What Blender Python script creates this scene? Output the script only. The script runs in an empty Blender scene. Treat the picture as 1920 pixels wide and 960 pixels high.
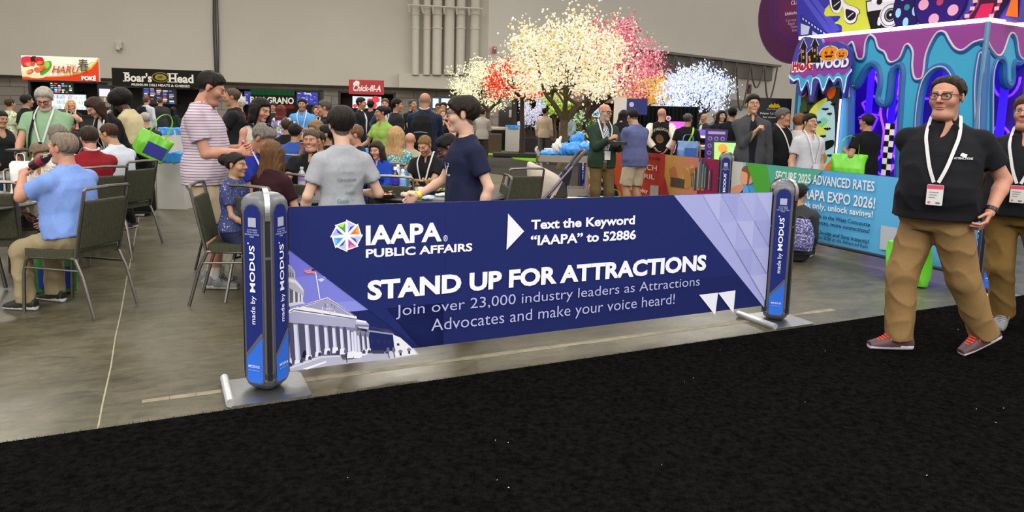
import bpy, bmesh, math, random
import numpy as np
from mathutils import Vector, Matrix, Euler

R_ = math.radians
random.seed(7)
RNG = np.random.default_rng(11)
SC = bpy.context.scene
COL = SC.collection

# ------------------------------------------------------------------ camera, sky, lamps, exposure
F_PX, CX, CY, EYE = 1350.0, 960.0, 393.0, 1.5
PITCH = math.atan(178 / 1350.0)
cam_data = bpy.data.cameras.new('camera')
cam = bpy.data.objects.new('camera', cam_data)
COL.objects.link(cam)
cam_data.sensor_fit = 'HORIZONTAL'
cam_data.sensor_width = 36.0
cam_data.lens = 36.0 * F_PX / 1920.0
cam_data.shift_y = -(480.0 - CY) / 1920.0
cam_data.clip_start, cam_data.clip_end = 0.05, 200
CAM_R = Matrix.Rotation(R_(90) - PITCH, 3, 'X') @ Matrix.Rotation(R_(1.51), 3, 'Z')
cam.matrix_world = Matrix.Translation((0, 0, EYE)) @ CAM_R.to_4x4()
SC.camera = cam

SC.view_settings.view_transform = 'Standard'
SC.view_settings.look = 'None'
SC.view_settings.exposure = -0.12
SC.view_settings.gamma = 1.0
SC.view_settings.use_curve_mapping = False

world = bpy.data.worlds.new('hall_light')
SC.world = world
world.use_nodes = True
bg = world.node_tree.nodes['Background']
bg.inputs['Color'].default_value = (1.0, 0.965, 0.90, 1)
bg.inputs['Strength'].default_value = 0.95


def area_lamp(name, loc, size, power, color=(1, .96, .89), rot=(0, 0, 0), size_y=None):
	l = bpy.data.lights.new(name, 'AREA')
	l.energy = power
	l.color = color
	l.size = size
	if size_y:
		l.shape = 'RECTANGLE'
		l.size_y = size_y
	o = bpy.data.objects.new(name, l)
	o.location = loc
	o.rotation_euler = rot
	COL.objects.link(o)
	return o


# high bay lamps of the hall, all above the frame
for lx, ly, pw in [(-10, -13, 1500), (0, -13, 1500), (10, -13, 1500), (-9, -5, 900), (1, -5, 900), (10, -5, 900), (-9, 4, 260), (0, 3, 260), (9, 4, 260),
				   (-13, 14, 520), (-3, 13, 520), (7, 13, 520), (17, 15, 520), (-16, 24, 1100), (-4, 25, 1100), (8, 26, 1100), (20, 30, 1300)]:
	area_lamp('high_bay_lamp', (lx, ly, 9.5), 3.2, pw)


def ray(px, py):
	return CAM_R @ Vector(((px - CX) / F_PX, -(py - CY) / F_PX, -1.0))


def ground(px, py, z=0.0):
	d = ray(px, py)
	t = (z - EYE) / d.z
	return Vector((0, 0, EYE)) + d * t


def at(px, py, y):
	d = ray(px, py)
	return Vector((0, 0, EYE)) + d * (y / d.y)


# ------------------------------------------------------------------ colours and materials
def lin(c):
	if isinstance(c, str):
		c = c.lstrip('#')
		c = tuple(int(c[i:i + 2], 16) / 255 for i in (0, 2, 4))
	return tuple((x / 12.92) if x <= .04045 else ((x + .055) / 1.055) ** 2.4 for x in c[:3])


MATS = {}


def mat(name, color, rough=.6, metal=0.0, noise=0.08, nscale=30.0, bump=0.0, bscale=200.0, emit=0.0, spec=.5, attr=False,
		trans=0.0, coat=0.0, sheen=0.0, stretch=None):
	"""procedural principled material; attr=True takes its colour from the vertex colours"""
	if name in MATS:
		return MATS[name]
	m = bpy.data.materials.new(name)
	m.use_nodes = True
	nt = m.node_tree
	b = nt.nodes['Principled BSDF']
	L = nt.links.new
	b.inputs['Roughness'].default_value = rough
	b.inputs['Metallic'].default_value = metal
	b.inputs['Specular IOR Level'].default_value = spec
	if trans:
		b.inputs['Transmission Weight'].default_value = trans
	if coat:
		b.inputs['Coat Weight'].default_value = coat
	if sheen:
		b.inputs['Sheen Weight'].default_value = sheen
	tc = nt.nodes.new('ShaderNodeTexCoord')
	src = tc.outputs['Object']
	if stretch:
		mp = nt.nodes.new('ShaderNodeMapping')
		mp.inputs['Scale'].default_value = stretch
		L(src, mp.inputs['Vector'])
		src = mp.outputs['Vector']
	base = None
	if attr:
		a = nt.nodes.new('ShaderNodeVertexColor')
		a.layer_name = 'Col'
		base = a.outputs['Color']
	else:
		rgb = nt.nodes.new('ShaderNodeRGB')
		rgb.outputs[0].default_value = (*lin(color), 1)
		base = rgb.outputs[0]
	if noise:
		n = nt.nodes.new('ShaderNodeTexNoise')
		n.inputs['Scale'].default_value = nscale
		n.inputs['Detail'].default_value = 3
		L(src, n.inputs['Vector'])
		mr = nt.nodes.new('ShaderNodeMapRange')
		mr.inputs['From Min'].default_value = .25
		mr.inputs['From Max'].default_value = .75
		mr.inputs['To Min'].default_value = 1 - noise
		mr.inputs['To Max'].default_value = 1 + noise
		L(n.outputs['Fac'], mr.inputs['Value'])
		mx = nt.nodes.new('ShaderNodeVectorMath')
		mx.operation = 'SCALE'
		L(base, mx.inputs[0])
		L(mr.outputs['Result'], mx.inputs['Scale'])
		base = mx.outputs['Vector']
	L(base, b.inputs['Base Color'])
	if emit:
		L(base, b.inputs['Emission Color'])
		b.inputs['Emission Strength'].default_value = emit
	if bump:
		n2 = nt.nodes.new('ShaderNodeTexNoise')
		n2.inputs['Scale'].default_value = bscale
		n2.inputs['Detail'].default_value = 4
		L(src, n2.inputs['Vector'])
		bp = nt.nodes.new('ShaderNodeBump')
		bp.inputs['Strength'].default_value = bump
		bp.inputs['Distance'].default_value = .01
		L(n2.outputs['Fac'], bp.inputs['Height'])
		L(bp.outputs['Normal'], b.inputs['Normal'])
	MATS[name] = m
	return m


def fabric(color, rough=.85):
	return mat('fabric_' + color.lstrip('#'), color, rough, noise=.07, nscale=60, bump=.15, bscale=350, spec=.2)


def plastic(color, rough=.4):
	return mat('plastic_' + color.lstrip('#'), color, rough, noise=.03, nscale=12)


def metal(color, rough=.3):
	return mat('metal_' + color.lstrip('#'), color, rough, metal=1.0, noise=.08, nscale=40)


def glow(color, strength):
	return mat('lit_%s_%d' % (color.lstrip('#'), int(strength * 10)), color, .5, noise=.02, emit=strength)


PRINT = mat('printed_graphic', '#ffffff', .5, noise=.0, attr=True, spec=.12)
PRINT_MATTE = mat('printed_fabric', '#ffffff', .8, noise=.03, attr=True, spec=.2)
SCREEN = mat('lit_screen', '#ffffff', .3, noise=.0, attr=True, emit=1.0)
VCOL = mat('painted_by_part', '#ffffff', .6, noise=.04, attr=True)


# ------------------------------------------------------------------ linking, tagging
def link(o, parent=None):
	COL.objects.link(o)
	if parent is not None:
		o.parent = parent
	return o


def thing(name, label, cat, loc=(0, 0, 0), rz=0.0, group=None):
	o = bpy.data.objects.new(name, None)
	o.empty_display_size = .1
	o.location = loc
	o.rotation_euler = (0, 0, rz)
	o['label'] = label
	o['category'] = cat
	if group:
		o['group'] = group
	return link(o)


def tag(o, label, cat, group=None, kind=None):
	o['label'] = label
	o['category'] = cat
	if group:
		o['group'] = group
	if kind:
		o['kind'] = kind
	return o


def mesh_obj(name, verts, faces, material, parent=None, smooth=False, colors=None, kind=None):
	me = bpy.data.meshes.new(name)
	if isinstance(verts, np.ndarray) and isinstance(faces, np.ndarray):
		nv, nf, k = len(verts), len(faces), faces.shape[1]
		me.vertices.add(nv)
		me.vertices.foreach_set('co', verts.astype(np.float32).ravel())
		me.loops.add(nf * k)
		me.loops.foreach_set('vertex_index', faces.astype(np.int32).ravel())
		me.polygons.add(nf)
		me.polygons.foreach_set('loop_start', np.arange(0, nf * k, k, dtype=np.int32))
		me.polygons.foreach_set('loop_total', np.full(nf, k, dtype=np.int32))
		me.update(calc_edges=True)
	else:
		me.from_pydata([tuple(v) for v in verts], [], [tuple(f) for f in faces])
	if smooth:
		me.polygons.foreach_set('use_smooth', np.ones(len(me.polygons), dtype=bool))
	if colors is not None:
		ca = me.color_attributes.new('Col', 'FLOAT_COLOR', 'POINT')
		c = np.ones((len(me.vertices), 4), dtype=np.float32)
		c[:, :3] = colors
		ca.data.foreach_set('color', c.ravel())
	me.materials.append(material)
	o = bpy.data.objects.new(name, me)
	if kind:
		o['kind'] = kind
	return link(o, parent)


# ------------------------------------------------------------------ polygon builder
class MB:
	"""collects boxes, tubes, lathes ... into one mesh; each shape may carry its own vertex colour"""

	def __init__(self):
		self.v, self.f, self.c = [], [], []
		self.col = (1, 1, 1)

	def color(self, c):
		self.col = lin(c)
		return self

	def add(self, vs, fs, M=None):
		n = len(self.v)
		for p in vs:
			p = Vector(p)
			self.v.append(tuple(M @ p) if M is not None else tuple(p))
			self.c.append(self.col)
		for f in fs:
			self.f.append(tuple(i + n for i in f))
		return self

	def box(self, c, s, M=None, bev=0.0, rz=0.0, rx=0.0, ry=0.0):
		bm = bmesh.new()
		bmesh.ops.create_cube(bm, size=1)
		bmesh.ops.scale(bm, vec=s, verts=bm.verts)
		if bev:
			bmesh.ops.bevel(bm, geom=list(bm.edges), offset=bev, segments=2, affect='EDGES', profile=.6)
		T = Matrix.Translation(c) @ Euler((rx, ry, rz)).to_matrix().to_4x4()
		if M is not None:
			T = M @ T
		bm.verts.ensure_lookup_table()
		self.add([v.co for v in bm.verts], [[v.index for v in f.verts] for f in bm.faces], T)
		bm.free()
		return self

	def tube(self, pts, r, n=8, closed=False, M=None, flat=1.0):
		"""round tube along pts; r a number or a list; flat < 1 squashes it"""
		P = [Vector(p) for p in pts]
		m = len(P)
		rs = r if isinstance(r, (list, tuple)) else [r] * m
		vs, fs = [], []
		up = None
		for i in range(m):
			if closed:
				t = P[(i + 1) % m] - P[i - 1]
			else:
				t = P[min(i + 1, m - 1)] - P[max(i - 1, 0)]
			if t.length < 1e-9:
				t = Vector((0, 0, 1))
			t.normalize()
			if up is None:
				a = Vector((0, 0, 1)) if abs(t.z) < .9 else Vector((1, 0, 0))
				up = (a - t * a.dot(t)).normalized()
			else:
				up = (up - t * up.dot(t))
				up = up.normalized() if up.length > 1e-6 else Vector((1, 0, 0))
			sd = t.cross(up)
			for k in range(n):
				an = 2 * math.pi * k / n
				vs.append(P[i] + sd * (math.cos(an) * rs[i]) + up * (math.sin(an) * rs[i] * flat))
		rng = m if closed else m - 1
		for i in range(rng):
			j = (i + 1) % m
			for k in range(n):
				k2 = (k + 1) % n
				fs.append((i * n + k, i * n + k2, j * n + k2, j * n + k))
		if not closed:
			fs.append(tuple(range(n - 1, -1, -1)))
			fs.append(tuple((m - 1) * n + k for k in range(n)))
		return self.add(vs, fs, M)

	def lathe(self, prof, c=(0, 0, 0), n=20, M=None, sx=1.0, sy=1.0, caps=True):
		vs, fs = [], []
		for r, z in prof:
			for k in range(n):
				a = 2 * math.pi * k / n
				vs.append((c[0] + r * sx * math.cos(a), c[1] + r * sy * math.sin(a), c[2] + z))
		for i in range(len(prof) - 1):
			for k in range(n):
				k2 = (k + 1) % n
				fs.append((i * n + k, i * n + k2, (i + 1) * n + k2, (i + 1) * n + k))
		if caps:
			fs.append(tuple(range(n - 1, -1, -1)))
			fs.append(tuple((len(prof) - 1) * n + k for k in range(n)))
		return self.add(vs, fs, M)

	def prism(self, poly, d0, d1, M=None):
		"""polygon in the xy plane from z=d0 to d1"""
		n = len(poly)
		vs = [(x, y, d0) for x, y in poly] + [(x, y, d1) for x, y in poly]
		fs = [tuple(range(n - 1, -1, -1)), tuple(range(n, 2 * n))]
		for k in range(n):
			k2 = (k + 1) % n
			fs.append((k, k2, n + k2, n + k))
		return self.add(vs, fs, M)

	def build(self, name, material, parent=None, smooth=False, kind=None, colors=False):
		o = mesh_obj(name, self.v, self.f, material, parent, smooth, np.array(self.c) if colors else None, kind)
		if smooth:
			try:
				o.data.set_sharp_from_angle(angle=R_(40))
			except Exception:
				pass
		return o


def rounded_rect(w, h, r, n=5, cx=0.0, cy=0.0):
	pts = []
	for sx, sy, a0 in ((1, 1, 0), (-1, 1, 90), (-1, -1, 180), (1, -1, 270)):
		for k in range(n + 1):
			a = R_(a0 + 90 * k / n)
			pts.append((cx + sx * (w / 2 - r) + r * math.cos(a), cy + sy * (h / 2 - r) + r * math.sin(a)))
	return pts


def circle(cx, cy, r, n=24, ry=None):
	ry = ry or r
	return [(cx + r * math.cos(2 * math.pi * k / n), cy + ry * math.sin(2 * math.pi * k / n)) for k in range(n)]


def smooth_closed(pts, n=6):
	"""Catmull-Rom through a closed ring of 2D points"""
	out = []
	m = len(pts)
	for i in range(m):
		p0, p1, p2, p3 = (Vector(pts[(i + k - 1) % m]) for k in range(4))
		for k in range(n):
			t = k / n
			out.append(tuple(.5 * ((2 * p1) + (-p0 + p2) * t + (2 * p0 - 5 * p1 + 4 * p2 - p3) * t * t + (-p0 + 3 * p1 - 3 * p2 + p3) * t ** 3)))
	return out


def smooth_open(pts, n=6):
	out = []
	P = [Vector(p) for p in pts]
	m = len(P)
	for i in range(m - 1):
		p0, p1, p2, p3 = P[max(i - 1, 0)], P[i], P[i + 1], P[min(i + 2, m - 1)]
		for k in range(n):
			t = k / n
			out.append(tuple(.5 * ((2 * p1) + (-p0 + p2) * t + (2 * p0 - 5 * p1 + 4 * p2 - p3) * t * t + (-p0 + 3 * p1 - 3 * p2 + p3) * t ** 3)))
	out.append(tuple(P[-1]))
	return out


def curve_mesh(curve):
	o = bpy.data.objects.new('tmp', curve)
	COL.objects.link(o)
	dg = bpy.context.evaluated_depsgraph_get()
	me = bpy.data.meshes.new_from_object(o.evaluated_get(dg))
	bpy.data.objects.remove(o)
	bpy.data.curves.remove(curve)
	vs = [v.co.copy() for v in me.vertices]
	fs = [tuple(p.vertices) for p in me.polygons]
	bpy.data.meshes.remove(me)
	return vs, fs


def fill_shape(loops, depth=0.0):
	"""flat (or extruded) filled outline with holes, in the xy plane, from z=0 to z=depth"""
	cu = bpy.data.curves.new('tmp', 'CURVE')
	cu.dimensions = '2D'
	cu.fill_mode = 'BOTH'
	cu.extrude = depth / 2
	for lp in loops:
		sp = cu.splines.new('POLY')
		sp.points.add(len(lp) - 1)
		for q, p in zip(sp.points, lp):
			q.co = (p[0], p[1], 0, 1)
		sp.use_cyclic_u = True
	vs, fs = curve_mesh(cu)
	return [Vector((v.x, v.y, v.z + depth / 2)) for v in vs], fs


TEXT_CACHE = {}


def text_shape(s, size=1.0, bold=0.0, align='LEFT', shear=0.0, spacing=1.0, res=3):
	key = (s, bold, shear, spacing, res)
	if key not in TEXT_CACHE:
		cu = bpy.data.curves.new('tmp', 'FONT')
		cu.body = s
		cu.size = 1.0
		cu.offset = bold
		cu.shear = shear
		cu.space_character = spacing
		cu.resolution_u = res
		cu.fill_mode = 'FRONT'
		TEXT_CACHE[key] = curve_mesh(cu)
	vs, fs = TEXT_CACHE[key]
	if not vs:
		return [], [], 0
	x0 = min(v.x for v in vs)
	x1 = max(v.x for v in vs)
	w = (x1 - x0) * size
	off = {'LEFT': 0, 'CENTER': -w / 2, 'RIGHT': -w}[align]
	return [Vector(((v.x - x0) * size + off, v.y * size, 0)) for v in vs], fs, w


class Art:
	"""a flat printed picture: coloured polygons in thin layers on a plane (u right, v up, n out of the face)"""

	def __init__(self, origin, u, v, layer=.0006):
		self.o, self.u, self.v = Vector(origin), Vector(u).normalized(), Vector(v).normalized()
		self.n = self.u.cross(self.v).normalized()
		self.mb = MB()
		self.k = 0
		self.layer = layer

	def _put(self, pts2, faces, col, z=None):
		if z is None:
			self.k += 1
			z = self.k * self.layer
		self.mb.color(col)
		self.mb.add([self.o + self.u * p[0] + self.v * p[1] + self.n * z for p in pts2], faces)

	def poly(self, pts, col, same=False):
		if same:
			self.k -= 1
		if len(pts) <= 4:
			self._put(pts, [tuple(range(len(pts)))], col)
		else:
			vs, fs = fill_shape([pts])
			fs2 = [tuple(f) for f in fs]
			self._put([(p.x, p.y) for p in vs], fs2, col)
		return self

	def rect(self, x, y, w, h, col, same=False):
		return self.poly([(x, y), (x + w, y), (x + w, y + h), (x, y + h)], col, same)

	def shape(self, loops, col):
		vs, fs = fill_shape(loops)
		self._put([(p.x, p.y) for p in vs], fs, col)
		return self

	def line(self, pts, w, col, same=False):
		if same:
			self.k -= 1
		P = [Vector((p[0], p[1])) for p in pts]
		a, b = [], []
		for i in range(len(P)):
			t = (P[min(i + 1, len(P) - 1)] - P[max(i - 1, 0)]).normalized()
			n = Vector((-t.y, t.x)) * (w / 2)
			a.append(P[i] + n)
			b.append(P[i] - n)
		m = len(P)
		self._put(a + b, [(i, i + 1, m + i + 1, m + i) for i in range(m - 1)], col)
		return self

	def text(self, s, x, y, size, col, bold=0.0, align='LEFT', width=None, shear=0.0, rot=0.0, spacing=1.0, res=3, sy=1.0):
		vs, fs, w = text_shape(s, size, bold, 'LEFT', shear, spacing, res)
		if not vs:
			return self
		k = (width / w) if width else 1.0
		w *= k
		off = {'LEFT': 0, 'CENTER': -w / 2, 'RIGHT': -w}[align]
		c, sn = math.cos(rot), math.sin(rot)
		pts = []
		for p in vs:
			px, py = p.x * k + off, p.y * sy
			pts.append((x + px * c - py * sn, y + px * sn + py * c))
		self._put(pts, fs, col)
		return self

	def build(self, name, material=None, parent=None):
		return self.mb.build(name, material or PRINT, parent, colors=True)


def basis(u, v):
	n = Vector(u).cross(Vector(v))
	return Matrix((u, v, n)).transposed()

# ------------------------------------------------------------------ the hall
AX = R_(26)                                   # the hall's grid runs 26 degrees off the view
GD = Vector((math.cos(AX), math.sin(AX), 0))  # along the banner and the carpet edge
GN = Vector((math.sin(AX), -math.cos(AX), 0)) # towards the carpet aisle
UP = Vector((0, 0, 1))


def concrete():
	m = bpy.data.materials.new('polished_concrete')
	m.use_nodes = True
	nt = m.node_tree
	L = nt.links.new
	b = nt.nodes['Principled BSDF']
	tc = nt.nodes.new('ShaderNodeTexCoord')
	mp = nt.nodes.new('ShaderNodeMapping')
	mp.inputs['Rotation'].default_value = (0, 0, -AX)
	L(tc.outputs['Object'], mp.inputs['Vector'])

	def noise(scale, det, rough=.6, stretch=(1, 1, 1), dist=0.0):
		m2 = nt.nodes.new('ShaderNodeMapping')
		m2.inputs['Scale'].default_value = stretch
		L(mp.outputs['Vector'], m2.inputs['Vector'])
		n = nt.nodes.new('ShaderNodeTexNoise')
		n.inputs['Scale'].default_value = scale
		n.inputs['Detail'].default_value = det
		n.inputs['Roughness'].default_value = rough
		n.inputs['Distortion'].default_value = dist
		L(m2.outputs['Vector'], n.inputs['Vector'])
		return n.outputs['Fac']

	def ramp(fac, stops):
		r = nt.nodes.new('ShaderNodeValToRGB')
		e = r.color_ramp.elements
		e[0].position, e[0].color = stops[0][0], (*lin(stops[0][1]), 1)
		e[1].position, e[1].color = stops[-1][0], (*lin(stops[-1][1]), 1)
		for p, c in stops[1:-1]:
			q = e.new(p)
			q.color = (*lin(c), 1)
		L(fac, r.inputs['Fac'])
		return r.outputs['Color']

	def mix(a, c, fac, mode='MIX'):
		x = nt.nodes.new('ShaderNodeMix')
		x.data_type = 'RGBA'
		x.blend_type = mode
		if isinstance(fac, float):
			x.inputs[0].default_value = fac
		else:
			L(fac, x.inputs[0])
		L(a, x.inputs[6])
		L(c, x.inputs[7])
		return x.outputs[2]

	big = ramp(noise(.9, 5, .62, (1, 1.5, 1), .6), [(.30, '#45412f'), (.48, '#5a5543'), (.70, '#6c6653')])
	mid = ramp(noise(3.5, 8, .72, (1, 2.2, 1), 1.2), [(.38, '#3b3628'), (.5, '#5a5543'), (.60, '#6c6653')])
	col = mix(big, mid, .5)
	fine = ramp(noise(11.0, 9, .78, (1, 2.6, 1), 2.0), [(.34, '#8d8775'), (.5, '#c9c5ba'), (.66, '#ffffff')])
	col = mix(col, fine, .55, 'MULTIPLY')
	spots = ramp(noise(5.0, 9, .8, (1, 2.0, 1), 1.0), [(.30, '#3e3a2e'), (.36, '#ffffff'), (1.0, '#ffffff')])
	col = mix(col, spots, .7, 'MULTIPLY')
	pale = ramp(noise(4.0, 10, .82, (1, 3.2, 1), 2.4), [(.0, '#000000'), (.63, '#000000'), (.70, '#5f5a4c')])
	col = mix(col, pale, .5, 'ADD')
	L(col, b.inputs['Base Color'])
	rr = nt.nodes.new('ShaderNodeMapRange')
	rr.inputs['To Min'].default_value = .22
	rr.inputs['To Max'].default_value = .55
	L(noise(2.5, 4), rr.inputs['Value'])
	L(rr.outputs['Result'], b.inputs['Roughness'])
	b.inputs['Specular IOR Level'].default_value = .42
	return m


mesh_obj('floor', [(-45, -6, 0), (70, -6, 0), (70, 75, 0), (-45, 75, 0)], [(0, 1, 2, 3)], concrete(), kind='structure')

# saw-cut joints in the slab, running away from the aisle, and the pale seam along the carpet
jb = MB()
g0 = Vector((-1.894, 3.178, 0))
jd = Vector((-math.sin(AX), math.cos(AX), 0))
for k in (0, 1, 2):
	p = g0 + GD * (k * 9.1 - (9.1 if k == 2 else 0)) + jd * -.3 if k < 2 else g0 - GD * 9.1 - jd * .3
	w = .008
	pts_l, pts_r = [], []
	for i in range(60):
		q = p + jd * (i * .6) + GD * random.uniform(-.006, .006)
		pts_l.append(q - GD * w / 2)
		pts_r.append(q + GD * w / 2)
	if k == 1:
		continue
	n = len(pts_l)
	jb.add([(v.x, v.y, .0012) for v in pts_l + pts_r], [(i, n + i, n + i + 1, i + 1) for i in range(n - 1)])
jb.build('trim_1', mat('joint_filler', '#8f8772', .8, noise=.25, nscale=20), kind='structure')
E0 = Vector((-2.223, 2.996, 0))              # a point of the carpet edge
sb = MB()
for i in range(40):
	a = E0 - GN * .30 + GD * (.55 + i * .125)
	w = .03 * random.uniform(.75, 1.1)
	n1 = GD * .127
	sb.add([a - GN * w, a + n1 - GN * w, a + n1 + GN * w, a + GN * w], [(0, 3, 2, 1)])
sb.v = [(x, y, .001) for x, y, z in sb.v]
sb.build('trim_2', mat('worn_seam', '#7a725f', .7, noise=.3, nscale=9), kind='structure')


def pile_mat(name, c1, c2, rough=.95):
	m = mat(name, c1, rough, noise=.0, spec=.0)
	nt = m.node_tree
	L = nt.links.new
	b = nt.nodes['Principled BSDF']
	tc = nt.nodes.new('ShaderNodeTexCoord')
	n = nt.nodes.new('ShaderNodeTexNoise')
	n.inputs['Scale'].default_value = 230
	n.inputs['Detail'].default_value = 3
	L(tc.outputs['Object'], n.inputs['Vector'])
	n3 = nt.nodes.new('ShaderNodeTexNoise')
	n3.inputs['Scale'].default_value = 34
	n3.inputs['Detail'].default_value = 5
	L(tc.outputs['Object'], n3.inputs['Vector'])
	ad = nt.nodes.new('ShaderNodeMath')
	ad.operation = 'MULTIPLY'
	L(n.outputs['Fac'], ad.inputs[0])
	L(n3.outputs['Fac'], ad.inputs[1])
	r = nt.nodes.new('ShaderNodeValToRGB')
	r.color_ramp.elements[0].position = .14
	r.color_ramp.elements[0].color = (*lin(c1), 1)
	r.color_ramp.elements[1].position = .42
	r.color_ramp.elements[1].color = (*lin(c2), 1)
	L(ad.outputs[0], r.inputs['Fac'])
	L(r.outputs['Color'], b.inputs['Base Color'])
	bp = nt.nodes.new('ShaderNodeBump')
	bp.inputs['Strength'].default_value = .9
	bp.inputs['Distance'].default_value = .012
	L(n.outputs['Fac'], bp.inputs['Height'])
	L(bp.outputs['Normal'], b.inputs['Normal'])
	return m


carpet_mat = pile_mat('black_pile', '#080808', '#1c1b1b')
cb = MB()
T = .012
c4 = [E0 - GD * 9, E0 + GD * 16, E0 + GD * 16 + GN * 9, E0 - GD * 9 + GN * 9]
cb.add([(p.x, p.y, 0.0005) for p in c4] + [(p.x, p.y, T) for p in c4],
	   [(4, 5, 6, 7), (0, 1, 5, 4), (1, 2, 6, 5), (2, 3, 7, 6), (3, 0, 4, 7)])
carpet = cb.build('carpet', carpet_mat)
tag(carpet, 'black pile aisle carpet with a frayed edge along the concrete in the foreground', 'carpet')
fb = MB()
for i in range(5200):
	s = random.uniform(-1.2, 9.0)
	p = E0 + GD * s + GN * random.uniform(-.001, .012)
	d = (-GN * random.uniform(.4, 1.0) + GD * random.uniform(-.7, .7) + UP * random.uniform(.1, 1.1)).normalized()
	ln = random.uniform(.006, .019)
	w = GD * .0012
	a = Vector((p.x, p.y, random.uniform(.002, T)))
	fb.add([a - w, a + w, a + d * ln], [(0, 1, 2)])
fr = fb.build('frayed_edge', carpet_mat, carpet)
fr['kind'] = 'stuff'
# bits of lint on the pile
lb = MB()
for i in range(45):
	p = E0 + GD * random.uniform(-.5, 7.5) + GN * random.uniform(.1, 2.6)
	s = random.uniform(.0012, .0028)
	a = random.uniform(0, 3)
	lb.box((p.x, p.y, T + .002), (s * random.uniform(1, 3), s, .002), rz=a)
lint = lb.build('lint', mat('lint_white', '#b9b6ae', .9))
tag(lint, 'white specks of lint scattered over the black carpet', 'lint', kind='stuff')

# dark aisle carpet and green turf far back under the lit trees
ac = MB()
pts = [ground(*p) for p in ((872, 318), (1000, 337), (1118, 356), (1400, 330))] + [ground(1330, 272), ground(905, 270)]
ac.prism([(p.x, p.y) for p in pts], .0005, .01)
tag(ac.build('aisle_carpet', pile_mat('charcoal_pile', '#33312e', '#55524d')),
	'dark grey aisle carpet behind the dining tables, under the glowing trees', 'carpet')
for lab, pp in (('green turf strip beside the planter of the cream lit tree', ((905, 284), (945, 284), (952, 292), (912, 291))),
				('green turf strip in front of the red lit tree base', ((945, 291), (1012, 297), (1012, 306), (965, 299)))):
	tb = MB()
	pts = [ground(*p) for p in pp]
	tb.prism([(p.x, p.y) for p in pts], .01, .025)
	tag(tb.build('turf_strip', pile_mat('turf', '#4c7a1c', '#8fc23a')), lab, 'artificial turf')

# ---- walls
wall_paint = mat('wall_paint', '#bab3a6', .8, noise=.035, nscale=.35, bump=.05, bscale=30)
WL0, WL1 = Vector((-60, 30.2, 0)), Vector((-1.55, 40.4, 0))
WD = (WL1 - WL0).normalized()
WN = Vector((WD.y, -WD.x, 0))          # towards the room
SOFF = 2.8
CEIL = 14.0


def slab(name, p, d, length, thick, z0, z1, material, kind='structure', nrm=None):
	"""vertical slab from p along d, its thickness going away from the room"""
	n = nrm if nrm is not None else Vector((d.y, -d.x, 0))
	a, b_ = p, p + d * length
	q = [a, b_, b_ - n * thick, a - n * thick]
	vs = [(v.x, v.y, z0) for v in q] + [(v.x, v.y, z1) for v in q]
	fs = [(0, 1, 5, 4), (1, 2, 6, 5), (2, 3, 7, 6), (3, 0, 4, 7), (4, 5, 6, 7), (3, 2, 1, 0)]
	return mesh_obj(name, vs, fs, material, kind=kind)


slab('wall_back', WL0, WD, (WL1 - WL0).length, .8, SOFF, CEIL, wall_paint)


def block_mat():
	m = bpy.data.materials.new('split_face_block')
	m.use_nodes = True
	nt = m.node_tree
	L = nt.links.new
	b = nt.nodes['Principled BSDF']
	b.inputs['Roughness'].default_value = .9
	tc = nt.nodes.new('ShaderNodeTexCoord')
	cx_ = nt.nodes.new('ShaderNodeMapping')
	cx_.inputs['Rotation'].default_value = (R_(90), 0, 0)
	L(tc.outputs['Object'], cx_.inputs['Vector'])
	br = nt.nodes.new('ShaderNodeTexBrick')
	br.inputs['Scale'].default_value = 1.0
	br.inputs['Brick Width'].default_value = 1.25
	br.inputs['Row Height'].default_value = .45
	br.inputs['Mortar Size'].default_value = .018
	br.inputs['Color1'].default_value = (*lin('#8b8378'), 1)
	br.inputs['Color2'].default_value = (*lin('#9b9287'), 1)
	br.inputs['Mortar'].default_value = (*lin('#6b645b'), 1)
	L(cx_.outputs['Vector'], br.inputs['Vector'])
	n = nt.nodes.new('ShaderNodeTexNoise')
	n.inputs['Scale'].default_value = 9
	n.inputs['Detail'].default_value = 6
	L(tc.outputs['Object'], n.inputs['Vector'])
	mx = nt.nodes.new('ShaderNodeMix')
	mx.data_type = 'RGBA'
	mx.blend_type = 'MULTIPLY'
	mx.inputs[0].default_value = .35
	L(br.outputs['Color'], mx.inputs[6])
	L(n.outputs['Color'], mx.inputs[7])
	L(mx.outputs[2], b.inputs['Base Color'])
	bp = nt.nodes.new('ShaderNodeBump')
	bp.inputs['Strength'].default_value = .6
	bp.inputs['Distance'].default_value = .04
	L(n.outputs['Fac'], bp.inputs['Height'])
	L(bp.outputs['Normal'], b.inputs['Normal'])
	return m


BLOCK = block_mat()
slab('wall_base', WL0 - WN * .75, WD, (WL1 - WL0).length, .3, 0, SOFF + .01, BLOCK)
# right wall, turning away
WR0 = WL1.copy()
ra = R_(40)
RD = Vector((math.cos(ra), math.sin(ra), 0))
slab('wall_right', WR0, RD, 95, .4, 0, CEIL, mat('wall_paint_right', '#cbc5ba', .8, noise=.03, nscale=.35))
# a grey painted band of block at the foot of the turning wall
slab('trim_3', WR0 + Vector((RD.y, -RD.x, 0)) * .06, RD, 12, .05, 0, 3.0, BLOCK)


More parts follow.
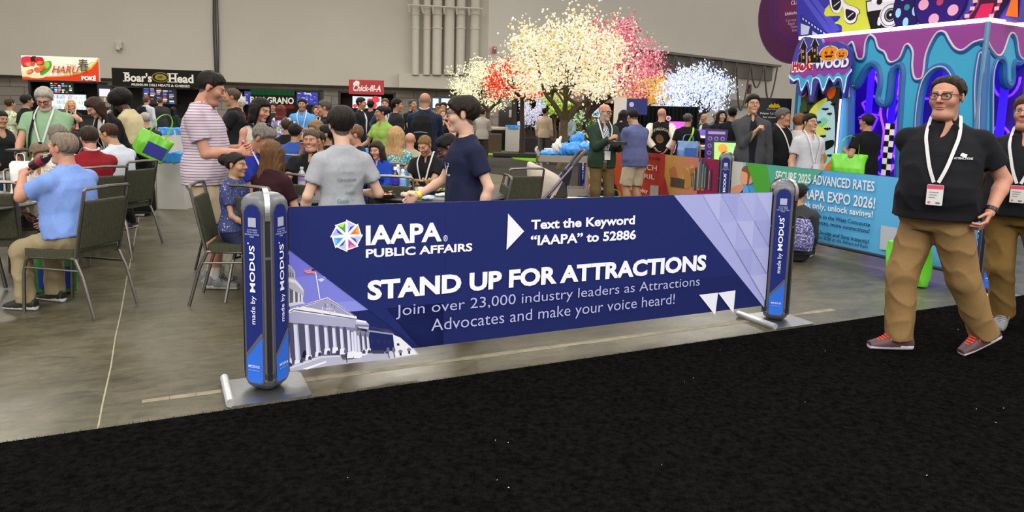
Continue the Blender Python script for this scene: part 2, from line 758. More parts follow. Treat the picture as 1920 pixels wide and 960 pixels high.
class Plane:
	"""a vertical plane standing in the hall; uv() turns a sight line into a place on it"""

	def __init__(self, px, py, y, ang=0.0):
		self.o = at(px, py, y)
		self.u = Vector((math.cos(ang), math.sin(ang), 0))
		self.v = UP.copy()
		self.n = self.u.cross(self.v)

	def uv(self, px, py):
		d = ray(px, py)
		c = Vector((0, 0, EYE))
		t = (self.o - c).dot(self.n) / d.dot(self.n)
		q = c + d * t - self.o
		return q.dot(self.u), q.dot(self.v)

	def P(self, u, v, n=0.0):
		return self.o + self.u * u + self.v * v + self.n * n

	def M(self, n=0.0):
		"""matrix that takes (x, y, z) to u, v, n"""
		m = Matrix((self.u, self.v, self.n)).transposed().to_4x4()
		return Matrix.Translation(self.o + self.n * n) @ m

	def box(self, mb, x0, y0, x1, y1, d0, d1, bev=0.0):
		mb.box(((x0 + x1) / 2, (y0 + y1) / 2, (d0 + d1) / 2), (abs(x1 - x0), abs(y1 - y0), abs(d1 - d0)), M=self.M(), bev=bev)

	def art(self, n=0.0):
		return Art(self.o + self.n * n, self.u, self.v)

	def pixbox(self, mb, x0, y0, x1, y1, d0, d1, bev=0.0):
		a, b = self.uv((x0 + x1) / 2, y0)[1], self.uv((x0 + x1) / 2, y1)[1]
		l, r = self.uv(x0, (y0 + y1) / 2)[0], self.uv(x1, (y0 + y1) / 2)[0]
		self.box(mb, l, min(a, b), r, max(a, b), d0, d1, bev)
		return l, min(a, b), r, max(a, b)


WANG = math.atan2(WD.y, WD.x)


def wallplane(px, py, off=0.0):
	"""the back wall's plane, as seen at px, py"""
	d = ray(px, py)
	p0 = WL0 + WN * off
	t = (p0.x * WN.x + p0.y * WN.y) / (d.x * WN.x + d.y * WN.y)
	q = Vector((0, 0, EYE)) + d * t
	pl = Plane(px, py, q.y, WANG)
	return pl


# boxed-in duct casing under the pipes
pl = wallplane(815, 152, .5)
mb = MB()
a = pl.uv(748, 150)[0]
b = pl.uv(912, 150)[0]
pl.box(mb, a, pl.uv(815, 166)[1], b, pl.uv(815, 139)[1], -.6, 0)
mb.build('trim_4', wall_paint, kind='structure')

# six big vertical pipes with clamps
pipe_m = mat('pipe_paint', '#bfb8aa', .6, noise=.03, nscale=3)
pl = wallplane(835, 100, .3)
for i, (x0, x1, y_t, clamp) in enumerate([(772, 786, 0, 1), (793, 807, 0, 1), (810, 828, 0, 1), (832, 851, 0, 0), (854, 871, 0, 1), (880, 897, 0, 1)]):
	u0, u1 = pl.uv(x0, 80)[0], pl.uv(x1, 80)[0]
	r = (u1 - u0) / 2
	v0, v1 = pl.uv((x0 + x1) / 2, 141)[1], 14.0 - pl.o.z
	mb = MB()
	mb.tube([pl.P((u0 + u1) / 2, v0, r), pl.P((u0 + u1) / 2, v1, r)], r, 16)
	p = mb.build('wall_pipe', pipe_m, smooth=True)
	tag(p, 'pale painted vertical pipe on the back wall, %s from the left of six' % ['first', 'second', 'third', 'fourth and thickest', 'fifth', 'sixth'][i], 'pipe', 'pipes on the back wall')
	if clamp:
		cb2 = MB()
		for yy in (28, 54 + i % 2):
			vv = pl.uv((x0 + x1) / 2, yy)[1]
			cb2.tube([pl.P((u0 + u1) / 2, vv - .04, r), pl.P((u0 + u1) / 2, vv + .04, r)], r * 1.12, 16)
		cb2.build('pipe_collar', pipe_m, p)
cl = MB()
ys = pl.uv(835, 17)[1]
cl.tube([pl.P(pl.uv(763, 15)[0], ys, .80), pl.P(pl.uv(902, 19)[0], ys, .80)], .05, 6)
for xx in (765, 790, 809, 830, 853, 876, 901):
	u = pl.uv(xx, 20)[0]
	cl.tube([pl.P(u, ys, .80), pl.P(u + .06, ys - .35, .68)], .06, 6)
tag(cl.build('pipe_bracket', pipe_m), 'long bracket rail clamping the six wall pipes', 'bracket')

# thin black cables dropping down the left part of the wall
pl = wallplane(405, 90, .06)
for k, (xa, xb) in enumerate([(399, 404), (404, 408), (409, 411)]):
	mb = MB()
	pts = []
	for i in range(14):
		f = i / 13
		x = xa + (xb - xa) * f + math.sin(f * 9 + k) * .7
		y = -60 + 225 * f
		u, v = pl.uv(x, y)
		pts.append(pl.P(u, v, .04 + k * .02))
	mb.tube(pts, .045 - .01 * k, 6)
	tag(mb.build('hanging_cable', plastic('#1d1b1a')), 'black cable hanging down the back wall, %s of three side by side' % ['left', 'middle', 'right'][k], 'cable', 'cables down the back wall')

# small fixtures on the wall
pl = wallplane(225, 85, .0)
mb = MB()
mb.box(pl.P(0, 0, .1), (.28, .2, .34), bev=.03)
mb.tube([pl.P(0, -.12, .25), pl.P(0, -.28, .34)], .1, 10)
tag(mb.build('wall_camera', plastic('#b9b1a3')), 'small pale security camera high on the back wall', 'camera')
for px, py, lab in ((927, 94, 'red and white fire alarm on the wall right of the pipes'), (1404, 167, 'small dark red alarm box on the wall above the tall man in grey blazer')):
	if px < 1000:
		pl = wallplane(px, py)
		pl = Plane(px, py, pl.o.y, WANG)
	else:
		d = ray(px, py)
		rn = Vector((RD.y, -RD.x, 0))
		t = (WR0.x * rn.x + WR0.y * rn.y) / (d.x * rn.x + d.y * rn.y)
		pl = Plane(px, py, (d * t).y, ra)
	f = MB()
	s = .28 if px < 1000 else .55
	f.box(pl.P(0, 0, .05), (s * .75, .12, s * 1.3), rz=math.atan2(pl.u.y, pl.u.x), bev=.02)
	o = f.build('fire_alarm', plastic('#a33127' if px < 1000 else '#5a1512'))
	tag(o, lab, 'alarm')
	g = MB()
	g.box(pl.P(0, s * .3, .12), (s * .4, .05, s * .35), rz=math.atan2(pl.u.y, pl.u.x), bev=.01)
	g.build('strobe_lens', plastic('#d9d4cb' if px < 1000 else '#7d1f1a'), o)

# warm wall-washer lamps under the soffit
for px in (470, 512, 541, 576):
	p = wallplane(px, 157, -.35).o
	z = SOFF - .03
	l = bpy.data.lights.new('soffit_lamp', 'SPOT')
	l.energy = 120
	l.color = (1, .78, .48)
	l.spot_size = R_(70)
	l.spot_blend = .6
	l.shadow_soft_size = .05
	o = bpy.data.objects.new('soffit_lamp', l)
	o.location = (p.x, p.y, z - .03)
	o.rotation_euler = (R_(12), 0, WANG)
	COL.objects.link(o)

# right wall: dark box painted as the recess's shade, a rail and looped cables
rn = Vector((RD.y, -RD.x, 0))


def rplane(px, py, off=0.0):
	d = ray(px, py)
	p0 = WR0 + rn * off
	t = (p0.x * rn.x + p0.y * rn.y) / (d.x * rn.x + d.y * rn.y)
	return Plane(px, py, (d * t).y, ra)


pl = rplane(1330, 118, .15)
mb = MB()
u0, u1 = pl.uv(1213, 108)[0], pl.uv(1448, 128)[0]
vt = pl.uv(1330, 112)[1]
mb.box(((u0 + u1) / 2, vt - .55, -.05), (u1 - u0, 1.1, .2), M=pl.M())
mb.box(((u0 + u1) / 2, vt + .1, .1), (u1 - u0 + 1.5, .16, .5), M=pl.M())
tag(mb.build('rail_shade_band', mat('recess_shade_grey', '#6f6762', .7)), 'service rail with a dark grey band painted as the shade of a recess in the right wall, above the lit trees', 'beam')
for k in range(8):
	a0 = u0 + (u1 - u0) * (k + .35) / 8.4
	a1 = a0 + (u1 - u0) / 8.4
	pts = []
	for i in range(13):
		f = i / 12
		pts.append(pl.P(a0 + (a1 - a0) * f, vt - .05 - (1.7 + .9 * (k % 3)) * (1 - (2 * f - 1) ** 2), .35 + .05 * k % .2))
	mb = MB()
	mb.tube(pts, .07, 6)
	tag(mb.build('cable_loop', plastic('#57534d')), 'grey cable hanging in a loop from the service rail on the right wall', 'cable', 'loops of cable under the service rail')
# metal roller door frame in the right wall
pl = rplane(1385, 205, .05)
mb = MB()
u0, u1 = pl.uv(1362, 205)[0], pl.uv(1425, 205)[0]
mb.box(((u0 + u1) / 2, pl.uv(1390, 194)[1], .1), (u1 - u0, .5, .3), M=pl.M())
mb.box((u0, pl.uv(1362, 230)[1] - 1.0, .1), (.4, 5.0, .3), M=pl.M())
mb.build('trim_5', mat('door_steel', '#8f8a83', .5, metal=.3), kind='structure')

# ------------------------------------------------------------------ printed banner barriers
NAVY, PBLUE = '#1f2862', '#2f62c4'
CAP_H = None


def cap_height(bold=0.0):
	vs, fs, w = text_shape('H', 1.0, bold)
	return max(v.y for v in vs) - min(v.y for v in vs)


def modus_post(label, pos, rz=AX, plate=True, group='banner posts'):
	t = thing('banner_post', label, 'banner post', (pos.x, pos.y, 0), rz, group)
	grey = plastic('#5d5f66', .35)
	dark = plastic('#1b1c22', .4)
	silver = metal('#c9c9cc', .28)
	s, d = .02, .112
	ring = [(d, -s), (d, s), (s, d), (-s, d), (-d, s), (-d, -s), (-s, -d), (s, -d)]
	mb = MB()
	mb.prism([(x * .985, y * .985) for x, y in ring], .075, .99)
	mb.build('pillar', mat('satin_aluminium', '#77747c', .38, metal=.55, noise=.04), t)
	# dark slots at the four corners
	for k in range(4):
		a = R_(90 * k)
		mb = MB()
		M = Matrix.Rotation(a, 4, 'Z')
		mb.box((d - .006, 0, .53), (.016, .026, .90), M=M)
		mb.box((d + .001, 0, .56), (.006, .012, .90), M=M)
		sl = mb.build('slot', dark, t)
		mb = MB()
		mb.box((d + .003, 0, .735), (.008, .026, .012), M=M)
		mb.build('latch', silver, sl)
	# four blue face panels with their print
	for k in range(4):
		a = R_(45 + 90 * k)
		M = Matrix.Rotation(a, 4, 'Z') @ Matrix.Translation((.0945, 0, 0)) @ Matrix(((0, 0, 1, 0), (1, 0, 0, 0), (0, 1, 0, 0), (0, 0, 0, 1)))
		# x -> sideways, y -> up, z -> out
		hw = .051
		outline = [(-hw, .10)] + [(-hw + .02 - .02 * math.cos(R_(q)), .10 - .035 * math.sin(R_(q))) for q in (30, 60, 90)] + \
				  [(hw - .02 + .02 * math.sin(R_(q)), .065 + .035 * (1 - math.cos(R_(q)))) for q in (0, 30, 60, 90)] + \
				  [(hw * math.cos(R_(q)), .955 + .055 * math.sin(R_(q))) for q in range(0, 181, 15)]
		rim = [(x * 1.14, .53 + (y - .53) * 1.012) for x, y in outline]
		mb = MB()
		mb.prism(rim, -.004, .002, M)
		f = mb.build('face_frame', plastic('#4b4b55', .4), t)
		art = Art((0, 0, 0), (1, 0, 0), (0, 1, 0), layer=.0008)
		art.k = 3
		art.poly(outline, '#1f2a6e')
		low = [p for p in outline if p[1] <= .31]
		art.shape([[(-hw, .205)] + [p for p in outline[1:8]] + [(hw, .33)]], '#2f66cc')
		art.line([(-hw, .21), (hw, .335)], .016, '#57585f')
		art.rect(-.024, .895, .048, .048, '#a4a7ba')
		for i, s_ in enumerate(('CUSTOMIZE', 'YOUR OWN', 'BANNER SYSTEM', 'HERE')):
			art.text(s_, 0, .876 - i * .0115, .0115, '#aab2dc', .01, 'CENTER', res=1)
		art.text('MODUS', .015, .555, .046, '#eef0fa', .018, rot=R_(90), width=.245, res=2)
		art.text('made by', .013, .385, .040, '#e4e7f6', .004, rot=R_(90), width=.15, res=2)
		art.poly(circle(-.022, .81, .005, 10), '#cfd4ee')
		art.text('MODUS', 0, .150, .020, '#cfe0fa', .012, 'CENTER', width=.07, res=2)
		art.text('bannersystem.com', 0, .134, .009, '#a9c6f4', 0, 'CENTER', width=.066, res=1)
		art.mb.v = [tuple(M @ Vector(p)) for p in art.mb.v]
		art.build('panel_print', PRINT, f)
	# domed cap, its strap handle and the tapered foot
	mb = MB()
	prof = [(1.0, .955), (1.04, .985), (1.0, 1.02), (.86, 1.045), (.62, 1.062), (.3, 1.07), (.02, 1.072)]
	rr = [Vector(p) for p in ring]
	fine = []
	for i in range(8):
		for q in range(4):
			fine.append(rr[i].lerp(rr[(i + 1) % 8], q / 4))
	n = len(fine)
	vs, fs = [], []
	for sc, z in prof:
		for p in fine:
			an = math.atan2(p.y, p.x)
			lobe = abs(math.cos(2 * an))             # 1 at the slots, 0 at the faces
			zz = z + (0 if z > 1.03 else (.0 if lobe > .5 else .045 * (1 - lobe * 2) * (1.03 - z) / .06))
			vs.append((p.x * sc, p.y * sc, zz))
	for i in range(len(prof) - 1):
		for k in range(n):
			fs.append((i * n + k, i * n + (k + 1) % n, (i + 1) * n + (k + 1) % n, (i + 1) * n + k))
	fs.append(tuple((len(prof) - 1) * n + k for k in range(n)))
	mb.add(vs, fs)
	mb.build('domed_cap', grey, t, smooth=True)
	mb = MB()
	pts = [(0, -.121, .93), (0, -.121, .99), (0, -.112, 1.03), (0, -.085, 1.06), (0, -.045, 1.078), (0, 0, 1.084), (0, .045, 1.078), (0, .085, 1.06), (0, .112, 1.03), (0, .121, .99), (0, .121, .93)]
	P = smooth_open([(p[1], p[2]) for p in pts], 4)
	for side in (0,):
		vs, fs = [], []
		for i, (y, z) in enumerate(P):
			tan = Vector((P[min(i + 1, len(P) - 1)][0] - P[max(i - 1, 0)][0], P[min(i + 1, len(P) - 1)][1] - P[max(i - 1, 0)][1])).normalized()
			ny, nz = -tan.y, tan.x
			for (dx, o) in ((-.013, 0), (.013, 0), (.013, .006), (-.013, .006)):
				vs.append((dx, y + ny * o, z + nz * o))
		m = len(P)
		for i in range(m - 1):
			for k in range(4):
				fs.append((i * 4 + k, i * 4 + (k + 1) % 4, (i + 1) * 4 + (k + 1) % 4, (i + 1) * 4 + k))
		fs += [(3, 2, 1, 0), tuple((m - 1) * 4 + k for k in range(4))]
		mb.add(vs, fs)
	mb.build('strap_handle', silver, t)
	mb = MB()
	vs, fs = [], []
	prof = [(.45, .012), (.62, .02), (.86, .045), (.97, .075), (1.02, .12), (1.0, .125)]
	for sc, z in prof:
		for p in fine:
			vs.append((p.x * sc, p.y * sc, z))
	for i in range(len(prof) - 1):
		for k in range(n):
			fs.append((i * n + k, i * n + (k + 1) % n, (i + 1) * n + (k + 1) % n, (i + 1) * n + k))
	fs.append(tuple(range(n - 1, -1, -1)))
	mb.add(vs, fs)
	mb.build('foot', plastic('#34363d', .4), t, smooth=True)
	if plate:
		mb = MB()
		mb.prism(rounded_rect(.42, .385, .035, 5, -.012, -.02), .001, .012)
		bp = mb.build('base_plate', metal('#a9a9aa', .38), t)
		mb = MB()
		mb.tube([(-.205, -.21, .028), (-.205, .17, .028)], .022, 14)
		mb.build('roller', mat('brushed_roller', '#c9c9cb', .45, metal=.6, noise=.1, nscale=60), bp, smooth=True)
	return t


class Banner:
	def __init__(self, p, u, length, label, z0, z1, name='banner'):
		self.p, self.u = p, u.normalized()
		self.n = self.u.cross(UP)
		self.root = thing(name, label, 'banner', (p.x, p.y, 0))
		self.L, self.z0, self.z1 = length, z0, z1
		mb = MB()
		a = self.u * .118
		b = self.u * (length - .118)
		th = self.n * .004
		q = [a - th, b - th, b + th, a + th]
		mb.add([(v.x, v.y, z0) for v in q] + [(v.x, v.y, z1) for v in q],
			   [(3, 2, 1, 0), (4, 5, 6, 7), (0, 1, 5, 4), (1, 2, 6, 5), (2, 3, 7, 6), (3, 0, 4, 7)])
		self.panel = mb.build('panel', mat('banner_vinyl', NAVY, .45, noise=.03), self.root)
		self.art = Art(self.n * .0046, self.u, UP)

	def uv(self, px, py):
		d = ray(px, py)
		c = Vector((0, 0, EYE))
		t = (self.p - c).dot(self.n) / d.dot(self.n)
		q = c + d * t - Vector((self.p.x, self.p.y, 0))
		return q.dot(self.u), q.z

	def pts(self, pp):
		return [self.uv(*p) for p in pp]

	def line_text(self, s, x0, yb0, x1, yb1, ytop0, col, bold=0.0, shear=0.0, art=None):
		"""text whose baseline runs from (x0, yb0) to (x1, yb1), capital height given at the left end"""
		u0, v0 = self.uv(x0, yb0)
		u1, v1 = self.uv(x1, yb1)
		cap = self.uv(x0, ytop0)[1] - v0
		(art or self.art).text(s, u0, (v0 + v1) / 2, cap / cap_height(bold), col, bold, width=u1 - u0, shear=shear)


P0 = Vector((-1.294, 3.727, 0))
LB = 3.69
P1 = P0 + GD * LB
modus_post('blue and grey banner post with silver handle at the near end of the navy banner', P0)
modus_post('blue and grey banner post at the far end of the navy banner', P1)

b = Banner(P0, GD, LB, 'wide navy blue printed banner stretched between two posts at the carpet edge', .125, .985)
A = b.art
z0, z1 = .127, .983
u0, u1 = .12, LB - .12
# ground colour
A.rect(u0, z0, u1 - u0, z1 - z0, NAVY)
A.rect(u0, z0, u1 - u0, (z1 - z0) * .3, '#1c2459')
pic = Art(b.n * .0056, b.u, UP, layer=.00002)


def c6(*pp):
	return [b.uv(530 + x / 4.365, 480 + y / 4.365) for x, y in pp]


sky = [(u0, b.uv(537, 466)[1]), b.uv(785, 664), (b.uv(785, 664)[0], z0), (u0, z0)]
for i, (c, f) in enumerate([('#6c6ccc', 0), ('#7478d0', .25), ('#8088d6', .5), ('#929bdc', .72)]):
	l = [(u0, sky[0][1] * (1 - f) + sky[1][1] * f if False else z1 - 0), ]
	top = sky[0][1] * (1 - f) + z0 * f
	pic.rect(u0, z0, sky[1][0] - u0 + .01, top - z0, c)
for cl_ in (((330, 155), (350, 135), (385, 150), (370, 175), (340, 180)), ((285, 190), (320, 180), (345, 190), (310, 210)), ((740, 565), (800, 555), (870, 580), (830, 600), (750, 590)), ((560, 465), (585, 452), (600, 475), (575, 480))):
	pic.poly(c6(*cl_), '#c3c6ea')
# far wing of the building
pic.poly(c6((690, 570), (880, 600), (905, 625), (930, 640), (1000, 690), (1060, 740), (1110, 800), (840, 850), (690, 810)), '#b9bad0')
pic.poly(c6((690, 570), (880, 598), (905, 630), (690, 600)), '#d9d9e4')
pic.poly(c6((690, 602), (905, 632), (905, 645), (690, 615)), '#8d8fb0')
for i, x in enumerate((672, 720, 772, 825, 862)):
	pic.poly(c6((x, 672 + i * 3), (x + 18, 674 + i * 3), (x + 20, 708 + i * 2), (x + 2, 706 + i * 2)), '#2b2c45')
pic.poly(c6((900, 640), (960, 665), (1050, 745), (1095, 800), (920, 825)), '#d6d7e2')
for x, y in ((960, 800), (1030, 785)):
	pic.poly(c6((x - 18, y - 25), (x, y - 38), (x + 22, y - 25), (x + 14, y - 12), (x - 12, y - 10)), '#77788f')
	pic.poly(c6((x - 6, y - 10), (x + 10, y - 12), (x + 12, y + 12), (x - 4, y + 14)), '#24253a')
pic.poly(c6((930, 715), (950, 710), (955, 730), (935, 732)), '#24253a')
pic.poly(c6((590, 515), (680, 530), (705, 560), (700, 600), (590, 580)), '#b4b5cb')
pic.poly(c6((590, 515), (680, 530), (682, 545), (592, 532)), '#e0e0ea')
pic.poly(c6((588, 555), (708, 562), (700, 580), (588, 572)), '#6f7193')
# dome at the left edge
pic.poly(c6((34, 60), (70, 85), (100, 130), (103, 190), (120, 205), (150, 240), (172, 290), (172, 320), (150, 375), (34, 400)), '#a7a6b8')
pic.poly(c6((34, 70), (62, 92), (88, 130), (92, 180), (34, 170)), '#8c8a9c')
for x in (40, 58, 76):
	pic.poly(c6((x, 120 + x * .2), (x + 9, 122 + x * .2), (x + 11, 170), (x + 2, 168)), '#5e5d74')
pic.poly(c6((34, 178), (105, 195), (165, 265), (172, 300), (150, 270), (100, 220), (34, 205)), '#cfcdd8')
pic.poly(c6((34, 250), (160, 320), (155, 372), (34, 385)), '#5b5a72')
for x in (38, 85, 122, 148):
	pic.poly(c6((x, 255 + (x - 34) * .5), (x + 14, 262 + (x - 34) * .5), (x + 17, 378), (x, 382)), '#d0cfdb')
pic.poly(c6((34, 385), (160, 370), (185, 385), (34, 415)), '#c7c6d3')
# portico: dark interior, columns, entablature, pediment
pic.poly(c6((34, 540), (600, 570), (700, 640), (720, 800), (600, 830), (300, 850), (34, 905)), '#4a4a66')
pic.poly(c6((155, 830), (165, 780), (180, 765), (195, 790), (197, 830)), '#15162a')
for x, w, yt, yb, b_w in ((34, 12, 600, 880, 20), (86, 36, 530, 895, 52), (178, 32, 535, 855, 45), (260, 30, 545, 825, 40), (335, 28, 555, 800, 34), (402, 26, 560, 790, 32), (464, 24, 565, 800, 30), (522, 24, 575, 830, 36), (556, 20, 590, 820, 30), (578, 22, 585, 830, 34), (606, 18, 620, 830, 28), (645, 18, 625, 810, 26), (684, 16, 630, 800, 24)):
	lean = (yb - yt) * .055
	pic.poly(c6((x, yt + 25), (x + w, yt + 25), (x + w + lean + 4, yb - 40), (x + lean - 2, yb - 40)), '#cdcfe6')
	pic.poly(c6((x + w * .72, yt + 25), (x + w, yt + 25), (x + w + lean + 4, yb - 40), (x + w * .72 + lean, yb - 40)), '#a6a8c6')
	pic.poly(c6((x - 10, yt - 14), (x + w + 10, yt - 12), (x + w + 2, yt + 28), (x - 2, yt + 28)), '#77788f')
	pic.poly(c6((x + lean - 8, yb - 45), (x + w + lean + 8, yb - 47), (x + w + lean + 14, yb), (x + lean - 12, yb + 4)), '#d9daea')
pic.poly(c6((34, 450), (90, 425), (600, 505), (590, 585), (34, 540)), '#9c9dbd')
pic.poly(c6((34, 445), (95, 420), (605, 500), (600, 520), (95, 450), (34, 470)), '#dfdfe8')
pic.line(c6((60, 455), (90, 436), (340, 472), (600, 515)), .006, '#4f506d')
pic.poly(c6((110, 415), (365, 335), (605, 495), (598, 500), (100, 425)), '#dcdce6')
pic.poly(c6((170, 412), (362, 352), (570, 488)), '#9293b6')
pic.line(c6((125, 415), (365, 347), (590, 490)), .005, '#55566f')
for i in range(16):
	x, y = 315 + random.random() * 105, 385 + random.random() * 70
	pic.poly(c6((x, y), (x + 9, y + 4), (x + 11, y + 22), (x + 1, y + 20)), random.choice(['#c7c8dc', '#6d6e90', '#b3b4cf']))
# stairs and terrace
pic.poly(c6((34, 905), (300, 812), (470, 808), (490, 850), (620, 835), (690, 800), (850, 795), (880, 840), (500, 880), (34, 945)), '#a5a6be')
pic.poly(c6((160, 920), (350, 855), (356, 868), (200, 925)), '#dcdce8')
pic.poly(c6((34, 912), (310, 818), (470, 812), (470, 822), (315, 830), (34, 930)), '#c4c5da')
for x in (60, 150, 220, 300, 372, 445, 660, 705, 740, 765, 790, 815, 850):
	y = {60: 885, 150: 855, 220: 830, 300: 800, 372: 785, 445: 785}.get(x, 780)
	pic.poly(c6((x - 14, y + 14), (x - 10, y - 10), (x + 4, y - 18), (x + 16, y - 4), (x + 14, y + 16)), '#3c3d50')
for x, y0_, y1_ in ((512, 755, 870), (857, 745, 830), (903, 745, 828)):
	pic.line(c6((x, y0_ + 20), (x + 12, y1_)), .004, '#20212f')
	pic.poly(c6((x - 14, y0_ + 30), (x - 8, y0_), (x + 12, y0_), (x + 16, y0_ + 30), (x, y0_ + 40)), '#5d5f77')
# flag
pic.line(c6((267, 130), (303, 350)), .005, '#dcdcf0')
fl = [(175, 105), (200, 112), (228, 104), (264, 100), (268, 145), (230, 140), (205, 138), (178, 128)]
pic.poly(c6(*fl), '#d9d2dd')
for i in range(4):
	y = 108 + i * 9
	pic.line(c6((176, y), (202, y + 4), (230, y + 2), (266, y + 4)), .0045, '#b4566b')
pic.poly(c6((232, 104), (265, 100), (262, 122), (236, 122)), '#35355e')
# navy field over the picture's upper right
d0 = (u0, b.uv(537, 468)[1])
d1 = b.uv(784, 663)
ue = b.uv(830, 640)[0]
pic.poly([d0, (d1[0], z0), (ue, z0), (ue, z1), (u0, z1)], NAVY)
pic.poly([(d1[0] - (d1[1] - z0) * 0, z0), (ue, z0), (ue, z0 + (z1 - z0) * .3), (d1[0] - .20, z0 + (z1 - z0) * .3)], '#1e265d', same=True)
pic.build('building_picture', PRINT, b.panel)
# lavender field of triangles
tr = [b.uv(1262, 371.5), (u1, z1), (u1, b.uv(1416, 578)[1])]
A.poly([(tr[0][0], z1), (u1, z1), (u1, tr[2][1])], '#9da2d8')
ox, oy = u1, z1
for i in range(5):
	for j in range(4):
		cw, ch = .165, .205
		x, y = u1 - j * cw, z1 - i * ch
		# stay inside the field
		edge = lambda yy: tr[0][0] + (z1 - yy) / (z1 - tr[2][1]) * (u1 - tr[0][0])
		q = [(x - cw, y), (x, y), (x, y - ch)]
		if x - cw > edge(y) and x > edge(y - ch):
			A.poly(q, ['#a9aede', '#969bd3', '#a3a8db'][(i + 2 * j) % 3])
A.poly(b.pts([(951, 400), (948, 468), (981, 433)]), '#e2e4f4')
A.poly(b.pts([(1308.5, 552), (1344, 548), (1338.5, 590)]), '#dcdeee')
A.poly(b.pts([(1344, 548.2), (1376.5, 543.5), (1372.5, 586)]), '#dcdeee')
# pinwheel mark
cu, cv = b.uv(649, 441.5)
R = (b.uv(649, 411)[1] - b.uv(649, 472)[1]) / 2
logo = [('#b5b7e8', '#454aa8'), ('#e9ac3a', '#d96f35'), ('#b5b7e8', '#454aa8'), ('#e07fc0', '#b24aa0'), ('#b5b7e8', '#454aa8'), ('#7fb8ee', '#2f9be0'), ('#a9addf', '#3a4096'), ('#b9d94e', '#3da34a')]


def pol(a, r):
	return (cu + r * math.cos(R_(a)), cv + r * math.sin(R_(a)))


for k in range(8):
	a = 92 - 45 * k
	A.poly([pol(a, R * .0), pol(a, R), pol(a - 45, R * .9)], '#e9eaf6', same=k > 0)
for k in range(8):
	a = 92 - 45 * k
	t1, t2, t3 = pol(a - 6, R * .90), pol(a - 40, R * .80), pol(a - 23, R * .22)
	m = ((t1[0] + t2[0]) / 2, (t1[1] + t2[1]) / 2)
	A.poly([t1, t2, t3], logo[k][0], same=k > 0)
for k in range(8):
	a = 92 - 45 * k
	t1, t2, t3 = pol(a - 6, R * .90), pol(a - 40, R * .80), pol(a - 23, R * .22)
	c = pol(a - 23, R * .58)
	A.poly([t2, t3, c], logo[k][1], same=k > 0)
	A.poly([t3, t1, c] if k % 2 == 1 else [t3, t3, c], logo[k][1], same=True)
A.build('panel_print', PRINT, b.panel)
WH = '#e6e8f6'
T = Art(b.n * .0100, b.u, UP)
b.line_text('IAAPA', 685, 457.5, 827, 450.5, 420.5, WH, .034, art=T)
b.line_text('®', 830, 452, 838, 452, 441, WH, .0, art=T)
b.line_text('PUBLIC AFFAIRS', 685, 480.5, 884, 471, 464.5, WH, .03, art=T)
b.line_text('Text the Keyword', 994, 428.5, 1188, 420, 410.5, WH, .03, art=T)
b.line_text('“IAAPA” to 52886', 993, 458.5, 1190, 448, 440, WH, .03, art=T)
b.line_text('STAND UP FOR ATTRACTIONS', 688, 558, 1321, 506, 521.5, WH, .042, art=T)
b.line_text('Join over 23,000 industry leaders as Attractions', 741, 588.5, 1309, 536.5, 568.5, '#a9adda', -.004, art=T)
b.line_text('Advocates and make your voice heard!', 807, 618.5, 1262, 569.5, 596.5, '#a9adda', -.004, art=T)
T.build('lettering', PRINT, b.root)

# ---- the far barrier: orange panel and blue panel on one line that runs away from the aisle
Q0 = Vector((4.33, 6.42, 0))                  # right post
BU = Vector((math.sin(R_(25)), -math.cos(R_(25)), 0))   # image-left to image-right
Q1 = Q0 - BU * 3.52
Q2 = Q1 - BU * 3.69
modus_post('blue banner post at the right end of the light blue banner, behind the walking person', Q0, R_(25))
modus_post('blue banner post between the orange banner and the light blue banner', Q1, R_(25))
modus_post('blue banner post at the far end of the orange banner, behind the cart', Q2, R_(25))
b = Banner(Q1, BU, 3.52, 'light blue and green printed banner with white lettering behind the walking person', .15, .97)
A = b.art
u0, u1, z0, z1 = .12, 3.40, .152, .968
for i in range(12):
	f = i / 11
	c = tuple(x * (1 - f) + y * f for x, y in zip((0x43, 0x93, 0xc4), (0x62, 0xae, 0xe0)))
	A.rect(u0 + (u1 - u0) * i / 12, z0, (u1 - u0) / 12 + .001, z1 - z0, '#%02x%02x%02x' % tuple(int(q) for q in c), same=i > 0)
e = b.uv(1399, 303)[0]
A.poly([(u0, z0), (e + .12, z0), (e, z1), (u0, z1)], '#86b6b4')
A.rect(u0, z0, b.uv(1392, 340)[0] - u0, z1 - z0, '#b9b7b2')
for i in range(14):
	A.poly(circle(u0 + .18 + random.random() * .32, z0 + .05 + random.random() * .75, .008 + random.random() * .008, 6), random.choice(['#3b3a38', '#c7803a', '#2d5d8a', '#a83a35']))
# child on a climbing wall
hx = .36
A.poly(smooth_closed([(hx - .10, .155), (hx + .12, .155), (hx + .14, .40), (hx + .10, .62), (hx - .02, .66), (hx - .14, .55), (hx - .16, .35)], 4), '#23235a')
A.poly(smooth_closed([(hx + .03, .30), (hx + .13, .32), (hx + .15, .48), (hx + .08, .66), (hx, .64)], 4), '#5a9bd8')
A.poly(smooth_closed([(hx - .16, .52), (hx - .02, .60), (hx, .68), (hx - .12, .66), (hx - .22, .60)], 4), '#c98d6d')
A.poly(circle(hx + .02, .79, .085, 16, .11), '#d09a7a')
A.poly(smooth_closed([(hx - .05, .86), (hx + .02, .93), (hx + .12, .88), (hx + .13, .75), (hx + .07, .70), (hx + .06, .83)], 4), '#7b4f2e')
A.poly(smooth_closed([(hx + .10, .70), (hx + .17, .74), (hx + .17, .84), (hx + .13, .86)], 3), '#d98a80')
A.poly(smooth_closed([(hx - .16, .153), (hx + .1, .153), (hx + .1, .25), (hx - .1, .26)], 3), '#cfcac6')
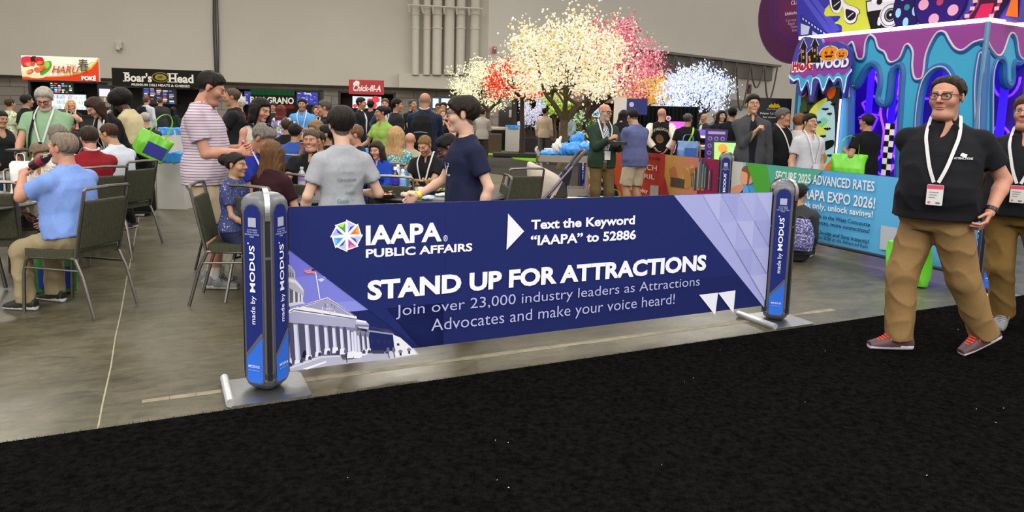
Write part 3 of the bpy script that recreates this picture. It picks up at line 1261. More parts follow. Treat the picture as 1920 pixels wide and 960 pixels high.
# green wedge
g = [b.uv(1402, 303), b.uv(1470, 312), b.uv(1440, 372), b.uv(1424, 369)]
A.poly([(b.uv(1402, 303)[0], z1), (b.uv(1500, 316)[0], z1), (b.uv(1450, 372)[0], b.uv(1450, 372)[1] - .2), (b.uv(1424, 369)[0] + .12, b.uv(1424, 369)[1] - .25)], '#4b9a3a')
A.poly([(b.uv(1440, 308)[0], z1), (b.uv(1545, 320)[0], z1), (b.uv(1450, 372)[0] + .1, b.uv(1450, 372)[1] - .2)], '#4f9f8a')
W2 = '#d9dde4'
b.line_text('SECURE 2025 ADVANCED RATES', 1456, 335, 1641, 360, 318.5, W2, .02)
b.line_text('UNDER IAAPA EXPO 2026!', 1452, 366, 1643, 388, 348, W2, .02)
b.line_text('week only, unlock savings!', 1495, 386, 1639, 407, 375, W2, .02)
DK = '#16325c'
b.line_text('IAAPA Expands to the West Concourse', 1492, 402, 1634, 423, 395, DK, .012)
b.line_text('more experiences, more connections!', 1492, 414, 1633, 434, 407, DK, .012)
b.line_text('Join IAAPA On-site and Save Instantly!', 1496, 434, 1632, 452, 427, DK, .012)
b.line_text('IAAPA Expo 2026 at the Advanced Rate', 1510, 446, 1630, 460, 440, DK, .004)
q = b.pts([(1655, 422), (1690, 428), (1690, 473), (1652, 467)])
A.poly(q, '#aeb4bd')
q = b.pts([(1660, 428), (1672, 430), (1671, 442), (1659, 440)])
b.line_text('TODAY', 1770, 482, 1825, 494, 462, DK, .02)
b.line_text('while you are here', 1772, 492, 1822, 502, 487, DK, 0)
A.build('panel_print', PRINT, b.panel)
mb = MB()
mb.tube([BU * .118 + UP * .135, BU * 3.40 + UP * .135], .02, 10)
mb.build('bottom_rail', plastic('#2b2d33'), b.root)

b = Banner(Q2, BU, 3.69, 'orange and red printed banner with a city skyline, behind two people eating', .15, .97)
A = b.art
u1 = 3.57
for i in range(12):
	f = i / 11
	c = tuple(x * (1 - f) + y * f for x, y in zip((0xb8, 0x5a, 0x22), (0x9c, 0x22, 0x38)))
	A.rect(u0 + (u1 - u0) * i / 12, z0, (u1 - u0) / 12 + .001, z1 - z0, '#%02x%02x%02x' % tuple(int(q) for q in c), same=i > 0)
us = b.uv(1248, 300)[0]
ue = b.uv(1311, 300)[0]
for i in range(6):
	f = i / 5
	c = tuple(x * (1 - f) + y * f for x, y in zip((0xb2, 0x86, 0x42), (0xb5, 0x70, 0x62)))
	A.rect(us + (ue - us) * i / 6, z0, (ue - us) / 6 + .001, z1 - z0, '#%02x%02x%02x' % tuple(int(q) for q in c), same=i > 0)
A.rect(ue, z0, u1 - ue, z1 - z0, '#86224a')
for i in range(9):
	x = us + random.random() * (ue - us)
	A.poly(smooth_closed([(x, .6 + random.random() * .2), (x + .12, .68 + random.random() * .2), (x + .2, .6), (x + .1, .52)], 4), random.choice(['#a67a3c', '#b98f50', '#a3653f']))
A.poly([(us, z0), (u1, z0), (u1, .27), (us, .36)], '#767a66')
A.poly([(us - .05, z0), (u1, z0), (u1, .19), (us - .05, .235)], '#201f40')
for x0_, x1_, yt, yb in ((1259, 1275, 332, 352), (1276.5, 1284, 335, 353)):
	a_, c_ = b.uv(x0_, yt), b.uv(x1_, yb)
	A.poly([(a_[0], a_[1]), (c_[0], a_[1]), (c_[0], c_[1]), (a_[0], c_[1])], '#4b3f35')
for xc, w, yt, yb, c in ((1297, 2.5, 323, 350, '#7a4a20'), (1300.5, 2.5, 323, 350, '#6b4626'), (1304, 4.5, 312, 356, '#35423f'), (1312.5, 7, 295, 352, '#4a5f68'), (1320, 5.5, 299, 353, '#3b4a4c'), (1324, 4, 306, 353, '#35423f'), (1332, 4.5, 313, 356, '#3d4a44')):
	vt, vb = b.uv(xc, yt)[1], b.uv(xc, yb)[1]
	ul, ur, um = b.uv(xc - w / 2, yb)[0], b.uv(xc + w / 2, yb)[0], b.uv(xc, yb)[0]
	A.poly([(ul, vb), (ur, vb), (ur, vb + (vt - vb) * .75), (um + (ur - um) * .6, vt - .01), (um, vt), (ul, vb + (vt - vb) * .8)], c)
	A.poly([(ul, vb), (ul + (ur - ul) * .25, vb), (ul + (ur - ul) * .3, vt - .05), (ul, vb + (vt - vb) * .8)], '#8a989a')
A.poly([b.uv(1248, 330), (us + .0, z0), (b.uv(1264, 372)[0], z0)], '#9c2a36')
b.line_text('WONDER', 1098, 340, 1154, 336, 319, '#e6d4c4', .02)
A.poly([(b.uv(1112, 350)[0], z0), (b.uv(1160, 365)[0] + .05, z0), (b.uv(1156, 345)[0], b.uv(1156, 345)[1]), (b.uv(1112, 340)[0], b.uv(1112, 340)[1])], '#171a33')
b.line_text('Abu Dhabi, UAE', 1105, 353, 1150, 358, 346, '#cfd0dc', .01)
b.line_text('10,000 sqm SHOW FLOOR', 1171, 292.5, 1240, 301, 288, '#4a1a14', .01)
b.line_text('30 MARCH', 1171, 312, 1234, 321, 302, '#e0b8a4', .02)
b.line_text('– 1 APRIL', 1171, 327, 1230, 337, 319, '#e0b8a4', .02)
b.line_text('Register today', 1168, 353, 1217, 362, 346, '#e6cfc0', .015)
q = b.pts([(1222, 347), (1238, 348.5), (1237, 372), (1221, 371)])
A.poly(q, '#a89f9c')
A.build('panel_print', PRINT, b.panel)
mb = MB()
mb.tube([BU * .118 + UP * .135, BU * 3.57 + UP * .135], .02, 10)
mb.build('bottom_rail', plastic('#2b2d33'), b.root)

# ------------------------------------------------------------------ smooth solids (distance fields meshed with surface nets)
def V3(*a):
	return np.array(a, dtype=np.float64)


class Field:
	def __init__(self, res):
		self.res = res
		self.items = []

	def _add(self, fn, lo, hi, k, op, clip):
		self.items.append((fn, np.array(lo, float), np.array(hi, float), k, op, clip))
		return self

	def cone(self, a, b, r1, r2, k=.02, op='add', clip=None):
		a, b = np.array(a, float), np.array(b, float)
		ba = b - a
		bb = max(ba @ ba, 1e-9)
		r = max(r1, r2)

		def fn(P):
			pa = P - a
			t = np.clip((pa @ ba) / bb, 0, 1)
			q = pa - t[..., None] * ba
			return np.sqrt((q * q).sum(-1)) - (r1 + (r2 - r1) * t)
		return self._add(fn, np.minimum(a, b) - r, np.maximum(a, b) + r, k, op, clip)

	def ell(self, c, r, M=None, k=.02, op='add', clip=None):
		c, r = np.array(c, float), np.array(r, float)
		R = np.eye(3) if M is None else np.array(M, float)
		m = r.max()

		def fn(P):
			q = (P - c) @ R
			k0 = np.sqrt(((q / r) ** 2).sum(-1))
			k1 = np.sqrt(((q / (r * r)) ** 2).sum(-1))
			return k0 * (k0 - 1) / np.maximum(k1, 1e-6)
		ext = np.abs(R) @ r
		return self._add(fn, c - ext, c + ext, k, op, clip)

	def loft(self, o, M, prof, e=2.3, k=.02, op='add', clip=None):
		"""prof rows: z, cx, cy, rx, ry in the frame o, M (columns = axes)"""
		o, M = np.array(o, float), np.array(M, float)
		pr = np.array(prof, float)
		pr = pr[np.argsort(pr[:, 0])]
		rm = pr[:, 3:].max() + np.abs(pr[:, 1:3]).max()
		cs = np.array([o + M @ V3(0, 0, z) for z in pr[[0, -1], 0]])

		def fn(P):
			q = (P - o) @ M
			z = q[..., 2]
			zc = np.clip(z, pr[0, 0], pr[-1, 0])
			cx, cy, rx, ry = (np.interp(zc, pr[:, 0], pr[:, i]) for i in (1, 2, 3, 4))
			n = (np.abs((q[..., 0] - cx) / rx) ** e + np.abs((q[..., 1] - cy) / ry) ** e) ** (1 / e)
			d = (n - 1) * np.minimum(rx, ry)
			dz = np.abs(z - zc)
			return np.where(dz > 0, np.sqrt(np.maximum(d, 0) ** 2 + dz * dz), d)
		return self._add(fn, cs.min(0) - rm, cs.max(0) + rm, k, op, clip)

	def mesh(self, cuts=(), disp=None):
		h = self.res
		adds = [i for i in self.items if i[4] == 'add']
		lo = np.min([i[1] for i in adds], 0) - 3 * h
		hi = np.max([i[2] for i in adds], 0) + 3 * h
		n = np.ceil((hi - lo) / h).astype(int) + 1
		ax = [lo[i] + h * np.arange(n[i]) for i in range(3)]
		F = np.full(n, .1)
		for fn, a, b, k, op, clip in self.items:
			m = k + 3 * h
			i0 = np.maximum(np.floor((a - m - lo) / h).astype(int), 0)
			i1 = np.minimum(np.ceil((b + m - lo) / h).astype(int) + 1, n)
			if (i1 <= i0).any():
				continue
			P = np.stack(np.meshgrid(*[ax[i][i0[i]:i1[i]] for i in range(3)], indexing='ij'), -1)
			d = fn(P)
			if clip is not None:
				for (pt, nr) in clip:
					d = np.maximum(d, (P - np.array(pt)) @ np.array(nr))
			s = tuple(slice(i0[i], i1[i]) for i in range(3))
			A = F[s]
			if op == 'add':
				if k > 0:
					t = np.clip(.5 + .5 * (A - d) / k, 0, 1)
					F[s] = A * (1 - t) + d * t - k * t * (1 - t)
				else:
					F[s] = np.minimum(A, d)
			else:
				d = -d
				if k > 0:
					t = np.clip(.5 - .5 * (A - d) / k, 0, 1)
					F[s] = A * (1 - t) + d * t + k * t * (1 - t)
				else:
					F[s] = np.maximum(A, d)
		if disp is not None:
			I = np.nonzero(np.abs(F) < .03)
			P = np.stack([ax[i][I[i]] for i in range(3)], -1)
			F[I] -= disp(P)
		for pt, nr in cuts:
			nr = np.array(nr, float)
			pd = ((ax[0] - pt[0]) * nr[0])[:, None, None] + ((ax[1] - pt[1]) * nr[1])[None, :, None] + ((ax[2] - pt[2]) * nr[2])[None, None, :]
			F = np.maximum(F, pd)
		return nets(F, lo, h)


def nets(F, lo, h):
	n = np.array(F.shape)
	ins = F < 0
	c = np.zeros(n - 1, dtype=np.int8)
	for dx in (0, 1):
		for dy in (0, 1):
			for dz in (0, 1):
				c += ins[dx:n[0] - 1 + dx, dy:n[1] - 1 + dy, dz:n[2] - 1 + dz]
	act = np.nonzero((c > 0) & (c < 8))
	if len(act[0]) == 0:
		return np.zeros((0, 3)), np.zeros((0, 4), int)
	I = np.stack(act, -1)
	idx = np.full(n - 1, -1, dtype=np.int64)
	idx[act] = np.arange(len(I))
	cor = np.array([(a, b, g) for a in (0, 1) for b in (0, 1) for g in (0, 1)])
	val = np.stack([F[I[:, 0] + q[0], I[:, 1] + q[1], I[:, 2] + q[2]] for q in cor], -1)
	acc = np.zeros((len(I), 3))
	cnt = np.zeros(len(I))
	for i in range(8):
		for j in range(i + 1, 8):
			if np.abs(cor[i] - cor[j]).sum() != 1:
				continue
			a, b = val[:, i], val[:, j]
			x = (a < 0) != (b < 0)
			t = np.where(x, a / np.where(x, a - b, 1), 0)
			p = cor[i] + t[:, None] * (cor[j] - cor[i])
			acc += np.where(x[:, None], p, 0)
			cnt += x
	V = lo + h * (I + acc / cnt[:, None])
	Q = []
	for axis in range(3):
		u, v = (axis + 1) % 3, (axis + 2) % 3
		sl0 = [slice(None)] * 3
		sl1 = [slice(None)] * 3
		sl0[axis] = slice(0, n[axis] - 1)
		sl1[axis] = slice(1, n[axis])
		a, b = ins[tuple(sl0)], ins[tuple(sl1)]
		E = np.stack(np.nonzero(a != b), -1)
		ok = (E[:, u] > 0) & (E[:, v] > 0) & (E[:, u] < n[u] - 1) & (E[:, v] < n[v] - 1)
		E = E[ok]
		if len(E) == 0:
			continue
		flip = a[E[:, 0], E[:, 1], E[:, 2]]
		q = []
		for du, dv in ((-1, -1), (0, -1), (0, 0), (-1, 0)):
			G = E.copy()
			G[:, u] += du
			G[:, v] += dv
			q.append(idx[G[:, 0], G[:, 1], G[:, 2]])
		q = np.stack(q, -1)
		q[~flip] = q[~flip][:, ::-1]
		Q.append(q)
	Q = np.concatenate(Q)
	return V, Q[(Q >= 0).all(1)]


_W = RNG.normal(size=(7, 3))
_PH = RNG.uniform(0, 6.28, 7)


def wrinkles(amp, freq=38.0, stretch=(1, 1, 1), seed=0.0, ridge=False):
	def f(P):
		q = P * np.array(stretch) + seed
		w = np.sin(q @ _W[5] * freq * .35 + _PH[5] + seed) * .8
		s = 0
		for i in range(4):
			s = s + np.sin(q @ _W[i] * freq * (.5 + .22 * i) + _PH[i] + w * 1.6)
		return amp * s / 3.0
	def g(P):
		v = f(P) / max(amp, 1e-9)
		return amp * (1.6 * (1 - np.abs(v)) ** 2 - .8 + .35 * v)
	return f if not ridge else g


def rot(ax, a):
	c, s = math.cos(a), math.sin(a)
	if ax == 'x':
		return np.array([[1, 0, 0], [0, c, -s], [0, s, c]])
	if ax == 'y':
		return np.array([[c, 0, s], [0, 1, 0], [-s, 0, c]])
	return np.array([[c, -s, 0], [s, c, 0], [0, 0, 1]])


def ik(a, c, l1, l2, pole):
	"""middle joint of a two-bone limb from a to c, bending towards pole; c is pulled in when out of reach"""
	a, c, pole = np.array(a, float), np.array(c, float), np.array(pole, float)
	d = c - a
	L = np.linalg.norm(d)
	if L > (l1 + l2) * .995:
		c = a + d / L * (l1 + l2) * .995
		d = c - a
		L = np.linalg.norm(d)
	x = (l1 * l1 - l2 * l2 + L * L) / (2 * L)
	hgt = math.sqrt(max(l1 * l1 - x * x, 0))
	u = d / L
	p = pole - u * (pole @ u)
	p = p / max(np.linalg.norm(p), 1e-6)
	return a + u * x + p * hgt, c


# ------------------------------------------------------------------ people
SKIN = mat('skin', '#ffffff', .52, noise=.05, attr=True, nscale=18, spec=.35)
HAIR_M = {}


def hair_mat(c):
	return mat('hair_' + c.lstrip('#'), c, .6, noise=.35, nscale=70, bump=.4, bscale=300, spec=.2, stretch=(1, 1, .18))


TONES = {'fair': '#bd9079', 'pink': '#b5826c', 'tan': '#a5785c', 'olive': '#a17c60', 'brown': '#6f4b39', 'dark': '#452e25', 'pale': '#c6a08b', 'asian': '#b98d70'}
ARMS = {  # wrist place relative to the shoulder line's middle, for the left arm (x mirrored for the right)
	'down': (.245, -.04, -.55), 'downfront': (.20, -.16, -.50), 'front': (.12, -.36, -.32), 'plate': (.10, -.33, -.26), 'phone': (.06, -.32, -.12),
	'mouth': (.05, -.21, .06), 'behind': (.06, .19, -.46), 'hip': (.22, .02, -.40), 'pocket': (.22, -.03, -.46), 'table': (.17, -.40, -.34),
	'tablein': (.05, -.40, -.33), 'lap': (.12, -.28, -.44), 'chin': (.07, -.22, -.02), 'reach': (.16, -.52, -.22), 'chest': (.05, -.22, -.20),
	'up': (.10, -.32, .08), 'back': (.24, .20, -.46), 'swing': (.23, -.20, -.48), 'strap': (.13, -.15, -.10), 'side': (.33, .0, -.48)}
PERSON_LOG = []


def torso_profile(sex, wide, belly):
	f = sex == 'f'
	P = [(-.13, .135, .100, 0), (-.06, .168, .118, .1), (0, .176 if not f else .182, .122, .3), (.10, .160 if not f else .150, .114, .9), (.18, .157 if not f else .138, .113, 1), (.27, .164 if not f else .146, .117, .8),
		 (.37, .178 if not f else .160, .122, .35), (.44, .164 if not f else .148, .108, .1), (.49, .120 if not f else .106, .084, 0), (.545, .066, .062, 0)]
	out = []
	for z, rx, ry, b in P:
		out.append((z, 0.0, -belly * .55 * b, rx * wide + belly * .25 * b, ry * (1 + (wide - 1) * .8) + belly * .6 * b))
	return out


def person(label, px, py, Y, yaw=0, pose='stand', lean=0, twist=0, head=(0, 0), arms=('down', 'down'), sex='m', wide=1.0, belly=0.0, skin='fair',
		   hair=('short', '#2b211b'), top=('tee', '#777777'), bottom=('trousers', '#2a2a30'), shoes='#26262a', socks=None, glasses=None, lanyard=None, badge=True,
		   beard=None, inner=None, feet=None, H=None, floor=0.0, curl=(.45, .45), watch=None, strap=None, smile=0, lod=None, hem=-.12, seat=.47, name='person',
		   child=False, group=None, elbows=(None, None), cat='person', palms=(None, None), waist=None, collar=True, legs=True, leg=1.0, headk=1.0):
	lod = lod or ('near' if Y < 7.2 else 'mid' if Y < 12.5 else 'far')
	RB = {'hero': .008, 'near': .011, 'mid': .015, 'far': .021}[lod]
	RH = {'hero': .0036, 'near': .0052, 'mid': .0075, 'far': .011}[lod]
	RN = {'hero': .0042, 'near': .0048, 'mid': .0062, 'far': .009}[lod]
	skin_c = np.array(lin(TONES.get(skin, skin)))
	hair_style, hair_c = hair[:2]
	a = R_(yaw)
	sit = pose in ('sit', 'floor')
	# --- skeleton at unit scale (height 1.78), feet or seat at the origin
	U = rot('z', R_(twist)) @ rot('x', R_(lean))
	if pose == 'floor':
		pz = .13
	elif sit:
		pz = seat + .10
	else:
		pz = .95
	tgt = at(px, py, Y)
	hm = rot('z', R_(head[0])) @ rot('x', R_(head[1]))
	nb = .545                                  # neck pivot height above the pelvis
	hc_u = U @ (V3(0, 0, nb) + hm @ V3(0, -.02, .155))
	top_pt = hc_u + U @ hm @ V3(0, .02, .118)
	hat = {'afro': .072, 'cap': .014, 'short': .022, 'tall': .035, 'long': .014, 'bun': .01, 'curly': .025, 'wavy': .026}.get(hair_style, .003)
	up_h = (hc_u + U @ hm @ V3(0, 0, .118 + hat))[2]
	if H is None:
		if sit:
			s = (tgt.z - floor - pz) / up_h
		else:
			s = (tgt.z - floor) / (pz + up_h)
	else:
		s = H / 1.78
	pz = pz if sit else pz * s
	PERSON_LOG.append((label[:40], round(s * 1.78, 2)))
	pel = V3(0, 0, pz)

	def T(p):                                   # torso frame point (unit scale) -> local
		return pel + U @ (np.array(p, float) * s)
	Rz = rot('z', a)
	ho = Rz @ (top_pt * s)
	loc = Vector((tgt.x - ho[0], tgt.y - ho[1], floor))
	root = thing(name, label, cat, loc, a, group)
	if sit and hem == -.12:
		hem = -.02
	w = wide
	prof = [(z * s, x * s, y * s, rx * s, ry * s) for z, x, y, rx, ry in torso_profile(sex, wide, belly)]
	shw = (.178 if sex == 'm' else .155) * (1 + (w - 1) * .75)
	shl = T((shw, .005, .440))
	shr = T((-shw, .005, .440))
	top_kind = top[0]
	sleeve = {'tee': .62, 'polo': .62, 'blouse': .55, 'tank': 0, 'long': 2, 'jacket': 2, 'hoodie': 2, 'dress': .5, 'vest': 0, 'longdress': 2}[top_kind]
	# --- arms
	arm_j = []
	r_arm = 1 + (w - 1) * .55
	if sex == 'f':
		r_arm *= .86
	if child:
		r_arm *= .85
	for side, sh, spec, el in ((1, shl, arms[0], elbows[0]), (-1, shr, arms[1], elbows[1])):
		o = ARMS[spec] if isinstance(spec, str) else spec
		wr = T((o[0] * side * (w if abs(o[0]) > .15 else 1), o[1] - (belly * .5 if o[1] < -.1 else 0), .468 + o[2]))
		pole = U @ V3(.55 * side, .75, -.55) if el is None else U @ V3(el[0] * side, el[1], el[2])
		e, wr = ik(sh, wr, .285 * s, .255 * s, pole)
		arm_j.append((sh, e, wr))
	# --- legs
	leg_j = []
	for i, side in enumerate((1, -1)):
		hip = pel + (rot('z', 0) @ V3(.088 * side * (1 + (w - 1) * .5), 0, -.02 if not sit else -.015)) * s
		fyaw, fpitch = 6 * side, 0
		if feet and feet[i] is not None:
			fx, fy, fyaw, fpitch = feet[i][:4]
			lift = feet[i][4] if len(feet[i]) > 4 else 0
			if len(feet[i]) > 5:                 # given on the floor of the hall
				q = Rz.T @ (V3(fx, fy, 0) - V3(loc.x, loc.y, 0))
				fx, fy = q[0], q[1]
				fyaw = fyaw - yaw
			an = V3(fx, fy, .085 * s + lift)
		elif pose == 'floor':
			an = V3(.12 * side, -.30, .075)
		elif sit:
			an = V3(.13 * side, -.40 * s, .085 * s)
		else:
			an = V3(.10 * side, .02, .085 * s)
		kn, an = ik(hip, an, .44 * s, .425 * s, V3(.12 * side, -1, .25 if sit else 0))
		leg_j.append((hip, kn, an, fyaw, fpitch))
	hsz = s * (1.0 if sex == 'm' else .96) * (1.12 if child else 1.0) * headk
	HMt = U @ hm
	hc = T((0, 0, nb)) + U @ hm @ V3(0, -.02, .155 * headk) * s
	# --- bare body: one continuous surface
	bot = bottom[0]
	B = Field(RB)
	B.loft(pel, U, [(z, x, y, max(rx - .012, .03), max(ry - .012, .03)) for z, x, y, rx, ry in prof], k=.03)
	B.cone(T((0, .012, .49)), hc + HMt @ V3(0, .018, -.055) * hsz, .060 * s * (1 + (w - 1) * .6), .054 * s * (1 + (w - 1) * .6), k=.03)
	if sex == 'f' and not child:
		for sd in (1, -1):
			B.ell(T((.07 * sd, -.095, .335)), V3(.06, .05, .058) * s, k=.03)
	ar = s * r_arm
	for (sh, e, wr), side in zip(arm_j, (1, -1)):
		B.cone(T((.05 * side, .01, .478)), sh, .045 * s, .052 * ar, k=.03)
		B.cone(T((.02 * side, .020, .530)), T((.13 * side, .012, .462)), .034 * s, .030 * s, k=.04)
		B.cone(sh, e, .050 * ar, .040 * ar, k=.02)
		mid = e + (wr - e) * .3
		B.cone(e, mid, .039 * ar, .041 * ar, k=.015)
		B.cone(mid, wr, .041 * ar, .026 * ar, k=.015)
	lr = s * leg * (1 + (w - 1) * .7) * (.95 if sex == 'f' else 1)
	if legs:
		for hip, kn, an, fy_, fp_ in leg_j:
			B.cone(hip, kn, .078 * lr, .052 * lr, k=.03)
			cm = kn + (an - kn) * .33 + V3(0, .012, 0)
			B.cone(kn, cm, .052 * lr, .056 * lr, k=.02)
			B.cone(cm, an, .054 * lr, .036 * lr, k=.02)
			B.cone(an, an + rot('z', R_(fy_)) @ rot('x', R_(fp_)) @ V3(0, -.075 * s, -.048 * s), .034 * s, .024 * s, k=.02)
	Vb, Qb = B.mesh()
	Cb = np.tile(skin_c, (len(Vb), 1))
	if socks:
		sc_, sh_ = socks
		for hip, kn, an, fy_, fp_ in leg_j:
			m = (np.linalg.norm(Vb[:, :2] - an[:2], axis=1) < .12) & (Vb[:, 2] < an[2] + sh_)
			Cb[m] = lin(sc_)
	parts_v, parts_q, parts_c = [Vb], [Qb], [Cb]
	# --- hands, meshed finer and joined at the wrist
	for i, ((sh, e, wr), side) in enumerate(zip(arm_j, (1, -1))):
		d = (wr - e)
		d = d / np.linalg.norm(d)
		pn = palms[i]
		pn = U @ V3(-side * .9, -.25, -.1) if pn is None else U @ V3(pn[0] * side, pn[1], pn[2])
		pn = pn - d * (pn @ d)
		pn = pn / max(np.linalg.norm(pn), 1e-6)
		x = np.cross(pn, d) * 1.0                # towards the thumb for the left hand
		th = x if side * np.dot(np.cross(d, pn), x) else x
		th = np.cross(d, pn) * (-side)
		HM = np.stack([th, pn, d], -1)           # hand frame: x thumb side, y palm side, z along the fingers
		hs = s * (1.0 if sex == 'm' else .9) * (1 + (w - 1) * .25)
		Hn = Field(RN)
		fr = max(.0085 * hs, RN * .95)
		Hn.loft((0, 0, 0), np.eye(3), [(-.01 * hs, 0, 0, .026 * hs, .020 * hs), (.03 * hs, 0, 0, .036 * hs, .016 * hs), (.085 * hs, 0, 0, .040 * hs, .013 * hs)], k=.01)
		cu = curl[i]
		for q, (bx, ln) in enumerate(((-.031, .060), (-.0105, .074), (.0105, .080), (.031, .072))):
			p0 = V3(bx * hs, 0, .082 * hs)
			an1 = cu * 1.15 + .06 * (q % 2)
			an2 = an1 + cu * 1.25
			spread = bx * 1.2 * (1 - cu)
			p1 = p0 + hs * ln * .5 * V3(spread, math.sin(an1), math.cos(an1))
			p2 = p1 + hs * ln * .5 * V3(spread * .5, math.sin(an2), math.cos(an2))
			Hn.cone(p0, p1, fr * 1.03, fr, k=.003)
			Hn.cone(p1, p2, fr, fr * .85, k=.003)
		t0 = V3(.026, .006, .022) * hs
		t1 = t0 + V3(.030, .016, .030) * hs
		t2 = t1 + V3(.006 - .012 * cu, .010 + .018 * cu, .030) * hs
		Hn.cone(t0, t1, .0125 * hs, fr * 1.1, k=.008)
		Hn.cone(t1, t2, fr * 1.1, fr * .9, k=.003)
		Vh, Qh = Hn.mesh()
		if np.linalg.det(HM) < 0:
			Qh = Qh[:, ::-1]
		parts_v.append(wr + Vh @ HM.T)
		parts_q.append(Qh)
		parts_c.append(np.tile(skin_c * np.array([1.0, .95, .93]), (len(Vh), 1)))
	# --- head
	fat = (w - 1)
	G = Field(RH / hsz)
	fw = 1 + fat * .35
	G.ell((0, .014, .036), (.0755 * fw, .097, .082), k=.02)
	G.ell((0, -.022, -.040), (.0575 * fw + fat * .02, .067, .076), k=.04)
	G.ell((0, -.070, -.098), (.026 + fat * .03, .022, .020), k=.025)
	for sd in (1, -1):
		G.ell((.040 * sd, -.058, -.022), (.028 * fw, .030, .028), k=.02)
		G.ell((.033 * sd, -.094, .012), (.019, .013, .0125), k=.012, op='sub')
		G.cone((.012 * sd, -.089, .031), (.046 * sd, -.076, .029), .009, .007, k=.014)
		G.ell((.033 * sd, -.0755, .011), (.0135, .0125, .0115), k=.004)
		ear = rot('z', R_(18 * sd))
		G.ell((.077 * fw * sd, .014, .000), (.009, .019, .031), M=ear, k=.008)
	nl = .024 if sex == 'm' else .019
	G.cone((0, -.090, .020), (0, -.094 - nl, -.018), .008, .0115, k=.012)
	for sd in (1, -1):
		G.ell((.012 * sd, -.097, -.022), (.009, .011, .008), k=.008)
	G.ell((0, -.086, -.052), (.027, .0135, .007), k=.006)
	G.ell((0, -.085, -.062), (.023, .0130, .007), k=.005)
	G.ell((0, -.103, -.0565), (.024 + .004 * smile, .012, .0016 + .003 * smile), k=.004, op='sub')
	G.cone((0, .016, -.06), (0, .032, -.18), .055 * (1 + fat * .5), .052 * (1 + fat * .5), k=.03)
	if fat > .12:
		G.ell((0, -.045, -.105), (.055, .045, .030), k=.03)
	Vg, Qg = G.mesh(cuts=[((0, 0, -.175), (0, 0, -1))])
	Cg = np.tile(skin_c, (len(Vg), 1))
	X, Yh, Z = Vg[:, 0], Vg[:, 1], Vg[:, 2]
	hcol = np.array(lin(hair_c))

	def blend(mask, c, f):
		Cg[mask] = Cg[mask] * (1 - f) + np.array(c) * f
	blend((np.abs(X) > .066) | ((Yh < -.10) & (Z < 0) & (Z > -.04)), lin('#b0604f'), .25)
	blend((np.abs(np.abs(X) - .04) < .022) & (np.abs(Z + .025) < .02) & (Yh < -.05), lin('#b8624f'), .18)
	if hair_style in ('buzz', 'fringe'):
		fr_line = np.interp(Yh, [-.09, -.045, .0, .03, .085], [.085, .075, .035, -.01, -.065])
		m = Z > fr_line if hair_style == 'buzz' else ((Z > fr_line) & (Z < .055 + Yh * .2))
		blend(m, hcol, .75)
	if beard:
		bc, bf = lin(beard[0]), beard[1]
		m = (Z < np.interp(np.abs(X), [0, .03, .05, .07], [-.038, -.045, -.025, .01])) & (Yh < .012) & (Z > -.125) & ~((np.abs(Z + .0565) < .008) & (np.abs(X) < .026))
		blend(m, bc, bf)
	scalp = {'short': [.078, .072, .045, -.012, -.012, -.050, -.082, -.09], 'sides': [.128, .118, .07, -.015, -.012, -.045, -.078, -.085], 'tall': [.064, .056, .022, -.022, -.015, -.055, -.085, -.09]}
	if hair_style not in ('bald', 'none', 'buzz', 'fringe'):
		ln = np.interp(Yh, [-.13, -.085, -.045, -.005, .02, .05, .09, .14], scalp.get(hair_style, scalp['short']))
		blend((Z > ln - .004) & ~((np.abs(X) > .074) & (Z < .03) & (Yh < .035)), hcol, .9)
	lip = (np.abs(X) < .026 - np.abs(Z + .0565) * 1.1) & (np.abs(Z + .0565) < .0125) & (Yh < -.07)
	blend(lip, lin('#a35b50' if sex == 'm' else '#a83f45'), .6)
	if smile > .3:
		blend((np.abs(X) < .021) & (np.abs(Z + .0562) < .0045) & (Yh < -.07), lin('#e6ded4'), .9)
	brow = (np.abs(np.abs(X) - .032) < .021) & (np.abs(Z - .034 + (np.abs(X) - .03) * .08) < max(.0045, RH * .55)) & (Yh < -.05)
	blend(brow, hcol * .8, .75)
	eyd = np.sqrt((np.abs(X) - .033) ** 2 * .75 + (Z - .010) ** 2 * 3.6)
	blend((eyd < .0112) & (Yh < -.06), lin('#cfc5bb'), .8)
	blend((np.sqrt((np.abs(X) - .033) ** 2 + (Z - .010) ** 2 * 1.3) < max(.0064, RH * .6)) & (Yh < -.06), lin('#22190f'), .95)
	blend((eyd < .0150) & (eyd > .0108) & (Z > .010) & (Yh < -.06), lin('#3a2a22'), .6)
	parts_v.append(hc + (Vg * hsz) @ HMt.T)
	parts_q.append(Qg)
	parts_c.append(Cg)
	off = np.cumsum([0] + [len(v) for v in parts_v])
	mesh_obj('body', np.concatenate(parts_v), np.concatenate([q + o for q, o in zip(parts_q, off)]), SKIN, root, True, np.concatenate(parts_c))

	def to_head(p):
		return hc + HMt @ (np.array(p, float) * hsz)

	# --- hair
	rh = RH * 1.25 / hsz
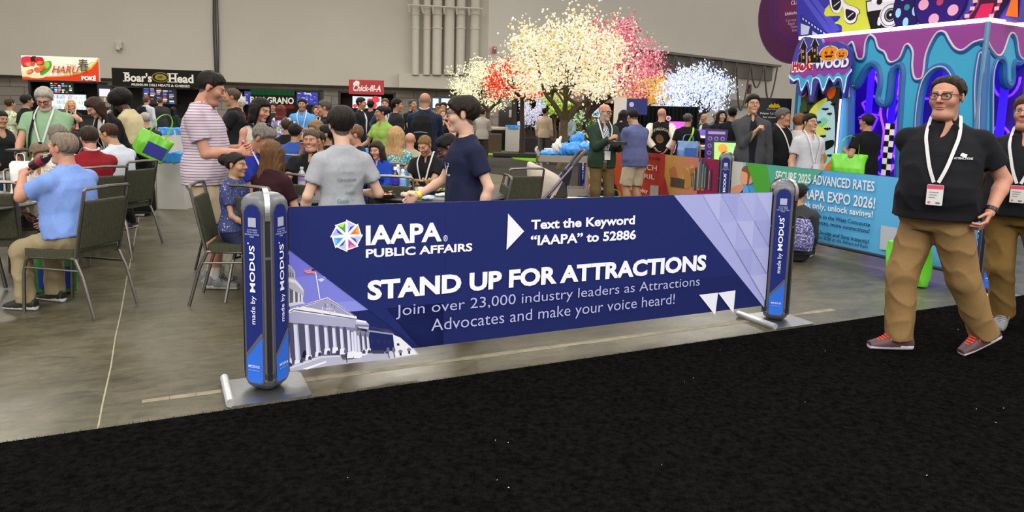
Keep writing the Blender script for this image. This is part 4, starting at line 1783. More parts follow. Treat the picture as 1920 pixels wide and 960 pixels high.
	if hair_style not in ('bald', 'buzz', 'fringe', 'none'):
		K = Field(rh)
		nz = wrinkles(.0035, 70, (1, 1, .4), len(label) * .37)
		thick = {'short': .016, 'tall': .026, 'long': .015, 'bun': .011, 'cap': .010, 'afro': .02, 'curly': .026, 'wavy': .020, 'sides': .013, 'crew': .006}[hair_style]
		K.ell((0, .014, .036), (.0755 * fw, .097, .082), k=.01)
		if hair_style == 'afro':
			K.ell((0, .040, .068), (.148, .150, .125), k=.03)
		cut_y = [-.13, -.085, -.045, -.005, .02, .05, .09, .14]
		if hair_style == 'sides':
			cz = [.128, .118, .070, -.015, -.012, -.045, -.078, -.085]
		elif hair_style in ('long', 'wavy'):
			cz = [.072, .070, .045, -.03, -.12, -.2, -.25, -.25]
		elif hair_style == 'afro':
			cz = [.055, .05, .02, -.03, -.05, -.06, -.07, -.07]
		else:
			cz = [.078, .072, .045, -.012, -.012, -.050, -.082, -.09] if hair_style != 'tall' else [.064, .056, .022, -.022, -.015, -.055, -.085, -.09]
		longh = {'long': .40, 'wavy': .34}.get(hair_style, 0)
		if longh:
			ll = hair[2] if len(hair) > 2 else longh
			zu = HMt.T @ V3(0, 0, 1)
			zu = zu * .8 + V3(0, 0, 1) * .2
			zu /= np.linalg.norm(zu)
			xu = V3(1, 0, 0) - zu * zu[0]
			xu /= np.linalg.norm(xu)
			HG = np.stack([xu, np.cross(zu, xu), zu], -1)
			K.loft((0, .035, 0), HG, [(-ll / hsz, 0, .092, .090, .016), (-ll * .6 / hsz, 0, .078, .120, .034), (-.14, 0, .035, .108, .050), (-.05, 0, .01, .088, .070), (.03, 0, .0, .082, .080)], k=.03)
			for sd in (1, -1):
				K.cone((.070 * sd, -.01, .02), V3(.070 * sd, -.01, .02) + HG @ V3(.022 * sd, -.01, -.21), .022, .022, k=.03)
		if hair_style == 'bun':
			K.ell((0, .13, .05), (.045, .04, .045), k=.015)
		if hair_style == 'pony':
			pass

		def cutf(P):
			return np.maximum(np.interp(P[..., 1], cut_y, cz) - P[..., 2], -1)

		
		def dispf(P):
			up = P[:, 2] - np.interp(P[:, 1], cut_y, cz) + .004 * np.sin(P[:, 0] * 90 + len(label)) * (P[:, 1] < -.03)
			if longh or hair_style == 'afro':
				side = (np.abs(P[:, 0]) > (.072 if hair_style != 'afro' else .09)) & (P[:, 1] > -.05)
				up = np.where(side, np.maximum(up, .06), up)
			t = np.clip(up / .030, 0, 1)
			t = t * t * (3 - 2 * t)
			crown = 1 + (.45 if hair_style in ('tall', 'short', 'wavy') else 0) * np.clip((P[:, 2] - .07) / .05, 0, 1)
			strand = np.abs(np.sin(P[:, 0] * 95 + P[:, 1] * 30 + 3 * np.sin(P[:, 1] * 22 + P[:, 0] * 14 + len(label))))
			low = np.clip((P[:, 2] + .03) / .10, 0, 1)
			sidef = .38 + .62 * low if hair_style in ('short', 'tall', 'sides', 'crew') else np.ones(len(P))
			if longh:
				sidef = np.clip((P[:, 2] + .16) / .14, 0, 1)
			if hair_style in ('short', 'tall', 'sides', 'bun', 'curly', 'crew'):
				earhole = (np.abs(P[:, 0]) > .066) & (np.hypot(P[:, 1] - .012, (P[:, 2] - .002) * .8) < .028)
				up = np.where(earhole, -.01, up)
			tk = (.0045 + thick * crown * t * sidef) - .0045 * strand * t * (hair_style in ('short', 'tall', 'wavy', 'sides'))
			d = tk + nz(P) * (2.4 if hair_style in ('afro', 'curly', 'wavy') else 1.2) * t
			d = d + .0022 * np.sin(P[:, 0] * 210 + P[:, 2] * 60) * t
			return np.where(up < .0, -.06, d)
		Vk, Qk = K.mesh(disp=dispf)
		if hair_style == 'afro':
			pass
		mesh_obj('hair' if hair_style != 'cap' else 'hair', hc + (Vk * hsz) @ HMt.T, Qk, hair_mat(hair_c), root, True)
	if hair_style == 'cap' or (len(hair) > 3 and hair[3]):
		cc = hair[2] if hair_style == 'cap' else hair[3]
		K = Field(rh)
		K.ell((0, .014, .040), (.085, .107, .092), k=.01, clip=[((0, 0, .045), (0, -.12, -1))])
		K.ell((0, -.115, .052), (.068, .075, .008), M=rot('x', R_(-12)), k=.006, clip=[((0, -.05, 0), (0, 1, 0))])
		Vk, Qk = K.mesh()
		mesh_obj('cap', hc + (Vk * hsz) @ HMt.T, Qk, fabric(cc), root, True)
	if glasses:
		mb = MB()
		r = .0016 if glasses != 'heavy' else .0028
		for sd in (1, -1):
			ring = rounded_rect(.050, .034, .012, 3, .0335 * sd, .010)
			mb.tube([to_head((x, -.1035 + abs(x) * .10, z)) for x, z in ring], r * hsz * 1.15, 6, closed=True)
			mb.tube([to_head((.058 * sd, -.096, .018)), to_head((.079 * fw * sd, -.03, .018)), to_head((.080 * fw * sd, .012, .012))], r * hsz, 5)
		mb.tube([to_head((-.010, -.104, .014)), to_head((0, -.107, .017)), to_head((.010, -.104, .014))], r * hsz, 5)
		mb.build('eyeglasses', plastic('#17161a' if glasses != 'wire' else '#55504c', .3), root, True)
	# --- top
	ease = {'tee': .020, 'polo': .018, 'blouse': .016, 'tank': .010, 'long': .016, 'jacket': .023, 'hoodie': .024, 'dress': .016, 'vest': .014, 'longdress': .02}[top_kind] * s
	ease = max(ease, RB * .95)
	tm = top[2] if len(top) > 2 else fabric(top[1])
	hm_z = hem * s
	sp = [(z, x, y, rx + ease + .014 * s * (z < .11 * s), ry + ease + .014 * s * (z < .11 * s)) for z, x, y, rx, ry in prof if z > hm_z]
	zl = np.array([p[0] for p in prof])
	wb = np.array([p[3] for p in prof]).max()
	# cloth hangs from the belly: it does not tuck back in below it
	yb = min(p[2] - p[4] for p in sp)
	nsp = []
	for z, x, y, rx, ry in sp:
		if z < .2 * s and waist is None:
			g = .5
			fy = y - ry
			fy2 = fy * (1 - g) + yb * g if z > -.02 * s else fy * .75 + yb * .25
			by = y + ry
			nsp.append((z, x, (fy2 + by) / 2, max(rx, wb * .93), (by - fy2) / 2))
		else:
			nsp.append((z, x, y, rx, ry))
	b0 = nsp[0]
	nsp = [(hm_z - .03 * s, b0[1], b0[2], b0[3], b0[4])] + nsp
	sp = nsp
	S = Field(RB)
	S.loft(pel, U, sp, k=.02)
	if sex == 'f' and not child:
		for sd in (1, -1):
			S.ell(T((.07 * sd, -.095, .335)), V3(.066, .056, .064) * s, k=.03)
	sl_ends = []
	for i, ((sh, e, wr), side) in enumerate(zip(arm_j, (1, -1))):
		base = T((.05 * side, .01, .478))
		if sleeve:
			S.cone(T((.03 * side, .022, .535)), T((.135 * side, .012, .466)), .040 * s + ease * .4, .036 * s + ease * .5, k=.04)
		if sleeve == 0:
			S.cone(base, sh + (base - sh) * .35, .052 * s + ease * .4, .05 * s + ease * .3, k=.02)
			continue
		S.cone(base, sh, .045 * s + ease * .7, .052 * ar + ease * .7, k=.03)
		if sleeve < 1:
			en = sh + (e - sh) * sleeve
			d = (e - sh) / np.linalg.norm(e - sh)
			S.cone(sh, sh + (e - sh) * (sleeve + .3), .054 * ar + ease, .052 * ar + ease * 1.15, k=.02, clip=[(en, d)])
		else:
			d = (wr - e) / np.linalg.norm(wr - e)
			S.cone(sh, e, .054 * ar + ease * .8, .044 * ar + ease * .75, k=.02)
			S.cone(e, wr + d * .05, .044 * ar + ease * .75, .034 * ar + ease * .6, k=.015, clip=[(wr + d * -.012, d)])
	nk = 1 + fat * .6
	upn = U @ V3(0, -.12, 1)
	if collar and top_kind in ('polo', 'long', 'jacket', 'blouse', 'hoodie'):
		S.cone(T((0, .014, .50)), T((0, .008, .580)), .080 * s * nk, .068 * s * nk, k=.012, clip=[(T((0, 0, .582)), U @ V3(0, .25, 1))])
		if lod in ('near', 'hero') and top_kind in ('polo', 'long'):
			for sd in (1, -1):
				S.ell(T((.050 * sd * nk, -.070 * nk - belly * .1, .510)), V3(.030, .014, .040) * s, M=U @ rot('z', R_(-30 * sd)) @ rot('y', R_(28 * sd)), k=.004)
		S.cone(T((0, .014, .49)), T((0, -.002, .66)), .062 * s * nk, .060 * s * nk, k=.004, op='sub')
		S.ell(T((0, -.105, .535)), V3(.022, .07, .085) * s, k=.006, op='sub')
	else:
		S.cone(T((0, -.008, .53)), T((0, -.020, .68)), .060 * s * nk, .066 * s * nk, k=.008, op='sub')
		if top_kind in ('tank', 'vest', 'blouse', 'dress'):
			S.ell(T((0, -.10, .50)), V3(.06, .07, .10) * s, k=.01, op='sub')
	if top_kind == 'jacket' and inner:
		S.ell(T((0, -.16, .30)), V3(.050, .13, .30) * s, k=.01, op='sub')
		S.ell(T((0, -.16, -.08)), V3(.035, .13, .22) * s, k=.01, op='sub')
	wa = {'hero': .0075, 'near': .006, 'mid': .005, 'far': .004}[lod]
	dsp0 = wrinkles(wa * .8, 20, (1, 1, 1.3), len(label) * .71, True)
	zn = .50 * s

	def dsp(P):
		q = (P - pel) @ U
		return dsp0(P) * np.clip((zn - q[:, 2]) / (.16 * s), 0, 1)

	Vs, Qs = S.mesh(cuts=[(T((0, 0, hem)), U @ V3(0, 0, -1))], disp=dsp)
	shirt = mesh_obj({'jacket': 'jacket', 'dress': 'dress', 'longdress': 'dress', 'hoodie': 'hoodie', 'vest': 'vest'}.get(top_kind, 'shirt'), Vs, Qs, tm, root, True)
	if inner:
		S2 = Field(RB)
		e2 = max(.010 * s, RB * .6)
		S2.loft(pel, U, [(z, x, y, rx + e2, ry + e2) for z, x, y, rx, ry in prof if z > hm_z], k=.02)
		S2.cone(T((0, .014, .50)), T((0, .004, .56)), .072 * s * nk, .064 * s * nk, k=.012, clip=[(T((0, 0, .565)), U @ V3(0, .35, 1))])
		S2.ell(T((0, -.10, .55)), V3(.025, .07, .07) * s, k=.006, op='sub')
		V2, Q2_ = S2.mesh(cuts=[(T((0, 0, hem + .01)), U @ V3(0, 0, -1))])
		mesh_obj('inner_shirt', V2, Q2_, inner if not isinstance(inner, str) else fabric(inner), root, True)

	def surf(x, z, extra=.004, back=False):
		"""a point on the front (or back) of the top, torso frame units"""
		zz = z * s
		zs = [p[0] for p in sp]
		cy, rx, ry = (np.interp(zz, zs, [p[i] for p in sp]) for i in (2, 3, 4))
		q = min(abs(x * s / rx), .97)
		d = ry * (1 - q ** 2.3) ** (1 / 2.3) + extra
		return pel + U @ V3(x * s, cy + d if back else cy - d, zz)

	def ribbon(pts, wd, nm, m, par=root, tk=.0015):
		P = [np.array(p) for p in smooth_open([tuple(p) for p in pts], 4)]
		vs, fs = [], []
		ctr = pel + U @ V3(0, 0, .25 * s)
		for i, p in enumerate(P):
			t = P[min(i + 1, len(P) - 1)] - P[max(i - 1, 0)]
			t = t / max(np.linalg.norm(t), 1e-6)
			o = p - ctr
			o = o - t * (o @ t)
			o = o / max(np.linalg.norm(o), 1e-6)
			sd = np.cross(t, o) * wd / 2
			vs += [p - sd, p + sd, p + sd + o * tk, p - sd + o * tk]
		for i in range(len(P) - 1):
			for k in range(4):
				fs.append((i * 4 + k, i * 4 + (k + 1) % 4, i * 4 + 4 + (k + 1) % 4, i * 4 + 4 + k))
		fs += [(0, 3, 2, 1), tuple((len(P) - 1) * 4 + k for k in range(4))]
		return mesh_obj(nm, [tuple(v) for v in vs], fs, m, par)

	if lanyard:
		lc = '#c3c2c6'
		bz = .16 if belly < .06 else .19
		bust = .03 if sex == 'f' else 0
		ex = .012 + RB * .5
		pts = [T((.075, .02, .60)), T((.085, -.035, .545)) + U @ V3(0, -ex, .004), surf(.088, .47, ex + .006), surf(.072, .39, ex + bust), surf(.045, .28, ex + bust * .8), surf(.012, bz, ex + .002)]
		ptr = [p - 2 * (U @ V3(1, 0, 0)) * ((U @ V3(1, 0, 0)) @ (p - pel)) for p in pts]
		bk = [T((.075, .02, .60)), T((.05, .085, .585)), T((0, .10, .575)), T((-.05, .085, .585)), T((-.075, .02, .60))]
		path = pts[::-1] + bk[1:-1] + ptr
		lan = ribbon(path, .020 * s, 'lanyard', fabric(lc), root, .002)
		if badge:
			c = surf(0, bz - .075, ex + .012)
			BM = Matrix(np.array(U).tolist()).to_4x4()
			BM.translation = Vector(c)
			mb = MB()
			mb.prism(rounded_rect(.088 * s, .125 * s, .006, 2), -.002, .002, BM @ Matrix.Rotation(R_(90), 4, 'X'))
			bg_ = mb.build('badge', plastic('#c9c7c8', .4), root)
			if lod in ('hero', 'near'):
				ar_ = Art((0, 0, 0), (1, 0, 0), (0, 0, 1))
				ar_.o = Vector(c) + Vector(U @ V3(0, -.0024, 0))
				ar_.u, ar_.v = Vector(U @ V3(1, 0, 0)), Vector(U @ V3(0, 0, 1))
				ar_.n = ar_.u.cross(ar_.v)
				ar_.rect(-.042 * s, .036 * s, .084 * s, .024 * s, '#c84a5c')
				for i in range(3):
					ar_.rect(-.03 * s, (.014 - .016 * i) * s, (.05 - .008 * i) * s, .005 * s, '#8c8a90', same=i > 0)
				ar_.poly(circle(-.027 * s, -.046 * s, .008 * s, 10), '#d9607a')
				ar_.rect(.008 * s, -.052 * s, .022 * s, .010 * s, '#6e6c74')
				ar_.build('badge_print', PRINT, bg_)
	if strap:
		# a bag strap over one shoulder: (side, colour, cross body)
		sd, sc_, cross = strap
		pts = [surf(-.10 * sd if cross else .15 * sd, .0, .014), surf(0.02 * sd if cross else .13 * sd, .25, .014), surf(.09 * sd, .44, .018), T((.115 * sd, 0, .545)), surf(.10 * sd, .44, .018, True), surf(.02 * sd if cross else .13 * sd, .25, .014, True), surf(-.10 * sd if cross else .14 * sd, .02, .014, True)]
		ribbon(pts, .035 * s, 'shoulder_strap', fabric(sc_), root, .004)
	# --- bottom
	if legs and bot in ('trousers', 'shorts', 'jeans'):
		be = max(.014 * s, RB)
		L = Field(RB)
		pp = [(z, x, y * .5, rx + be * .8, ry + be * .8 + abs(y) * .3) for z, x, y, rx, ry in prof if z < .09 * s]
		L.loft(pel, U if not sit else np.eye(3), pp, k=.03)
		clipz = None
		for hip, kn, an, fy_, fp_ in leg_j:
			d = (an - kn) / np.linalg.norm(an - kn)
			if bot == 'shorts':
				d0 = (kn - hip) / np.linalg.norm(kn - hip)
				L.cone(hip, kn + d0 * .06, .084 * lr + be, .075 * lr + be, k=.03, clip=[(hip + (kn - hip) * .93, d0)])
			else:
				L.cone(hip, kn, .082 * lr + be, .060 * lr + be * 1.1, k=.03)
				L.cone(kn, an + d * .08, .060 * lr + be * 1.1, .050 * lr + be * 1.25, k=.02, clip=[(an + d * .015, d)])
		Vl, Ql = L.mesh(disp=wrinkles(wa, 20, (1, 1, 1.7), len(label) * .33 + 2, True))
		mesh_obj('trousers' if bot != 'shorts' else 'shorts', Vl, Ql, bottom[2] if len(bottom) > 2 else fabric(bottom[1]), root, True)
		if waist:
			mb = MB()
			zz = (waist[1] if len(waist) > 1 else .04) * s
			cy, rx, ry = (np.interp(zz, [p[0] for p in pp], [p[i] for p in pp]) for i in (2, 3, 4))
			mb.tube([tuple(pel + V3((rx + .006) * math.cos(t), cy + (ry + .006) * math.sin(t), zz)) for t in np.linspace(0, 2 * math.pi, 33)[:-1]], .018 * s, 8, closed=True)
			mb.build('belt', plastic(waist[0], .5), root, True)
	elif legs and bot == 'skirt':
		L = Field(RB)
		zl_ = -pz + bottom[2]
		L.loft(pel, np.eye(3), [(zl_, 0, 0, .21 * s, .19 * s), (zl_ * .5, 0, 0, .195 * s, .17 * s)] + [(z, x, y, rx + .02, ry + .02) for z, x, y, rx, ry in prof if -.1 * s < z < .1 * s], k=.02)
		Vl, Ql = L.mesh(disp=wrinkles(.006, 22, (1, 1, .15), 1.0))
		mesh_obj('skirt', Vl, Ql, fabric(bottom[1]), root, True)
	# --- shoes
	if shoes and legs:
		for hip, kn, an, fy_, fp_ in leg_j:
			K = Field(max(RN * 1.2, .0055))
			K.loft((0, 0, 0), np.array([[1, 0, 0], [0, 0, -1], [0, 1, 0]], float), [(-.092, 0, -.038, .036, .044), (-.03, 0, -.026, .043, .060), (.05, 0, -.034, .048, .052), (.12, 0, -.048, .050, .037), (.188, 0, -.060, .036, .024)], e=2.4, k=.02)
			K.cone((0, .02, -.02), (0, .02, .035), .046, .044, k=.02, clip=[((0, 0, .030), (0, 0, 1))])
			Vk, Qk = K.mesh(cuts=[((0, 0, -.083), (0, 0, -1))])
			ck = np.tile(np.array(lin(shoes if isinstance(shoes, str) else shoes[0])), (len(Vk), 1))
			sole = lin('#d8d6d8' if isinstance(shoes, str) else shoes[1])
			ck[Vk[:, 2] < -.060 + np.where(Vk[:, 1] > 0, .012, 0)] = sole
			FM = rot('z', R_(fy_)) @ rot('x', R_(fp_))
			sh_o = mesh_obj('shoe', an + (Vk * s) @ FM.T, Qk, VCOL, root, True, ck)
			if not isinstance(shoes, str) and len(shoes) > 2:
				mb = MB()
				for q in range(6):
					y = -.045 - q * .016
					z = .033 - q * .0095
					mb.tube([tuple(an + FM @ (V3(x, y + dy, z - abs(x) * .35) * s)) for x, dy in ((-.030, 0), (0, -.012), (.030, 0))], .0056 * s, 5)
				for sd in (1, -1):
					mb.tube([tuple(an + FM @ (V3(*p) * s)) for p in ((0, -.065, .030), (.022 * sd, -.060, .042), (.046 * sd, -.062, .022), (.052 * sd, -.075, -.015))], .003 * s, 5)
				mb.build('laces', fabric(shoes[2]), sh_o)
	if watch:
		i = 0 if watch[0] == 'L' else 1
		sh, e, wr = arm_j[i]
		d = (wr - e) / np.linalg.norm(wr - e)
		c = wr - d * .025 * s
		mb = MB()
		r = .031 * ar
		mb.tube([tuple(c - d * .012), tuple(c + d * .012)], r * 1.12, 14)
		mb.build('wristband', plastic(watch[1], .4), root, True)
	return dict(root=root, T=T, pel=pel, U=U, s=s, arms=arm_j, hc=hc, surf=surf, head=to_head, loc=loc, a=a, ribbon=ribbon, shirt=shirt, HM=HMt, legs=leg_j)


def world_of(p, q):
	"""local point q of person p, in the hall"""
	r = rot('z', p['a']) @ np.array(q, float)
	return Vector((p['loc'].x + r[0], p['loc'].y + r[1], p['loc'].z + r[2]))

# ------------------------------------------------------------------ the dripping-slime booth on the right
BA = R_(28)
BL = Vector((math.sin(BA), -math.cos(BA), 0))          # along the long face, image-left to image-right (towards us)
BR = Vector((math.cos(BA), math.sin(BA), 0))           # along the right face, going away
corner = at(1843, 130, 9.6)
corner.z = 0


class Face:
	def __init__(self, o, u):
		self.o, self.u, self.n = o, u.normalized(), u.normalized().cross(UP)

	def uv(self, px, py):
		d = ray(px, py)
		c = Vector((0, 0, EYE))
		t = (self.o - c).dot(self.n) / d.dot(self.n)
		q = c + d * t - self.o
		return q.dot(self.u), q.z

	def pts(self, pp, n=5, smooth=True, closed=True):
		r = [self.uv(*p) for p in pp]
		return (smooth_closed(r, n) if closed else smooth_open(r, n)) if smooth else r

	def M(self, d=0.0):
		m = Matrix((self.u, UP, self.n)).transposed().to_4x4()
		return Matrix.Translation(self.o + self.n * d) @ m

	def art(self, d=0.0, layer=.0006, rel=True):
		return Art(self.o + self.n * d - (corner if rel else Vector((0, 0, 0))), self.u, UP, layer)


FL = Face(corner, BL)
FR = Face(corner, BR)
booth = thing('slime_booth', 'big purple and cyan booth with dripping slime front and violet glowing openings', 'booth', corner)
ul = FL.uv(1496, 120)[0]
ztop = FL.uv(1848, 42)[1]
zl = [FL.uv(1848, 42)[1], FL.uv(1497, 74)[1]]
ztop = sum(zl) / 2
RW = 3.6
# shell of the booth: floor-standing back, inner walls and roof in deep violet
inner = mat('booth_inside', '#3a1d78', .5, noise=.1, nscale=3)
mb = MB()
dpt = 1.05
A0, A1 = corner + BL * ul, corner
for p, q in ((A0, A0 - FL.n * 0 + (-FL.n) * dpt),):
	pass
back0, back1 = A0 - FL.n * dpt, A1 - FL.n * dpt


def wall_between(mb, p, q, z0, z1, th=.06):
	d = (q - p)
	n = Vector((d.y, -d.x, 0)).normalized() * th
	r = [p, q, q + n, p + n]
	mb.add([(v.x, v.y, z0) for v in r] + [(v.x, v.y, z1) for v in r], [(3, 2, 1, 0), (4, 5, 6, 7), (0, 1, 5, 4), (1, 2, 6, 5), (2, 3, 7, 6), (3, 0, 4, 7)])


wall_between(mb, back0, back1, 0, ztop)
wall_between(mb, A0, back0, 0, ztop)
mb.v = [tuple(Vector(v) - corner) for v in mb.v]
mb.build('inner_walls', inner, booth)
mb = MB()
r = [A0, A1, A1 + BR * RW, A0 - FL.n * dpt + BR * 0]
r = [A0, A1, A1 + BR * RW, A0 + BR * RW]
mb.add([(v.x, v.y, ztop - .06) for v in r] + [(v.x, v.y, ztop) for v in r], [(3, 2, 1, 0), (4, 5, 6, 7), (0, 1, 5, 4), (1, 2, 6, 5), (2, 3, 7, 6), (3, 0, 4, 7)])
mb.v = [tuple(Vector(v) - corner) for v in mb.v]
mb.build('roof', inner, booth)

SLIME_CYAN, PU, OUT = mat('slime_cyan', '#2f9fc8', .4, noise=.03, nscale=2), mat('booth_purple', '#8c2f8c', .45, noise=.05, nscale=2), plastic('#c3bccd', .4)
DKV = plastic('#2a1550', .4)


def drip_face(face, u0, u1, openings, slime, name):
	"""cyan front with real openings, purple crown panel above, pale piping along every outline"""
	z1 = ztop
	outer = [(u0, 0.02), (u1, 0.02), (u1, z1), (u0, z1)]
	vs, fs = fill_shape([outer] + openings, .06)
	mb = MB()
	mb.add(vs, fs, face.M(-.06))
	mb.v = [tuple(Vector(v) - corner) for v in mb.v]
	f = mb.build(name, SLIME_CYAN, booth)
	vs, fs = fill_shape([slime], .015)
	mb = MB()
	mb.add(vs, fs, face.M(.001))
	mb.v = [tuple(Vector(v) - corner) for v in mb.v]
	c = mb.build('purple_crown', PU, f)
	mb = MB()
	for lp in openings:
		mb.tube([tuple(face.M(.006) @ Vector((x, y, 0)) - corner) for x, y in lp], .019, 8, closed=True)
	mb.build('opening_piping', OUT, f, smooth=True)
	mb = MB()
	for lp in openings:
		mb.tube([tuple(face.M(-.034) @ Vector((x, y, 0)) - corner) for x, y in lp], .062, 8, closed=True)
	mb.tube([tuple(face.M(-.034) @ Vector((x, y - .01, 0)) - corner) for x, y in slime if y < z1 - .02], .058, 8)
	mb.build('blue_edge', mat('edge_blue', '#1f5a9e', .4, noise=.03), f, smooth=True)
	mb = MB()
	low = [p for p in slime if p[1] < z1 - .02]
	mb.tube([tuple(face.M(.016) @ Vector((x, y, 0)) - corner) for x, y in low], .015, 8)
	mb.build('crown_piping', OUT, f, smooth=True)
	return f


g = lambda *pp: FL.pts(pp, 6)
zb = lambda px: 392
op1 = g((1594, 172), (1606, 158), (1622, 130), (1636, 120), (1648, 132), (1650, 160), (1646, 185), (1656, 196), (1664, 190), (1668, 165), (1672, 135), (1684, 122), (1692, 132), (1690, 180), (1682, 320), (1678, 392), (1640, 392), (1592, 388), (1592, 280))
op2 = g((1720, 320), (1718, 230), (1728, 160), (1748, 130), (1772, 126), (1788, 150), (1792, 200), (1790, 320), (1784, 400), (1722, 398))
op3 = g((1830, 250), (1830, 160), (1836, 110), (1841, 98), (1844, 110), (1840, 180), (1836, 300), (1832, 420), (1822, 420))
wave = [(1500, 74), (1500, 130), (1560, 110), (1592, 84), (1600, 80), (1606, 100), (1610, 110), (1620, 108), (1624, 80), (1632, 66), (1642, 72), (1648, 90), (1660, 98), (1667, 114), (1676, 116), (1688, 108), (1698, 86), (1706, 84), (1713, 98), (1712, 125), (1716, 146), (1726, 148), (1732, 140), (1738, 100), (1756, 64), (1772, 60), (1782, 76), (1792, 90), (1806, 94), (1826, 80), (1846, 74)]
wv = [FL.uv(*p) for p in wave]
wv = smooth_open(wv, 5)
wv = [(max(ul + .01, min(x, -.012)), y) for x, y in wv]
slime = wv + [(-.012, ztop - .005), (ul + .01, ztop - .005)]
drip_face(FL, ul, -.01, [op1, op2, op3], slime, 'slime_front')
h = lambda *pp: FR.pts(pp, 6)
op4 = h((1859, 250), (1860, 150), (1866, 118), (1876, 108), (1884, 118), (1886, 150), (1894, 160), (1900, 150), (1901, 120), (1912, 118), (1930, 120), (1932, 260), (1930, 420), (1858, 420))
wave = [(1848, 74), (1856, 90), (1868, 104), (1878, 98), (1890, 66), (1898, 63), (1904, 74), (1908, 100), (1914, 110), (1922, 108), (1930, 80), (1950, 70)]
wv = smooth_open([FR.uv(*p) for p in wave], 5)
wv = [(max(.012, x), y) for x, y in wv]
drip_face(FR, .01, RW, [op4], wv + [(RW - .01, wv[-1][1]), (RW - .01, ztop - .005), (.012, ztop - .005)], 'slime_side')
# corner post, door posts with bolts, glowing cap strip
mb = MB()
mb.tube([(0, 0, 0), (0, 0, ztop)], .035, 8)
mb.build('corner_post', mat('corner_steel', '#5f86a8', .4, metal=.3), booth)
for px, w in ((1575, .14), (1696, .14)):
	u = FL.uv(px, 250)[0]
	mb = MB()
	mb.box((u, 1.1, -.12), (w, 2.2, .1), M=FL.M())
	mb.v = [tuple(Vector(v) - corner) for v in mb.v]
	dp = mb.build('door_post', mat('post_violet', '#45246f', .5), booth)
	mb = MB()
	for i in range(6):
		mb.box((u, .35 + i * .33, -.065), (.012, .03, .012), M=FL.M())
	mb.v = [tuple(Vector(v) - corner) for v in mb.v]
	mb.build('bolt', plastic('#8c7cae'), dp)
for k, (fc, u0, u1) in enumerate(((FL, ul, .02), (FR, -.02, RW))):
	mb = MB()
	mb.box(((u0 + u1) / 2, ztop + .022, .0), (u1 - u0, .05, .05), M=fc.M())
	mb.v = [tuple(Vector(v) - corner) for v in mb.v]
	mb.build('light_strip', glow('#efe4ff' if k == 0 else '#ffd9d6', 6.0), booth)
mb = MB()
u = FL.uv(1571, 260)[0]
mb.box((u, 1.0, .03), (.035, 1.75, .03), M=FL.M())
mb.v = [tuple(Vector(v) - corner) for v in mb.v]
mb.build('upright_light', glow('#f3b4ff', 4.0), booth)
# violet neon scrolls on the inner back wall
bk = Face(corner - FL.n * (dpt - .07), BL)
neon = glow('#5a22ff', 3.0)
neon2 = glow('#8a3bff', 2.2)
for i in range(40):
	mb = MB()
	u, z = random.uniform(ul + .15, -.15), random.uniform(.5, ztop - .3)
	rr = random.uniform(.10, .26)
	kind = i % 3
	if kind == 0:
		pts = [(u + rr * math.cos(t) * (1 - .4 * t / 6.3), z + rr * 1.5 * math.sin(t) * (1 - .4 * t / 6.3)) for t in np.linspace(0, 6.3, 18)]
	elif kind == 1:
		pts = [(u + .05 * math.sin(t * 2), z - .5 + t * .25) for t in np.linspace(0, 4, 14)]
	else:
		pts = [(u - rr, z), (u, z + rr * .6), (u + rr, z), (u + rr * .6, z - rr), (u - rr * .5, z - rr * .8), (u - rr, z)]
	mb.tube([tuple(bk.M(.03) @ Vector((x, y, 0)) - corner) for x, y in pts], .018, 6)
	mb.build('neon_scroll', neon if i % 2 else neon2, booth)
for k in range(7):
	mb = MB()
	u = ul + .3 + k * (-ul - .5) / 6
	mb.box((u, ztop * .5, .06), (.10, ztop * .8, .04), M=bk.M())
	mb.v = [tuple(Vector(v) - corner) for v in mb.v]
	mb.build('lit_column', glow('#3c1ae0', 1.1 if k % 2 else .5), booth)
for k in range(3):
	l = area_lamp('violet_lamp', tuple(corner + BL * (ul * (.2 + .3 * k)) - FL.n * .55 + UP * (ztop - .15)), .8, 16, (.28, .10, 1.0))
l = area_lamp('violet_lamp', tuple(corner + BR * 1.6 - FR.n * 1.2 + UP * (ztop - .15)), .8, 14, (.2, .10, 1.0))
# dark blue machine inside the right opening
m_ = thing('game_cabinet', 'tall dark blue cabinet inside the right side opening of the slime booth', 'cabinet', corner + BR * 1.75 - FR.n * .75, BA)
mb = MB()
mb.box((0, 0, 1.15), (.9, .7, 2.3), bev=.03)
mb.build('cabinet_body', plastic('#17236b', .3), m_)
mb = MB()
mb.box((0, -.36, 1.5), (.7, .02, .9), bev=.01)
mb.build('front_panel', plastic('#20318c', .25), m_)
# checkered strip beside the doorway
ck = Face(corner + FL.n * .012, BL)
ar = ck.art(.0, rel=False)
ua, va = ck.uv(1652, 325)
for i in range(9):
	for j in range(2):
		ar.rect(ua + j * .075 - .0, .75 + i * .085, .075, .085, '#e8e6ea' if (i + j) % 2 == 0 else '#111114', same=i + j > 0)
o = ar.build('checker_strip', PRINT)
tag(o, 'black and white checkered strip on the booth front beside the person with a green bag', 'sign')

